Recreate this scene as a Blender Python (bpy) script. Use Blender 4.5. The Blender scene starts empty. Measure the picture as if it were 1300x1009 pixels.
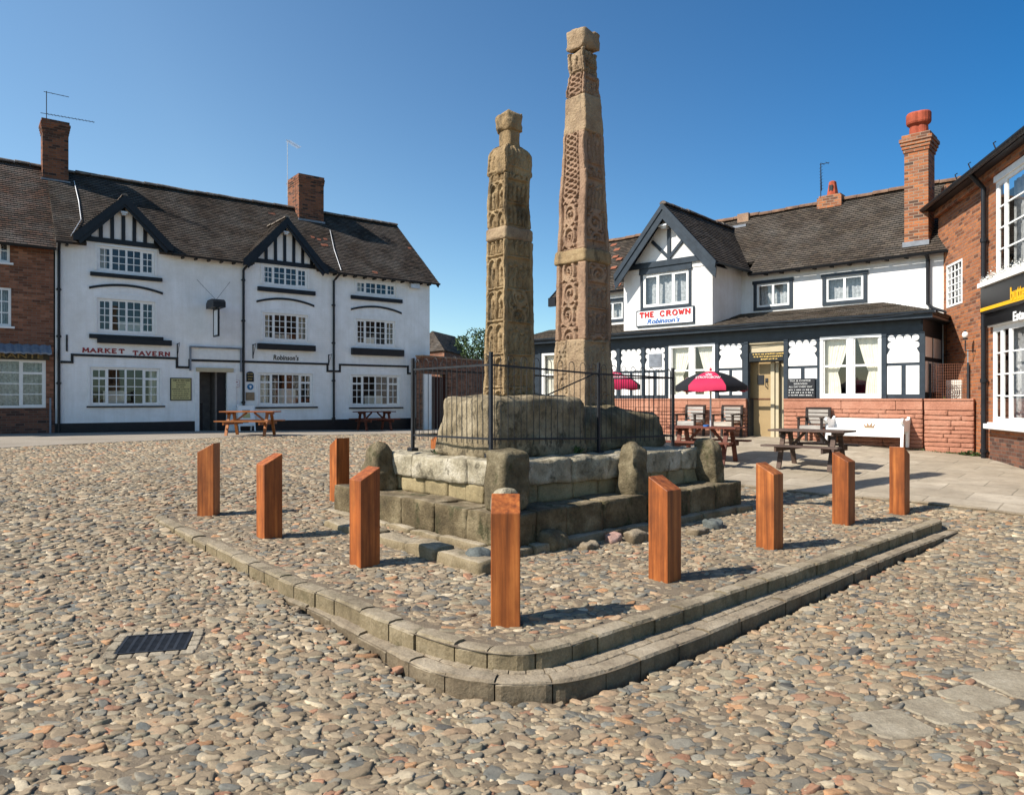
import bpy, math, random
import numpy as np
from mathutils import Vector, noise, Matrix
noise.seed_set(11); random.seed(7); RNG = np.random.default_rng(7)
C = bpy.context.scene.collection
PI = math.pi
H = 1.75                 # eye height above the front of the square
F = 922.0; CX = 650.0; CY = 506.0

# ------------------------------------------------------------------ mesh helpers
class MB:
    def __init__(s): s.v = []; s.f = []; s.uv = None; s.n = 0
    def add(s, vs, fs, uvs=None):
        b = s.n
        s.v.extend([tuple(p) for p in vs]); s.n += len(vs)
        s.f.extend([tuple(i + b for i in f) for f in fs])
        if uvs is not None:
            if s.uv is None: s.uv = {}
            for k, u in enumerate(uvs): s.uv[b + k] = u
    def box(s, x0, x1, y0, y1, z0, z1):
        if x0 > x1: x0, x1 = x1, x0
        if y0 > y1: y0, y1 = y1, y0
        if z0 > z1: z0, z1 = z1, z0
        vs = [(x0,y0,z0),(x1,y0,z0),(x1,y1,z0),(x0,y1,z0),(x0,y0,z1),(x1,y0,z1),(x1,y1,z1),(x0,y1,z1)]
        s.add(vs, [(0,3,2,1),(4,5,6,7),(0,1,5,4),(1,2,6,5),(2,3,7,6),(3,0,4,7)])
    def prism(s, pts, axis, a, b):
        """pts: closed 2-D outline; axis 'y': pts are (x,z) swept a..b in y ; 'z': (x,y) ; 'x': (y,z)"""
        n = len(pts)
        def P(p, t):
            if axis == 'y': return (p[0], t, p[1])
            if axis == 'z': return (p[0], p[1], t)
            return (t, p[0], p[1])
        vs = [P(p, a) for p in pts] + [P(p, b) for p in pts]
        fs = [tuple(range(n)), tuple(range(2*n-1, n-1, -1))]
        for i in range(n):
            j = (i+1) % n; fs.append((i, i+n, j+n, j))
        s.add(vs, fs)
    def seg(s, p, q, w, d, up=(0,0,1)):
        """rectangular bar from p to q: w across, d in the other direction"""
        p = Vector(p); q = Vector(q); t = (q-p).normalized(); up = Vector(up)
        a = t.cross(up)
        if a.length < 1e-4: a = t.cross(Vector((0,1,0)))
        a.normalize(); b = a.cross(t).normalized()
        vs = []
        for c in (p, q):
            for i, j in ((-1,-1),(1,-1),(1,1),(-1,1)): vs.append(c + a*(i*w/2) + b*(j*d/2))
        s.add(vs, [(0,3,2,1),(4,5,6,7),(0,1,5,4),(1,2,6,5),(2,3,7,6),(3,0,4,7)])
    def tube(s, pts, r, n=8, cap=True):
        pts = [Vector(p) for p in pts]; vs = []; fs = []
        rr = r if isinstance(r, (list, tuple)) else [r]*len(pts)
        ref = Vector((0.13,0.27,0.95))
        for k, p in enumerate(pts):
            t = (pts[min(k+1,len(pts)-1)] - pts[max(k-1,0)]).normalized()
            a = t.cross(ref)
            if a.length < .05: a = t.cross(Vector((1,0,0)))
            a.normalize(); b = t.cross(a)
            for i in range(n):
                w = 2*PI*i/n; vs.append(p + a*(math.cos(w)*rr[k]) + b*(math.sin(w)*rr[k]))
        for k in range(len(pts)-1):
            for i in range(n):
                j = (i+1) % n; fs.append((k*n+i, k*n+j, (k+1)*n+j, (k+1)*n+i))
        if cap: fs.append(tuple(range(n-1,-1,-1))); fs.append(tuple((len(pts)-1)*n+i for i in range(n)))
        s.add(vs, fs)
    def lathe(s, prof, c=(0,0,0), n=20):
        vs = []; fs = []
        for r, z in prof:
            for i in range(n):
                w = 2*PI*i/n; vs.append((c[0]+r*math.cos(w), c[1]+r*math.sin(w), c[2]+z))
        for k in range(len(prof)-1):
            for i in range(n):
                j = (i+1) % n; fs.append((k*n+i, k*n+j, (k+1)*n+j, (k+1)*n+i))
        fs.append(tuple(range(n-1,-1,-1))); fs.append(tuple((len(prof)-1)*n+i for i in range(n)))
        s.add(vs, fs)
    def disc(s, cx, cz, r, y0, y1, n=16):
        s.prism([(cx+r*math.cos(2*PI*i/n), cz+r*math.sin(2*PI*i/n)) for i in range(n)], 'y', y0, y1)
    def bounds(s):
        a = np.array(s.v); return a.min(0), a.max(0)

def build(name, mb, m, parent=None, smooth=False, bevel=0, shift=None, auto=None):
    me = bpy.data.meshes.new(name)
    vs = mb.v if shift is None else [(x-shift[0], y-shift[1], z-shift[2]) for x, y, z in mb.v]
    me.from_pydata(vs, [], mb.f)
    if mb.uv:
        uvl = me.uv_layers.new(name='UVMap')
        li = np.zeros(len(me.loops), dtype=np.int32); me.loops.foreach_get('vertex_index', li)
        tab = np.zeros((len(me.vertices), 2), dtype=np.float32)
        for k, u in mb.uv.items(): tab[k] = u
        uvl.data.foreach_set('uv', tab[li].ravel())
    me.update()
    if smooth: me.polygons.foreach_set('use_smooth', [True]*len(me.polygons))
    o = bpy.data.objects.new(name, me); C.objects.link(o)
    if m is not None: me.materials.append(m)
    if parent is not None: o.parent = parent
    if bevel:
        b = o.modifiers.new('Bevel', 'BEVEL'); b.width = bevel; b.segments = 2; b.limit_method = 'ANGLE'; b.angle_limit = .7
    return o

def root(name, label, cat, loc=(0,0,0), rz=0, group=None):
    o = bpy.data.objects.new(name, None); C.objects.link(o)
    o.location = loc; o.rotation_euler = (0,0,rz); o.empty_display_size = .1
    o['label'] = label; o['category'] = cat
    if group: o['group'] = group
    return o
def tag(o, label, cat, group=None):
    o['label'] = label; o['category'] = cat
    if group: o['group'] = group
    return o
def struct(o): o['kind'] = 'structure'; return o

def copy_tree(o, parent=None):
    c = o.copy(); C.objects.link(c)
    if parent is not None: c.parent = parent
    for ch in [k for k in bpy.data.objects if k.parent == o]: copy_tree(ch, c)
    return c

# ------------------------------------------------------------------ local frames of the facades
class Frame:
    """local x runs along the facade, local y goes into the building, z up. Origin is on the ground floor face."""
    def __init__(s, px, py, dx, dy):
        l = math.hypot(dx, dy); s.o = (px, py); s.d = (dx/l, dy/l); s.i = (-dy/l, dx/l); s.rz = math.atan2(dy, dx)
    def uz(s, px, py, y=0.0):
        r = (px - CX)/F
        ox = s.o[0] + s.i[0]*y; oy = s.o[1] + s.i[1]*y
        t = (r*oy - ox)/(s.d[0] - r*s.d[1])
        return t, H + (CY - py)/F*(oy + s.d[1]*t)
    def u(s, px, y=0.0): return s.uz(px, 0, y)[0]
    def rect(s, x0, x1, yt, yb, y=0.0):
        """pixel rectangle, the two heights taken at its middle"""
        xm = (x0+x1)/2
        return s.u(x0, y), s.u(x1, y), s.uz(xm, yb, y)[1], s.uz(xm, yt, y)[1]
    def world(s, u, y, z=0): return (s.o[0]+s.d[0]*u+s.i[0]*y, s.o[1]+s.d[1]*u+s.i[1]*y, z)

def place(fr, name, label, cat, parts, group=None, base=None, tilt=None):
    """a thing whose parts were modelled in the frame's coordinates: an Empty at its base, parts shifted to it.
    parts: list of (name, mb, material, kwargs) ; nested list as 5th item for sub-parts"""
    los, his = zip(*[p[1].bounds() for p in parts])
    lo = np.min(los, axis=0); hi = np.max(his, axis=0)
    c = ((lo[0]+hi[0])/2, (lo[1]+hi[1])/2, lo[2]) if base is None else base
    r = root(name, label, cat, fr.world(c[0], c[1], c[2]), fr.rz, group)
    for p in parts:
        kw = p[3] if len(p) > 3 else {}
        o = build(p[0], p[1], p[2], r, shift=c, **kw)
        for q in (p[4] if len(p) > 4 else []):
            build(q[0], q[1], q[2], o, shift=c, **(q[3] if len(q) > 3 else {}))
    return r

# ------------------------------------------------------------------ materials
def lin(r, g, b):
    f = lambda c: (c/255/12.92) if c/255 <= .04045 else ((c/255+.055)/1.055)**2.4
    return (f(r), f(g), f(b), 1)
class NT:
    def __init__(s, name, rough=.8, spec=.3):
        s.m = bpy.data.materials.new(name); s.m.use_nodes = True
        s.t = s.m.node_tree; s.n = s.t.nodes; s.l = s.t.links
        s.b = s.n['Principled BSDF']; s.b.inputs['Roughness'].default_value = rough
        s.b.inputs['Specular IOR Level'].default_value = spec
        s.tc = s.n.new('ShaderNodeTexCoord'); s.co = s.tc.outputs['Object']
    def node(s, ty, **kw):
        n = s.n.new(ty)
        for k, v in kw.items():
            if k in n.inputs.keys(): n.inputs[k].default_value = v
            else: setattr(n, k, v)
        return n
    def link(s, a, b): s.l.new(a, b)
    def noise(s, scale, detail=4, rough=.6, co=None, sc=None):
        n = s.node('ShaderNodeTexNoise', Scale=scale, Detail=detail, Roughness=rough)
        c = co or s.co
        if sc:
            mp = s.node('ShaderNodeMapping'); mp.inputs['Scale'].default_value = sc; s.link(c, mp.inputs[0]); c = mp.outputs[0]
        s.link(c, n.inputs['Vector']); return n.outputs['Fac']
    def ramp(s, fac, stops):
        r = s.node('ShaderNodeValToRGB'); e = r.color_ramp.elements
        while len(e) < len(stops): e.new(.5)
        for k, (p, c) in enumerate(stops): e[k].position = p; e[k].color = c if len(c) == 4 else (*c, 1)
        s.link(fac, r.inputs[0]); return r.outputs[0]
    def mix(s, fac, a, b, mode='MIX'):
        n = s.node('ShaderNodeMix', data_type='RGBA', blend_type=mode)
        for k, v in ((0, fac), (6, a), (7, b)):
            if hasattr(v, 'is_linked'): s.link(v, n.inputs[k])
            else: n.inputs[k].default_value = v
        return n.outputs[2]
    def math(s, op, a, b=0):
        n = s.node('ShaderNodeMath', operation=op)
        for k, v in ((0, a), (1, b)):
            if hasattr(v, 'is_linked'): s.link(v, n.inputs[k])
            else: n.inputs[k].default_value = v
        return n.outputs[0]
    def color(s, c):
        if hasattr(c, 'is_linked'): s.link(c, s.b.inputs['Base Color'])
        else: s.b.inputs['Base Color'].default_value = c
    def bump(s, h, strength=.3, dist=.02, prev=None):
        n = s.node('ShaderNodeBump'); n.inputs['Strength'].default_value = strength; n.inputs['Distance'].default_value = dist
        s.link(h, n.inputs['Height'])
        if prev is not None: s.link(prev, n.inputs['Normal'])
        s.link(n.outputs[0], s.b.inputs['Normal']); return n.outputs[0]
    def wallco(s):
        x = s.node('ShaderNodeSeparateXYZ'); s.link(s.co, x.inputs[0])
        c = s.node('ShaderNodeCombineXYZ'); s.link(s.math('ADD', x.outputs[0], x.outputs[1]), c.inputs[0]); s.link(x.outputs[2], c.inputs[1])
        return c.outputs[0]
g4 = lambda v: (v, v, v, 1)

def m_plain(name, c, rough=.6, var=.25, scale=6, bump=.15, spec=.3, bs=40, metal=0):
    t = NT(name, rough, spec)
    n = t.noise(scale, 5); d = tuple(x*(1-var) for x in c[:3]) + (1,); e = tuple(min(1, x*(1+var*.6)) for x in c[:3]) + (1,)
    t.color(t.ramp(n, [(.3, d), (.7, e)]))
    if bump: t.bump(t.noise(bs, 3), bump, .01)
    t.b.inputs['Metallic'].default_value = metal
    return t.m
def m_brick(name, cols, mortar, rough=.85, bw=.225, bh=.075, msize=.007, bumpd=.01, patch=None):
    t = NT(name, rough, .2); co = t.wallco()
    # wobble the courses a little
    nv = t.node('ShaderNodeTexNoise', Scale=1.3, Detail=2.0); t.link(co, nv.inputs['Vector'])
    mv = t.node('ShaderNodeVectorMath', operation='SCALE'); t.link(nv.outputs['Color'], mv.inputs[0]); mv.inputs['Scale'].default_value = .035
    av = t.node('ShaderNodeVectorMath', operation='ADD'); t.link(co, av.inputs[0]); t.link(mv.outputs[0], av.inputs[1]); co = av.outputs[0]
    b = t.node('ShaderNodeTexBrick', Scale=1.0); t.link(co, b.inputs['Vector'])
    b.inputs['Brick Width'].default_value = bw; b.inputs['Row Height'].default_value = bh
    b.inputs['Mortar Size'].default_value = msize; b.inputs['Mortar Smooth'].default_value = .3
    b.inputs['Color1'].default_value = g4(0); b.inputs['Color2'].default_value = g4(1); b.inputs['Mortar'].default_value = g4(.5)
    k = len(cols)
    col = t.ramp(b.outputs['Color'], [(i/(k-1), c) for i, c in enumerate(cols)])
    n = t.noise(9, 6, .7); col = t.mix(.55, col, t.ramp(n, [(.25, g4(.3)), (.75, g4(.8))]), 'OVERLAY')
    if patch: col = t.mix(t.ramp(t.noise(.8, 3), [(.45, g4(0)), (.62, g4(1))]), col, t.mix(.6, col, patch))
    col = t.mix(b.outputs['Fac'], col, mortar)
    t.color(col)
    h = t.math('SUBTRACT', t.math('MULTIPLY', t.noise(30, 4), .5), b.outputs['Fac'])
    t.bump(h, .7, bumpd); return t.m
def m_tiles(name, cols, lichen=.35, moss=(.09,.08,.03,1), tw=.17, th=.11):
    t = NT(name, .9, .15)
    b = t.node('ShaderNodeTexBrick', Scale=1.0); t.link(t.tc.outputs['UV'], b.inputs['Vector'])
    b.inputs['Brick Width'].default_value = tw; b.inputs['Row Height'].default_value = th
    b.inputs['Mortar Size'].default_value = .006; b.inputs['Mortar Smooth'].default_value = .2
    b.inputs['Color1'].default_value = g4(0); b.inputs['Color2'].default_value = g4(1); b.inputs['Mortar'].default_value = g4(.3)
    k = len(cols); col = t.ramp(b.outputs['Color'], [(i/(k-1), c) for i, c in enumerate(cols)])
    n = t.noise(1.1, 6, .65); col = t.mix(t.ramp(n, [(.4, g4(0)), (.75, g4(lichen*1.6))]), col, (.30,.28,.25,1))
    col = t.mix(t.ramp(t.noise(14, 4, .7), [(.55, g4(0)), (.72, g4(.6))]), col, moss)
    col = t.mix(t.ramp(t.noise(50, 3), [(.3, g4(.35)), (.7, g4(.0))]), col, (.03,.025,.02,1))
    col = t.mix(b.outputs['Fac'], col, (.02,.018,.015,1))
    t.color(col)
    t.bump(t.math('SUBTRACT', t.math('MULTIPLY', t.noise(40, 4), .6), b.outputs['Fac']), .8, .02); return t.m
def m_stone(name, base, dark, light, patch=None, scale=2.5, bump=.6, spk=None, bs=22, patch_at=.55, ps=(1,1,.7)):
    t = NT(name, .92, .15)
    col = t.ramp(t.noise(scale, 8, .68), [(.28, dark), (.5, base), (.72, light)])
    if patch: col = t.mix(t.ramp(t.noise(scale*1.7, 6, .7, sc=ps), [(patch_at, g4(0)), (patch_at+.1, g4(.8))]), col, patch)
    if spk: col = t.mix(t.ramp(t.noise(scale*9, 5, .7), [(.56, g4(0)), (.66, g4(.75))]), col, spk)
    col = t.mix(.5, col, t.ramp(t.noise(60, 4, .7), [(.3, g4(.3)), (.7, g4(.72))]), 'OVERLAY')
    t.color(col)
    n1 = t.bump(t.noise(bs, 8, .7), bump, .03); return t.m
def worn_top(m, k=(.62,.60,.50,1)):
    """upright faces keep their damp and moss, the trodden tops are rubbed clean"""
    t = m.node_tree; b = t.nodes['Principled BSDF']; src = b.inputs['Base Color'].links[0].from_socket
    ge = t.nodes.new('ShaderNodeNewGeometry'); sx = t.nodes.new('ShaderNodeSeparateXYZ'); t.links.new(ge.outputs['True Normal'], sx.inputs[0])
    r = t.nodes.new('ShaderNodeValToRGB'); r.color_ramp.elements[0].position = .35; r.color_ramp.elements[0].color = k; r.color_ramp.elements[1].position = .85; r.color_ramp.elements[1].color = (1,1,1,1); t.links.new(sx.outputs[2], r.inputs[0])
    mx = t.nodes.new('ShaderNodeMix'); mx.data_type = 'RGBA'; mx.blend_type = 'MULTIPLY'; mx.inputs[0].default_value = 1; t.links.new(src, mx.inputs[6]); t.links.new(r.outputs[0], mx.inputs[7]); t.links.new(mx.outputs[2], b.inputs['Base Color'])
def m_wood(name, c1, c2, c3, rough=.45, axis='z', spec=.4):
    t = NT(name, rough, spec)
    sc = {'z': (22, 22, .9), 'x': (.9, 22, 22), 'y': (22, .9, 22)}[axis]
    oi = t.node('ShaderNodeObjectInfo')
    vm = t.node('ShaderNodeVectorMath', operation='ADD'); t.link(t.co, vm.inputs[0])
    cm = t.node('ShaderNodeCombineXYZ'); t.link(t.math('MULTIPLY', oi.outputs['Random'], 37.), cm.inputs[0]); t.link(t.math('MULTIPLY', oi.outputs['Random'], 11.), cm.inputs[2])
    t.link(cm.outputs[0], vm.inputs[1]); co = vm.outputs[0]
    n = t.noise(1.0, 6, .6, co=co, sc=sc); big = t.noise(3, 3, co=co, sc=tuple(v**.35 for v in sc))
    col = t.ramp(n, [(.25, c1), (.5, c2), (.75, c3)])
    col = t.mix(t.ramp(big, [(.35, g4(.0)), (.7, g4(.55))]), col, c1)
    tn = t.ramp(oi.outputs['Random'], [(0, (.78,.72,.68,1)), (.5, (1,1,1,1)), (1, (1.0,.9,.78,1))]); col = t.mix(1.0, col, tn, 'MULTIPLY')
    col = t.mix(t.ramp(t.noise(5, 6, .7, co=co), [(.5, g4(0)), (.72, g4(.35))]), col, c1)
    t.color(col); t.bump(t.noise(1.6, 5, co=co, sc=tuple(v*1.5 for v in sc)), .25, .004); return t.m
def m_glass(name, tint=.75, rough=.02):
    t = NT(name); t.n.remove(t.b)
    tr = t.node('ShaderNodeBsdfTransparent'); tr.inputs[0].default_value = (tint*.99, tint, tint*.99, 1)
    gl = t.node('ShaderNodeBsdfGlossy'); gl.inputs['Roughness'].default_value = rough; gl.inputs['Color'].default_value = g4(.9)
    lw = t.node('ShaderNodeLayerWeight'); lw.inputs['Blend'].default_value = .5; fo = t.math('MULTIPLY', t.math('POWER', lw.outputs['Facing'], 3.5), .85)
    t.bumpn = t.node('ShaderNodeBump'); t.bumpn.inputs['Strength'].default_value = .05
    t.link(t.noise(3, 2), t.bumpn.inputs['Height']); t.link(t.bumpn.outputs[0], gl.inputs['Normal'])
    mx = t.node('ShaderNodeMixShader'); t.link(t.math('ADD', fo, .07), mx.inputs[0]); t.link(tr.outputs[0], mx.inputs[1]); t.link(gl.outputs[0], mx.inputs[2])
    t.link(mx.outputs[0], t.n['Material Output'].inputs[0]); return t.m

M = {}
def white_render(name, base, dirt, brickish=True):
    t = NT(name, .8, .2)
    col = t.ramp(t.noise(1.2, 6, .7), [(.3, dirt), (.6, base)])
    st = t.noise(1.0, 5, .7, sc=(7, 7, .5)); col = t.mix(t.ramp(st, [(.45, g4(0)), (.75, g4(.7))]), col, dirt)
    t.color(col)
    if brickish:
        b = t.node('ShaderNodeTexBrick', Scale=1.0); t.link(t.wallco(), b.inputs['Vector']); b.inputs['Brick Width'].default_value = .23
        b.inputs['Row Height'].default_value = .078; b.inputs['Mortar Size'].default_value = .008; b.inputs['Mortar Smooth'].default_value = .8
        h = t.math('SUBTRACT', t.math('MULTIPLY', t.noise(18, 5), .8), b.outputs['Fac'])
        t.bump(h, .45, .008)
    else: t.bump(t.noise(25, 5), .25, .01)
    return t.m
M['white'] = white_render('white_painted_brick', (.86,.86,.85,1), (.72,.71,.68,1))
M['white2'] = white_render('white_render', (.8,.8,.79,1), (.66,.64,.6,1), False)
M['frame'] = m_plain('white_gloss_paint', (.78,.78,.76,1), .4, .08, 8, .05)
M['black'] = m_plain('black_paint', (.012,.013,.016,1), .42, .3, 5, .2, bs=25)
M['slate'] = m_plain('blue_black_paint', (.028,.038,.05,1), .4, .3, 5, .2, bs=25)
M['iron'] = m_plain('black_iron', (.022,.024,.028,1), .5, .35, 9, .2)
M['lead'] = m_plain('lead', (.2,.22,.25,1), .55, .3, 6, .2)
M['dark'] = m_plain('dark_interior', (.03,.025,.025,1), .9, .3, 2, 0)
M['room'] = m_plain('dim_interior', (.055,.04,.035,1), .9, .6, 1.7, 0)
M['cream'] = m_plain('cream_paint', (.50,.42,.28,1), .6, .12, 3, .1)
M['beige'] = m_plain('beige_door_paint', (.34,.24,.12,1), .5, .1, 3, .05)
M['curtain'] = m_plain('cream_curtain', (.74,.70,.60,1), .9, .12, 9, .1)
M['net'] = m_plain('net_curtain', (.42,.43,.44,1), .95, .45, 14, .2)
M['brickL'] = m_brick('weathered_brick', [(.09,.042,.028,1),(.19,.078,.042,1),(.25,.105,.06,1),(.31,.15,.09,1)], (.16,.13,.10,1), patch=(.14,.06,.04,1))
M['brickR'] = m_brick('orange_brick', [(.12,.05,.03,1),(.30,.105,.045,1),(.38,.14,.055,1),(.26,.11,.065,1)], (.24,.17,.12,1), msize=.009)
M['brickD'] = m_brick('dark_brick', [(.05,.03,.025,1),(.13,.06,.04,1),(.18,.08,.05,1)], (.13,.11,.09,1))
M['brickC'] = m_brick('chimney_brick', [(.04,.025,.02,1),(.14,.055,.03,1),(.23,.085,.04,1),(.19,.075,.045,1)], (.13,.10,.075,1), msize=.008)
M['tile'] = m_tiles('brown_clay_tiles', [(.028,.021,.017,1),(.048,.034,.026,1),(.066,.046,.034,1),(.09,.064,.048,1)], .22)
M['tileC'] = m_tiles('grey_brown_tiles', [(.038,.030,.024,1),(.062,.047,.037,1),(.082,.061,.046,1),(.105,.08,.06,1)], .2)
M['tileO'] = m_tiles('mottled_tiles', [(.05,.035,.027,1),(.085,.05,.036,1),(.14,.07,.045,1)], .3)
M['ridge'] = m_stone('ridge_clay', (.14,.11,.09,1), (.06,.05,.04,1), (.3,.27,.22,1), scale=4)
M['ridgeO'] = m_stone('ridge_orange', (.17,.10,.065,1), (.08,.055,.04,1), (.28,.18,.12,1), scale=4)
M['oldterracotta'] = m_plain('weathered_terracotta', (.24,.085,.045,1), .85, .35, 9, .3)
M['terracotta'] = m_plain('terracotta', (.34,.07,.032,1), .8, .35, 6, .3)
M['oak'] = m_wood('hardwood', lin(88,46,22), lin(160,90,42), lin(202,126,64), .5, 'z', .35)
M['orangewood'] = m_wood('orange_stained_wood', lin(112,60,22), lin(160,96,40), lin(188,124,60), .5, 'x')
M['oldwood'] = m_wood('grey_weathered_wood', lin(52,42,38), lin(92,76,68), lin(120,104,94), .75, 'x', .2)
M['redwood'] = m_wood('red_brown_wood', lin(70,34,24), lin(112,62,46), lin(140,90,72), .65, 'x', .3)
M['greywood'] = m_wood('silvered_slats', lin(120,115,110), lin(172,168,162), lin(205,202,196), .7, 'x', .2)
M['darkwood'] = m_wood('dark_stained_wood', lin(28,22,20), lin(48,38,34), lin(64,52,46), .6, 'x', .3)
M['crossO'] = m_stone('ochre_sandstone', (.31,.215,.115,1), (.13,.09,.05,1), (.43,.32,.18,1), patch=(.09,.07,.045,1), patch_at=.54, bump=.9, bs=34, ps=(1.5,1.5,.45))
M['crossP'] = m_stone('pink_sandstone', (.32,.205,.135,1), (.19,.12,.08,1), (.40,.28,.18,1), patch=(.12,.085,.06,1), patch_at=.57, bump=.9, bs=34, ps=(1.5,1.5,.45))
M['crossT'] = m_stone('tan_sandstone', (.33,.235,.145,1), (.17,.115,.075,1), (.42,.32,.20,1), patch=(.11,.085,.06,1), patch_at=.56, bump=.9, bs=34, ps=(1.5,1.5,.45))
M['plinth'] = m_stone('lichened_gritstone', (.18,.14,.088,1), (.055,.044,.03,1), (.40,.33,.22,1), patch=(.055,.06,.03,1), scale=2.6, bump=1.0, patch_at=.54)
M['plinthL'] = m_stone('pale_lichened_stone', (.36,.31,.215,1), (.10,.085,.055,1), (.58,.52,.41,1), patch=(.08,.068,.045,1), scale=3.2, bump=1.0, patch_at=.55)
M['buff'] = m_stone('buff_dressed_stone', (.28,.22,.12,1), (.14,.11,.06,1), (.38,.31,.18,1), patch=(.13,.12,.06,1), scale=3, bump=.5, patch_at=.6)
M['mossy'] = m_stone('mossy_stone', (.145,.115,.068,1), (.05,.042,.026,1), (.31,.26,.165,1), patch=(.05,.052,.022,1), scale=3.4, bump=1.0, patch_at=.56)
M['socket'] = m_stone('socket_gritstone', (.25,.20,.125,1), (.075,.06,.04,1), (.42,.35,.24,1), patch=(.055,.045,.03,1), scale=2.8, bump=1.0, patch_at=.52)
M['redstone'] = m_stone('red_sandstone_blocks', (.40,.185,.12,1), (.29,.125,.08,1), (.48,.25,.17,1), scale=1.6, bump=.8, bs=16)
M['kerb'] = m_stone('kerb_stone', (.28,.228,.155,1), (.14,.112,.075,1), (.38,.32,.235,1), patch=(.16,.135,.085,1), scale=3, bump=.6)
M['kerb2'] = m_stone('kerb_stone_brown', (.285,.23,.16,1), (.15,.115,.08,1), (.39,.325,.235,1), patch=(.16,.135,.095,1), scale=3, bump=.6)
M['glass'] = m_glass('window_glass', .93)
M['lampglass'] = m_plain('opal_glass', (.85,.84,.78,1), .2, .03, 3, 0, .5)
M['chalk'] = m_plain('blackboard', (.018,.02,.024,1), .7, .3, 6, .1)
M['chalkink'] = m_plain('chalk_lettering', (.6,.6,.58,1), .9, .2, 40, 0)
M['gold'] = m_plain('gold_lettering', (.62,.42,.12,1), .5, .15, 20, 0)
M['red'] = m_plain('red_lettering', (.50,.02,.02,1), .5, .15, 20, 0)
M['dred'] = m_plain('dull_red_lettering', (.28,.03,.03,1), .55, .2, 20, 0)
M['blue'] = m_plain('blue_lettering', (.02,.12,.38,1), .5, .15, 20, 0)
M['signwhite'] = m_plain('sign_white', (.8,.8,.79,1), .5, .05, 5, 0)
M['yellowb'] = m_plain('notice_cream', (.50,.44,.20,1), .6, .12, 8, .05)
M['inkdark'] = m_plain('dark_lettering', (.05,.045,.03,1), .7, .1, 8, 0)
M['yellow'] = m_plain('yellow_paint', (.80,.42,.01,1), .45, .05, 8, 0)
M['signblack'] = m_plain('sign_black', (.008,.008,.009,1), .3, .2, 8, 0, .5)
M['plaqueblue'] = m_plain('plaque_blue', (.01,.15,.33,1), .4, .1, 8, .05)
M['magenta'] = m_plain('magenta_canvas', (.50,.022,.075,1), .75, .12, 5, .15)
M['canvasblack'] = m_plain('black_canvas', (.012,.012,.014,1), .75, .2, 5, .15)
M['alum'] = m_plain('aluminium', (.62,.63,.64,1), .4, .15, 6, .05, metal=.3)
M['bluepipe'] = m_plain('blue_grey_pipe', (.22,.32,.36,1), .5, .15, 6, .1)
M['acwhite'] = m_plain('cream_metal', (.66,.63,.55,1), .5, .1, 6, .05)
M['bluetub'] = m_plain('blue_plastic', (.06,.2,.55,1), .4, .1, 6, 0)
def m_leaf(name, a, b):
    t = NT(name, .6, .3); oi = t.noise(1.3, 3)
    t.color(t.ramp(t.noise(2.2, 5, .7), [(.35, a), (.65, b)])); return t.m
M['leaf'] = m_leaf('leaves', (.02,.04,.012,1), (.07,.11,.03,1))
M['flower'] = m_leaf('pale_flowers', (.5,.5,.42,1), (.8,.8,.78,1))
M['bark'] = m_plain('bark', (.08,.06,.045,1), .9, .4, 12, .5)
M['brickC2'] = m_brick('patched_orange_brick', [(.07,.045,.035,1),(.30,.10,.04,1),(.38,.14,.055,1),(.20,.09,.055,1)], (.28,.21,.15,1), msize=.010)
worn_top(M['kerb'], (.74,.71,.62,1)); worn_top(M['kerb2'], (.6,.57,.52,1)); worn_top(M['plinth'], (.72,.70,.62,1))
# ------------------------------------------------------------------ the lie of the ground
GP = np.array([(0,3.2,0),(-.04,4.27,0),(1.38,5.1,0),(2.73,6.3,0),(4.14,7.72,.02),(5.7,9.2,.09),(6.1,10.1,.18),(4.3,12.2,.2),(6.85,9.7,.17),
 (-1.79,5.88,.13),(-3.0,7.2,.21),(-4.2,8.56,.31),(-4,4.5,.1),(-3,3.4,.02),(-7,8,.33),(-8,12,.45),(-11.8,16.8,.6),(-14.4,22.4,.68),(-7.8,21.7,.62),
 (-3.6,24.8,.57),(-3.3,30,.48),(-4,11,.40),(-3,14,.45),(0,18,.55),(6.5,18.8,.72),(8.5,16.6,.61),(10,15.75,.5),(9.6,14.8,.49),(9.4,13.3,.42),
 (8,11,.31),(12,8,.15),(6,3,0),(10,5,.03),(-10,5,.2),(-20,20,.72),(-20,8,.45),(0,40,.6),(20,30,.75),(0,-4,-.05),(-10,-4,0),(10,-4,-.05),(-20,40,.7),(20,5,.1),(20,15,.5),(5,5.5,-.0)], float)
def _phi(r2): return np.where(r2 > 1e-9, .5*r2*np.log(np.maximum(r2, 1e-9)), 0)
def _fit():
    n = len(GP); d2 = ((GP[:,None,:2]-GP[None,:,:2])**2).sum(2)
    A = np.zeros((n+3, n+3)); A[:n,:n] = _phi(d2) + np.eye(n)*.08
    A[:n,n] = 1; A[:n,n+1:] = GP[:,:2]; A[n:,:n] = A[:n,n:].T
    return np.linalg.solve(A, np.r_[GP[:,2], 0, 0, 0])
_W = _fit()
def G(x, y):
    x = np.clip(np.asarray(x, float), -20, 20); y = np.clip(np.asarray(y, float), -4, 38)
    xs = x.ravel(); ys = y.ravel(); out = np.empty(len(xs))
    for k in range(0, len(xs), 20000):
        a = xs[k:k+20000]; b = ys[k:k+20000]
        r2 = (a[:,None]-GP[None,:,0])**2 + (b[:,None]-GP[None,:,1])**2
        out[k:k+20000] = _phi(r2)@_W[:-3] + _W[-3] + _W[-2]*a + _W[-1]*b
    return out.reshape(x.shape)
g = lambda x, y: float(G(np.array([x]), np.array([y]))[0])
Rd = np.array((.737, .676)); Ld = np.array((-.676, .737))        # the two directions of the island
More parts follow.
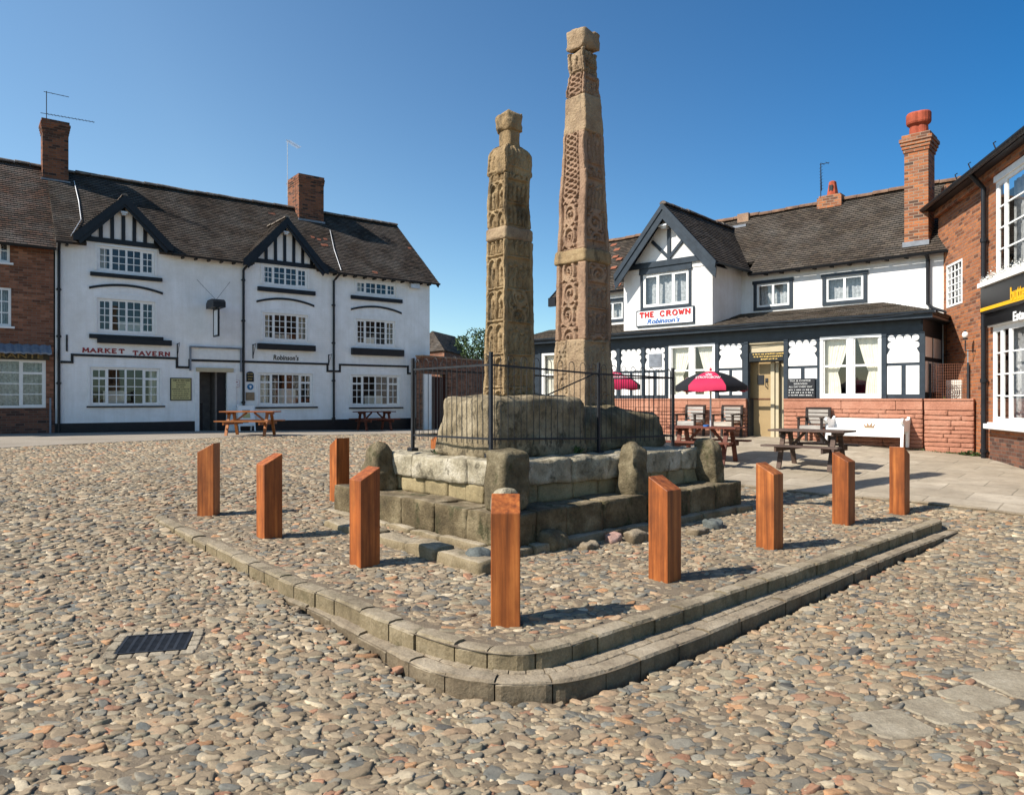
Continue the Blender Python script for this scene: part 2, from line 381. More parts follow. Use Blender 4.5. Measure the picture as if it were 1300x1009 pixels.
def I(x, y): return .195 + .024*np.maximum(0, (np.asarray(x))*Ld[0] + (np.asarray(y)-4.9)*Ld[1])

def smooth_path(P, step=.05):
    P = np.array(P, float); out = []
    for k in range(len(P)-1):
        p0 = P[max(k-1,0)]; p1 = P[k]; p2 = P[k+1]; p3 = P[min(k+2,len(P)-1)]
        m = max(2, int(np.linalg.norm(p2[:2]-p1[:2])/step))
        d1 = np.linalg.norm(p2-p1)
        t1 = (p2-p0)/max(np.linalg.norm(p2-p0),1e-6)*d1; t2 = (p3-p1)/max(np.linalg.norm(p3-p1),1e-6)*d1
        for i in range(m):
            t = i/m; out.append((2*t**3-3*t**2+1)*p1 + (t**3-2*t**2+t)*t1 + (-2*t**3+3*t**2)*p2 + (t**3-t**2)*t2)
    out.append(P[-1]); return np.array(out)
UP = [(-4.28,8.75),(-4.22,8.58),(-1.97,6.08),(-1.35,5.49),(-1.03,5.15),(-.74,4.86),(-.44,4.61),(-.17,4.45),(.03,4.41),(.22,4.47),(.51,4.70),(1.07,5.17),(5.38,9.12),(5.47,9.25),(5.48,9.42),(5.36,9.56)]
LP = [(-1.9,5.95,.135),(-1.77,5.83,.13),(-1.44,5.5,.12),(-1.2,5.21,.11),(-.97,4.95,.1),(-.63,4.55,.1),(-.4,4.35,.1),(-.16,4.25,.1),(.07,4.225,.1),(.3,4.25,.1),(.57,4.4,.1),(.87,4.66,.1),(1.39,5.12,.1),(1.82,5.53,.1),(2.83,6.5,.1),(3.89,7.53,.1),(5.64,9.13,.1)]
UPs = smooth_path([(x, y, 0) for x, y in UP]); UPs[:,2] = I(UPs[:,0], UPs[:,1]) + .012
LPs = smooth_path(LP)
def inpoly(x, y, poly):
    x = np.asarray(x); y = np.asarray(y); r = np.zeros(x.shape, bool); n = len(poly)
    for i in range(n):
        x1, y1 = poly[i][:2]; x2, y2 = poly[(i+1)%n][:2]
        if y1 == y2: continue
        c = ((y1 > y) != (y2 > y)) & (x < (x2-x1)*(y-y1)/(y2-y1)+x1); r ^= c
    return r
ISL = [tuple(p[:2]) for p in UPs] + [(5.2,9.7),(1.9,13.0),(.6,13.2),(-2.2,10.9),(-4.2,9.0)]
TREAD = [tuple(p[:2]) for p in LPs] + [tuple(p[:2]) for p in UPs[::-1] if p[0] > -1.95 and p[1] < 9.2]
TERR = [(12,4.53),(6.85,9.72),(4.32,12.27),(-1.6,18.25),(.5,24),(14,24),(14,4)]
PAVE = [(-30,2.5),(-24,7.5),(-11.8,16.9),(-7.8,21.5),(-3.6,24.4),(-1.2,25.3),(1.5,26.5),(2,40),(-30,40)]

def grid_sheet(name, xs, ys, zf, mat, keep=None):
    X, Y = np.meshgrid(xs, ys); Z = zf(X, Y); nx = len(xs); ny = len(ys)
    me = bpy.data.meshes.new(name)
    v = np.stack([X.ravel(), Y.ravel(), Z.ravel()], 1)
    i, j = np.meshgrid(np.arange(nx-1), np.arange(ny-1)); a = (j*nx+i).ravel()
    f = np.stack([a, a+1, a+nx+1, a+nx], 1)
    if keep is not None:
        c = v[f].mean(1); f = f[keep(c[:,0], c[:,1])]
    me.from_pydata(v.tolist(), [], f.tolist()); me.update(); me.polygons.foreach_set('use_smooth', [True]*len(me.polygons))
    me.materials.append(mat); o = bpy.data.objects.new(name, me); C.objects.link(o); return o
def poly_sheet(name, poly, zf, mat, step=.4):
    """a plan polygon cut into a fine sheet that follows the ground exactly up to its outline"""
    import bmesh
    bm = bmesh.new(); vs = [bm.verts.new((p[0], p[1], 0)) for p in poly]; bm.faces.new(vs)
    P = np.array([p[:2] for p in poly])
    for ax in (0, 1):
        for c in np.arange(math.floor(P[:,ax].min()), P[:,ax].max(), step):
            co = [0,0,0]; no = [0,0,0]; co[ax] = c+.013; no[ax] = 1
            bmesh.ops.bisect_plane(bm, geom=bm.verts[:]+bm.edges[:]+bm.faces[:], plane_co=co, plane_no=no)
    xs = np.array([v.co.x for v in bm.verts]); ys = np.array([v.co.y for v in bm.verts]); zs = zf(xs, ys)
    for v, z in zip(bm.verts, zs): v.co.z = z
    bmesh.ops.recalc_face_normals(bm, faces=bm.faces[:])
    me = bpy.data.meshes.new(name); bm.to_mesh(me); bm.free()
    if me.polygons[0].normal.z < 0: me.flip_normals()
    me.polygons.foreach_set('use_smooth', [True]*len(me.polygons))
    me.materials.append(mat); o = bpy.data.objects.new(name, me); C.objects.link(o); return o

# soils and pavings
t = NT('sandy_grit', .95, .1)
col = t.ramp(t.noise(.9, 6, .7), [(.3, (.15,.118,.082,1)), (.7, (.245,.195,.135,1))])
col = t.mix(t.ramp(t.noise(38, 6, .8), [(.35, g4(.65)), (.6, g4(0))]), col, (.12,.095,.07,1)); t.color(col); t.bump(t.noise(70, 6, .7), .8, .012); M['grit'] = t.m
t = NT('worn_tarmac', .9, .2)
col = t.ramp(t.noise(.7, 6, .7), [(.3, (.27,.23,.18,1)), (.7, (.38,.33,.265,1))])
col = t.mix(t.ramp(t.noise(60, 5, .8), [(.35, g4(.5)), (.6, g4(0))]), col, (.12,.1,.08,1)); t.color(col); t.bump(t.noise(50, 5), .4, .01); M['tarmac'] = t.m
t = NT('stone_flags', .85, .2)
rot = t.node('ShaderNodeMapping'); rot.inputs['Rotation'].default_value = (0,0,math.radians(43)); t.link(t.co, rot.inputs[0])
nz = t.node('ShaderNodeTexNoise', Scale=1.2, Detail=3.0); t.link(t.co, nz.inputs['Vector'])
sc = t.node('ShaderNodeVectorMath', operation='SCALE'); t.link(nz.outputs['Color'], sc.inputs[0]); sc.inputs['Scale'].default_value = .06
ad = t.node('ShaderNodeVectorMath', operation='ADD'); t.link(rot.outputs[0], ad.inputs[0]); t.link(sc.outputs[0], ad.inputs[1])
b = t.node('ShaderNodeTexBrick', Scale=1.0); t.link(ad.outputs[0], b.inputs['Vector']); b.inputs['Brick Width'].default_value = .95; b.inputs['Row Height'].default_value = .62
b.inputs['Mortar Size'].default_value = .012; b.inputs['Mortar Smooth'].default_value = .4; b.inputs['Color1'].default_value = g4(.15); b.inputs['Color2'].default_value = g4(.85); b.inputs['Mortar'].default_value = g4(.5)
col = t.ramp(b.outputs['Color'], [(0, (.29,.24,.175,1)), (.5, (.35,.295,.22,1)), (1, (.41,.35,.27,1))])
col = t.mix(.6, col, t.ramp(t.noise(2.2, 7, .7), [(.3, g4(.3)), (.7, g4(.7))]), 'OVERLAY')
col = t.mix(t.ramp(t.noise(5, 6, .75), [(.50, g4(0)), (.72, g4(.6))]), col, (.2,.16,.11,1))
col = t.mix(t.ramp(t.noise(.6, 5, .7), [(.40, g4(0)), (.65, g4(.55))]), col, (.25,.205,.145,1))
col = t.mix(t.math('MULTIPLY', b.outputs['Fac'], t.ramp(t.noise(1.5, 3), [(.35, g4(.25)), (.7, g4(.9))])), col, (.15,.13,.09,1)); t.color(col)
t.bump(t.math('SUBTRACT', t.math('MULTIPLY', t.noise(16, 6), .5), b.outputs['Fac']), .5, .012); M['flags'] = t.m
t = NT('cobble_stone', .75, .3)
at = t.node('ShaderNodeAttribute', attribute_name='col')
col = t.mix(.55, at.outputs['Color'], t.ramp(t.noise(28, 6, .75), [(.3, g4(.28)), (.7, g4(.72))]), 'OVERLAY')
col = t.mix(t.ramp(t.noise(3.0, 6, .7), [(.38, g4(.04)), (.72, g4(.42))]), col, (.26,.205,.14,1)); t.color(col)
t.bump(t.noise(42, 7, .75), .75, .010); M['cobble'] = t.m

_k = [i for i in range(len(UPs)) if UPs[i][0] < -1.9 and i > 8 and UPs[i][1] > 5]
LOWP = [tuple(p[:2]) for p in LPs] + [(5.2,9.7),(1.9,13.0),(.6,13.2),(-2.2,10.9),(-4.0,9.0)] + [(UPs[i][0]+.09, UPs[i][1]+.09) for i in _k]
def base_z(X, Y):
    return G(X, Y) - .09*inpoly(X, Y, LOWP) - .004
xs = np.unique(np.r_[-300,-120,-60,-35, np.arange(-24,24.01,.3), 35,60,120,300]); ys = np.unique(np.r_[-100,-40,-12, np.arange(-4,40.01,.3), 60,100,200,500])
ground = struct(grid_sheet('ground', xs, ys, base_z, M['grit']))
struct(poly_sheet('pavement', PAVE, lambda x, y: G(x, y)+.012, M['tarmac']))
struct(poly_sheet('paved_terrace', TERR, lambda x, y: G(x, y)+.03, M['flags']))
struct(poly_sheet('cobbled_island', ISL, lambda x, y: np.maximum(I(x, y), G(x, y)+.003), M['grit'], .3))

def sweep_blocks(name, path, w, h, blen, mat, off=0.0, jit=.005, gap=.009, zoff=0, seed=1):
    rg = random.Random(seed); P = np.array(path); d = np.r_[0, np.cumsum(np.linalg.norm(np.diff(P[:,:2], axis=0), axis=1))]
    T = np.gradient(P[:,:2], axis=0); T /= np.linalg.norm(T, axis=1)[:,None]; N = np.stack([T[:,1], -T[:,0]], 1)
    if off: P = P.copy(); P[:,:2] -= N*off
    at = lambda s: (np.array([np.interp(s, d, P[:,k]) for k in range(3)]), np.array([np.interp(s, d, N[:,k]) for k in range(2)]))
    mb = MB(); s = 0; L = d[-1]
    while s < L-.03:
        e = min(L, s + blen*rg.uniform(.75, 1.25)); m = max(2, int((e-s)/.035)+1)
        dz = rg.uniform(-jit, jit)+zoff; dn = rg.uniform(-jit, jit); tl = rg.uniform(-jit, jit)*.8
        vs = []
        for i in range(m):
            q = s+gap/2 + (e-s-gap)*i/(m-1); c, n = at(q); ch = .014 + .004*rg.random(); z = c[2]+dz+tl*(i/(m-1)-.5)
            pinch = .006 if i in (0, m-1) else 0
            nz_ = noise.noise(Vector((c[0]*9, c[1]*9, seed)))*.009+noise.noise(Vector((c[0]*31, c[1]*31, seed)))*.005
            for o_, zz in ((dn-pinch+nz_,-h),(dn-pinch+nz_,-ch-pinch*.5),(dn-ch*.9-pinch,-pinch*.6),(-w*.5,.002),(-w+pinch,-pinch*.6),(-w+pinch,-h)):
                vs.append((c[0]+n[0]*o_, c[1]+n[1]*o_, z+zz))
        fs = []
        for i in range(m-1):
            for k in range(6):
                kk = (k+1)%6; fs.append((i*6+k, i*6+kk, (i+1)*6+kk, (i+1)*6+k))
        fs.append(tuple(range(5,-1,-1))); fs.append(tuple((m-1)*6+k for k in range(6)))
        mb.add(vs, fs); s = e
    return build(name, mb, mat)
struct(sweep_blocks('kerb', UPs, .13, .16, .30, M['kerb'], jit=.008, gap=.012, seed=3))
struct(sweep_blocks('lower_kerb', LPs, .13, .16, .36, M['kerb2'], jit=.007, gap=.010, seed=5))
struct(sweep_blocks('sett_row', LPs[8:], .12, .1, .15, M['kerb2'], off=.14, jit=.004, zoff=-.004, seed=8))
# bedding between the two kerbs
lo = LPs; up = UPs[[int(np.argmin(((UPs[:,:2]-p[:2])**2).sum(1))) for p in lo]]
mb = MB(); vs = []
for a, b_ in zip(lo, up):
    for k in range(5):
        q = a[:2]*(1-k/4)+b_[:2]*k/4; vs.append((q[0], q[1], a[2]-.012))
mb.add(vs, [(i*5+k, (i+1)*5+k, (i+1)*5+k+1, i*5+k+1) for i in range(len(lo)-1) for k in range(4)])
struct(build('step_tread', mb, M['grit'], smooth=True))
# the terrace edge
te = smooth_path([(11.5,5.03,0),(6.85,9.72,0),(4.32,12.27,0),(-1.6,18.25,0)], .2); te = te[::-1].copy(); te[:,2] = G(te[:,0], te[:,1])+.036
te = te[::-1]
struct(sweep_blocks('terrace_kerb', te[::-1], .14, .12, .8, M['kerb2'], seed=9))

# the cobbles: rounded stones set in the grit, one mesh as a surface
PAL = [((.27,.215,.15),24),((.33,.27,.195),18),((.22,.175,.125),18),((.30,.215,.145),10),((.40,.22,.115),3),((.18,.175,.155),11),((.125,.135,.135),6),((.07,.075,.08),3),((.42,.365,.28),8),((.32,.165,.105),4),((.245,.22,.165),14)]
def stones(px, py, pz, sx, sy, ang, h, nseg, lod, seed):
    rg = np.random.default_rng(seed); n = len(px)
    if lod == 0: rf = np.array([1.02,.98,.86,.55]); hf = np.array([-.6,.55,.92,1.0])
    else: rf = np.array([1.0,.75]); hf = np.array([-.4,.8])
    th = np.arange(nseg)*2*PI/nseg
    ph = rg.uniform(0, 2*PI, (n,3)); am = rg.uniform(0, .12, (n,3))
    rad = 1 + sum(am[:,k:k+1]*np.cos((k+2)*th[None]+ph[:,k:k+1]) for k in range(3)) + rg.normal(0,.06,(n,nseg))
    p = rg.uniform(1.7, 3.8, (n,1)); se = (np.abs(np.cos(th))[None]**p + np.abs(np.sin(th))[None]**p)**(-1/p); rad = rad*se
    tx = rg.normal(0,.13,n); ty = rg.normal(0,.13,n)
    V = []
    for r_, h_ in zip(rf, hf):
        lx = sx[:,None]*rad*r_*np.cos(th)[None]; ly = sy[:,None]*rad*r_*np.sin(th)[None]
        x = lx*np.cos(ang)[:,None]-ly*np.sin(ang)[:,None]; y = lx*np.sin(ang)[:,None]+ly*np.cos(ang)[:,None]
        z = h[:,None]*h_ + (x*tx[:,None]+y*ty[:,None])*(h_ > 0) + rg.normal(0,.0012,(n,nseg))
        V.append(np.stack([x+px[:,None], y+py[:,None], z+pz[:,None]], 2))
    top = np.stack([px, py, pz+h*1.02], 1)[:,None,:]
    V = np.concatenate(V+[top], 1); k = V.shape[1]; nr = len(rf)
    fq = []; ft = []
    for r_ in range(nr-1):
        for i in range(nseg): j = (i+1)%nseg; fq.append((r_*nseg+i, r_*nseg+j, (r_+1)*nseg+j, (r_+1)*nseg+i))
    for i in range(nseg): j = (i+1)%nseg; ft.append(((nr-1)*nseg+i, (nr-1)*nseg+j, k-1))
    base = (np.arange(n)*k)[:,None,None]
    FQ = (np.array(fq)[None]+base).reshape(-1,4); FT = (np.array(ft)[None]+base).reshape(-1,3)
    w = np.array([p_[1] for p_ in PAL], float); w /= w.sum(); ci = rg.choice(len(PAL), n, p=w)
    col = np.array([p_[0] for p_ in PAL])[ci]*rg.uniform(.68,1.32,(n,1))*np.array([.98,.92,.81]); col = np.c_[col, np.ones(n)]
    return V.reshape(-1,3), FQ, FT, np.repeat(col, k, axis=0)
def cobbles(name, jobs):
    Vs=[];Q=[];T=[];Cc=[];b=0
    for j in jobs:
        V,FQ,FT,c = stones(*j); Vs.append(V); Q.append(FQ+b); T.append(FT+b); Cc.append(c); b += len(V)
    V=np.concatenate(Vs);Q=np.concatenate(Q);T=np.concatenate(T);Cc=np.concatenate(Cc)
    me = bpy.data.meshes.new(name); me.vertices.add(len(V)); me.vertices.foreach_set('co', V.astype(np.float32).ravel())
    me.loops.add(Q.size+T.size); me.loops.foreach_set('vertex_index', np.r_[Q.ravel(),T.ravel()].astype(np.int32))
    me.polygons.add(len(Q)+len(T)); me.polygons.foreach_set('loop_start', np.r_[np.arange(len(Q))*4, Q.size+np.arange(len(T))*3].astype(np.int32))
    me.polygons.foreach_set('loop_total', np.r_[np.full(len(Q),4),np.full(len(T),3)].astype(np.int32)); me.update(calc_edges=True)
    me.polygons.foreach_set('use_smooth', [True]*len(me.polygons))
    a = me.attributes.new('col','FLOAT_COLOR','POINT'); a.data.foreach_set('color', Cc.astype(np.float32).ravel())
    me.materials.append(M['cobble']); o = bpy.data.objects.new(name, me); C.objects.link(o); return struct(o)
def scatter(x0, x1, y0, y1, s, seed, mask, zf, nseg, lod, hh=.02, big=1.0):
    rg = np.random.default_rng(seed); ny = int((y1-y0)/(s*.72)); nx = int((x1-x0)/s)
    j, i = np.meshgrid(np.arange(ny), np.arange(nx), indexing='ij')
    x = x0+(i+.5*(j%2))*s; y = y0+j*s*.72; x = x.ravel()+rg.normal(0,s*.17,x.size); y = y.ravel()+rg.normal(0,s*.15,y.size)
    k = mask(x, y) & (np.abs(x) < .80*y+1.6) & (rg.random(x.size) > .05)
    if len(HOLES):
        for hp in HOLES: k &= ~inpoly(x, y, hp)
    x = x[k]; y = y[k]; n = len(x)
    sz = rg.lognormal(0,.27,n)*big; a = s*.62*sz; asp = rg.uniform(.40,.76,n)
    bf = np.sin(x*2.1+np.sin(y*1.7)*1.5)+np.sin(y*2.9+x*1.3+1)+.8*np.sin(x*5.3-y*4.1); bury = np.clip((bf-.5)/1.6, 0, 1)
    fl = np.sin(x*.9)+np.cos(y*.7+x*.3); ang = rg.normal(0.12,.42,n)+fl*.22
    z = zf(x, y); low = rg.uniform(.35,1.3,n)*hh
    return (x, y, z-.004-.008*bury*rg.uniform(.5,1.1,n), a, a*asp, ang, low, nseg, lod, seed+100)
# the drain and the flagstones that interrupt the cobbles
gx, gy = -2.42, 4.93; ga = math.atan2(.20, .80)
def rot2(cx, cy, a, pts): return [(cx+p[0]*math.cos(a)-p[1]*math.sin(a), cy+p[0]*math.sin(a)+p[1]*math.cos(a)) for p in pts]
DR = rot2(gx, gy, ga, [(-.32,-.26),(.32,-.26),(.32,.26),(-.32,.26)])
FLG = []
fl_c = [(2.06,3.95,.38,.34,.25),(2.42,4.12,.34,.34,.35),(2.74,4.30,.36,.32,.4),(3.12,4.50,.42,.44,.25),(3.60,4.68,.5,.46,.2),(4.15,4.84,.5,.46,.2),(2.95,4.0,.36,.26,.3)]
for cx, cy, w, h, a in fl_c: FLG.append(rot2(cx, cy, a, [(-w/2,-h/2),(w/2,-h/2),(w/2,h/2),(-w/2,h/2)]))
HOLES = [DR]+FLG
A0 = np.array((-.07, 6.95))                       # front corner of the stepped base
def rl(x, y): return A0[0]+Rd[0]*x+Ld[0]*y, A0[1]+Rd[1]*x+Ld[1]*y
BASEP = [rl(0,0), rl(4.35,0), rl(4.35,3.3), rl(0,3.3)]
out = lambda x, y: ~(inpoly(x,y,LOWP)|inpoly(x,y,ISL)|inpoly(x,y,TREAD)|inpoly(x,y,TERR)|inpoly(x,y,PAVE))
ins = lambda x, y: inpoly(x,y,ISLIN)&~inpoly(x,y,BASEP)
Pn = np.array(UPs); Tn = np.gradient(Pn[:,:2],axis=0); Tn/=np.linalg.norm(Tn,axis=1)[:,None]; Nn = np.stack([Tn[:,1],-Tn[:,0]],1)
ISLIN = [tuple(p) for p in (Pn[:,:2]-Nn*.19)] + [(5.1,9.7),(1.9,13.0),(.6,13.2),(-2.2,10.9),(-4.0,9.0)]
isf = lambda x, y: np.maximum(I(x,y), G(x,y)+.003)
gf = lambda x, y: G(x, y)
# leave a little room at the kerb foot
Pl = np.array(LPs); Tl = np.gradient(Pl[:,:2],axis=0); Tl/=np.linalg.norm(Tl,axis=1)[:,None]; Nl = np.stack([Tl[:,1],-Tl[:,0]],1)
LOWP = [tuple(p) for p in (Pl[:,:2]+Nl*.05)] + LOWP[len(LPs):]
li = [i for i in range(len(UPs)) if UPs[i][0] < -1.9 and i > 8 and UPs[i][1] > 5]
LOWP = [tuple(p) for p in (Pl[:,:2]+Nl*.05)] + [(5.2,9.7),(1.9,13.0),(.6,13.2),(-2.2,10.9),(-4.0,9.0)] + [tuple(UPs[i][:2]-Nn[i]*.03) for i in li]
cobbles('cobbled_square', [
  scatter(-7,7,2.2,6.5,.046,15,lambda x,y: out(x,y),lambda x,y: G(x,y)-.003,8,1,.011,.72),
  scatter(-9,9,2.2,7.5,.070,11,lambda x,y: out(x,y)&(y<7.5),gf,9,0,.012,1.06),
  scatter(-14,11,7.5,12.0,.080,12,lambda x,y: out(x,y)&(y>=7.5)&(y<12),gf,7,0,.012,1.05),
  scatter(-22,6,12,26,.100,13,lambda x,y: out(x,y)&(y>=12),gf,7,1,.013,1.05)])
cobbles('cobbled_island_stones', [
  scatter(-4.6,5.8,4.2,8.5,.046,25,lambda x,y: ins(x,y),lambda x,y: isf(x,y)-.003,8,1,.010,.72),
  scatter(-4.6,5.8,4.2,13.3,.072,21,lambda x,y: ins(x,y),isf,8,0,.0115,1.05)])
# flagstones: worn slabs level with the cobbles
mb = MB()
rgf = random.Random(4)
for (cx, cy, w, h, a), q in zip(fl_c, FLG):
    n = 20; o = []
    for i in range(n):
        th = 2*PI*i/n; c, s_ = math.cos(th), math.sin(th); r_ = (abs(c)**8+abs(s_)**8)**(-1/8)*(1+rgf.uniform(-.05,.03))
        o.append(rot2(cx, cy, a, [(c*r_*w/2*.97, s_*r_*h/2*.97)])[0])
    z = g(cx, cy); dz = rgf.uniform(.003,.008)
    ins_ = [((p[0]-cx)*.94+cx, (p[1]-cy)*.94+cy) for p in o]
    vs = [(p[0],p[1],z-.05) for p in o]+[(p[0],p[1],z+dz-.008) for p in o]+[(p[0],p[1],z+dz) for p in ins_]
    fs = [(i,(i+1)%n,(i+1)%n+n,i+n) for i in range(n)]+[(i+n,(i+1)%n+n,(i+1)%n+2*n,i+2*n) for i in range(n)]+[tuple(2*n+i for i in range(n))]
    mb.add(vs, fs)
struct(build('flagstones', mb, M['flagstone'] if 'flagstone' in M else m_stone('worn_flagstone', (.285,.24,.17,1), (.19,.155,.11,1), (.36,.31,.23,1), scale=5, bump=.6)))
# drain grate
z = g(gx, gy)
gr = root('drain_grate', 'black iron drain grate of slotted bars set in the cobbles', 'drain grate', (gx, gy, z-.037), ga)
mb = MB()
S_=.86
mb.box(-.25,.25,-.185,-.165,.0,.038); mb.box(-.25,.25,.165,.185,.0,.038); mb.box(-.25,-.23,-.165,.165,.0,.037); mb.box(.23,.25,-.165,.165,.0,.037)
for i in range(1,7):
    x = -.23+.46*i/7; mb.box(x-.011,x+.011,-.165,.165,.006,.036)
for j in range(1,13):
    y = -.165+.33*j/13; mb.box(-.23,.23,y-.006,y+.006,.006,.0355)
sx_ = (g(gx+.3*math.cos(ga), gy+.3*math.sin(ga))-g(gx-.3*math.cos(ga), gy-.3*math.sin(ga)))/.6; sy_ = (g(gx-.3*math.sin(ga), gy+.3*math.cos(ga))-g(gx+.3*math.sin(ga), gy-.3*math.cos(ga)))/.6
gr.rotation_euler = (math.atan(sy_), -math.atan(sx_), ga); gr.location.z = z-.030
mb.v = [(x_*S_, y_*S_, z_) for x_,y_,z_ in mb.v]
build('grating', mb, M['iron'], gr)
mb = MB(); mb.box(-.24,.24,-.175,.175,-.2,-.015); build('sump', mb, M['dark'], gr)
mb = MB(); rgf = random.Random(8)
def rim(x0,x1,y0,y1,n,ax):
    for i in range(n):
        if ax=='x': a=x0+(x1-x0)*i/n; b_=x0+(x1-x0)*(i+1)/n; mb.box(a+.004,b_-.004,y0,y1,-.02,.036+rgf.uniform(-.004,.006))
        else: a=y0+(y1-y0)*i/n; b_=y0+(y1-y0)*(i+1)/n; mb.box(x0,x1,a+.004,b_-.004,-.02,.036+rgf.uniform(-.004,.006))
rim(-.28,.28,.164,.225,6,'x'); rim(-.28,.28,-.225,-.164,6,'x'); rim(-.285,-.219,-.16,.16,4,'y'); rim(.219,.285,-.16,.16,4,'y')
build('stone_surround', mb, m_stone('pale_setts', (.29,.24,.17,1), (.17,.14,.10,1), (.40,.34,.25,1), scale=5, bump=.5), gr, bevel=.008)
# ------------------------------------------------------------------ the stepped base, the crosses, the railing
def fbm(p, k=3, s=1.0):
    v = Vector((0,0,0)); a = 1; 
    for i in range(k): v += noise.noise_vector(p*s)*a; a *= .5; s *= 2.1
    return v
def rock(mb, c, s, yaw=0, seed=0, rough=.02, rnd=.12, n=6, f=3.0, taper=0, lean=(0,0), top_dome=0):
    """a hewn block: a subdivided box with worn arrises and an uneven face"""
    key = {}; vs = []; fs = []; hs = Vector((s[0]/2, s[1]/2, s[2]/2)); r = min(hs)*rnd*2
    ca, sa = math.cos(yaw), math.sin(yaw); off = Vector((seed*3.7, seed*1.3, seed*2.1))
    nn = [max(2, int(round(n*d/max(s)*1.0+1.5))) for d in s]
    def V(a, b, c_):
        k = (a, b, c_)
        if k in key: return key[k]
        p = Vector(((a/nn[0]*2-1)*hs.x, (b/nn[1]*2-1)*hs.y, (c_/nn[2]*2-1)*hs.z))
        q = Vector([max(-h+r, min(h-r, x)) for x, h in zip(p, hs)]); d = p-q
        if d.length > 1e-6: p = q + d.normalized()*r
        t = (p.z/hs.z+1)/2; k_ = 1-taper*t; p.x = p.x*k_ + lean[0]*t; p.y = p.y*k_ + lean[1]*t
        if top_dome and p.z > 0: p.z += top_dome*max(0, 1-(p.x/hs.x)**2)*max(0, 1-(p.y/hs.y)**2)
        d2 = fbm(p+off, 4, f)*rough; p = p + d2
        w = Vector((c[0]+p.x*ca-p.y*sa, c[1]+p.x*sa+p.y*ca, c[2]+p.z)); key[k] = len(vs); vs.append(w); return key[k]
    for ax in range(3):
        u, v = (ax+1)%3, (ax+2)%3
        for side in (0, nn[ax]):
            for i in range(nn[u]):
                for j in range(nn[v]):
                    def K(i_, j_):
                        t = [0,0,0]; t[ax] = side; t[u] = i_; t[v] = j_; return V(*t)
                    q = [K(i,j), K(i+1,j), K(i+1,j+1), K(i,j+1)]
                    fs.append(tuple(q if side else q[::-1]))
    mb.add(vs, fs)

SB = Frame(A0[0], A0[1], Rd[0], Rd[1]); SB.i = (Ld[0], Ld[1]); 
zg0 = .2
base = root('stepped_stone_base', 'weathered two-tier stepped base of mossy stone blocks under the two crosses', 'stone steps', (A0[0], A0[1], zg0), SB.rz)
def tier(name, x0, y0, lx, ly, z0, z1, blen, dep, mat, rough, rnd, seed, fill=True, cz=0, split=None, n=10):
    rg = random.Random(seed); mb = MB()
    def run(ax, a0, a1, fixed, sgn):
        a = a0
        while a < a1-.05:
            L = min(a1-a, blen*rg.uniform(.65,1.4))
            if a1-(a+L) < blen*.35: L = a1-a
            hz = rg.uniform(-.008,.008); dn = rg.uniform(-.012,.012)
            cc = (a+L/2); d_ = dep*rg.uniform(.9,1.1)
            c = (cc, fixed+sgn*(d_/2+dn), (z0+z1)/2+hz) if ax == 0 else (fixed+sgn*(d_/2+dn), cc, (z0+z1)/2+hz)
            s = (L-.012, d_, z1-z0) if ax == 0 else (d_, L-.012, z1-z0)
            rock(mb, c, s, rg.uniform(-.012,.012), rg.random()*50, rough, rnd, n)
            a += L
    run(0, x0, x0+lx, y0, 1); run(1, y0+dep*1.05, y0+ly, x0, 1); run(0, x0+dep, x0+lx, y0+ly, -1); run(1, y0+dep*1.05, y0+ly-dep, x0+lx, -1)
    if fill: rock(mb, (x0+lx/2, y0+ly/2, (z0+z1)/2-.012), (lx-dep*1.2, ly-dep*1.2, z1-z0), 0, seed, .012, .02, 24)
    return build(name, mb, mat, base, smooth=True)
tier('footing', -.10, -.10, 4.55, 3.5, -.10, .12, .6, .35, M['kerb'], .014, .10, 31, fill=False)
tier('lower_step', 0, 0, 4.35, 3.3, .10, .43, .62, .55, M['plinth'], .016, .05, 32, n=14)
tier('upper_course', .40, .40, 3.52, 2.3, .42, .625, .42, .35, M['buff'], .010, .08, 33, n=9)
tier('upper_step', .36, .36, 3.6, 2.38, .61, .88, .95, .62, M['plinthL'], .024, .07, 34, n=18)
# rough outer kerb stones along the left foot of the base
rg = random.Random(77); mb = MB(); y = -.38
while y < 2.3:
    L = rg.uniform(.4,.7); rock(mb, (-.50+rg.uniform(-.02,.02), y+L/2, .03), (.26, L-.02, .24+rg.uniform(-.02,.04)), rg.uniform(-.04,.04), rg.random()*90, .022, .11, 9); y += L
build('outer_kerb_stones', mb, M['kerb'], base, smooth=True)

def upright(x, y, z0, s, seed, label, lean=(0,0), dome=.05, taper=.12, name='upright_stone', mat='mossy', yaw=0, cat='stone', group='upright guard stones round the crosses', rough=.07, rnd=.2):
    w_ = rl(x, y); mb = MB(); rock(mb, (0,0,s[2]/2), s, 0, seed, rough, rnd, 14, 2.4, taper, lean, dome)
    o = build(name, mb, M[mat], None, smooth=True); o.location = (w_[0], w_[1], z0); o.rotation_euler = (0,0,SB.rz+yaw)
    return tag(o, label, cat, group)
zt = zg0
upright(.27, .27, zt+.42, (.38,.34,.62), 3, 'squared upright guard stone at the front corner of the upper step', dome=0, rough=.03, taper=.02, rnd=.2)
upright(.24, 2.62, zt+.40, (.31,.38,.52), 8, 'lichened guard stone at the far left corner of the upper step, beside a railing post', dome=.08)
upright(2.22, .18, zt+.30, (.40,.30,.64), 12, 'large round-headed mossy guard stone halfway along the right side of the steps', dome=.10, taper=.25)
upright(3.98, .28, zt+.38, (.30,.34,.58), 17, 'slim mossy guard stone at the right-hand corner of the upper step', dome=.07, taper=.15)
upright(.10, .10, zt+.44, (.26,.22,.22), 23, 'small pale boulder lying on the lower step in front of the corner guard stone', dome=.03, rough=.025, rnd=.3, name='boulder', mat='plinthL', group='loose boulders about the steps')
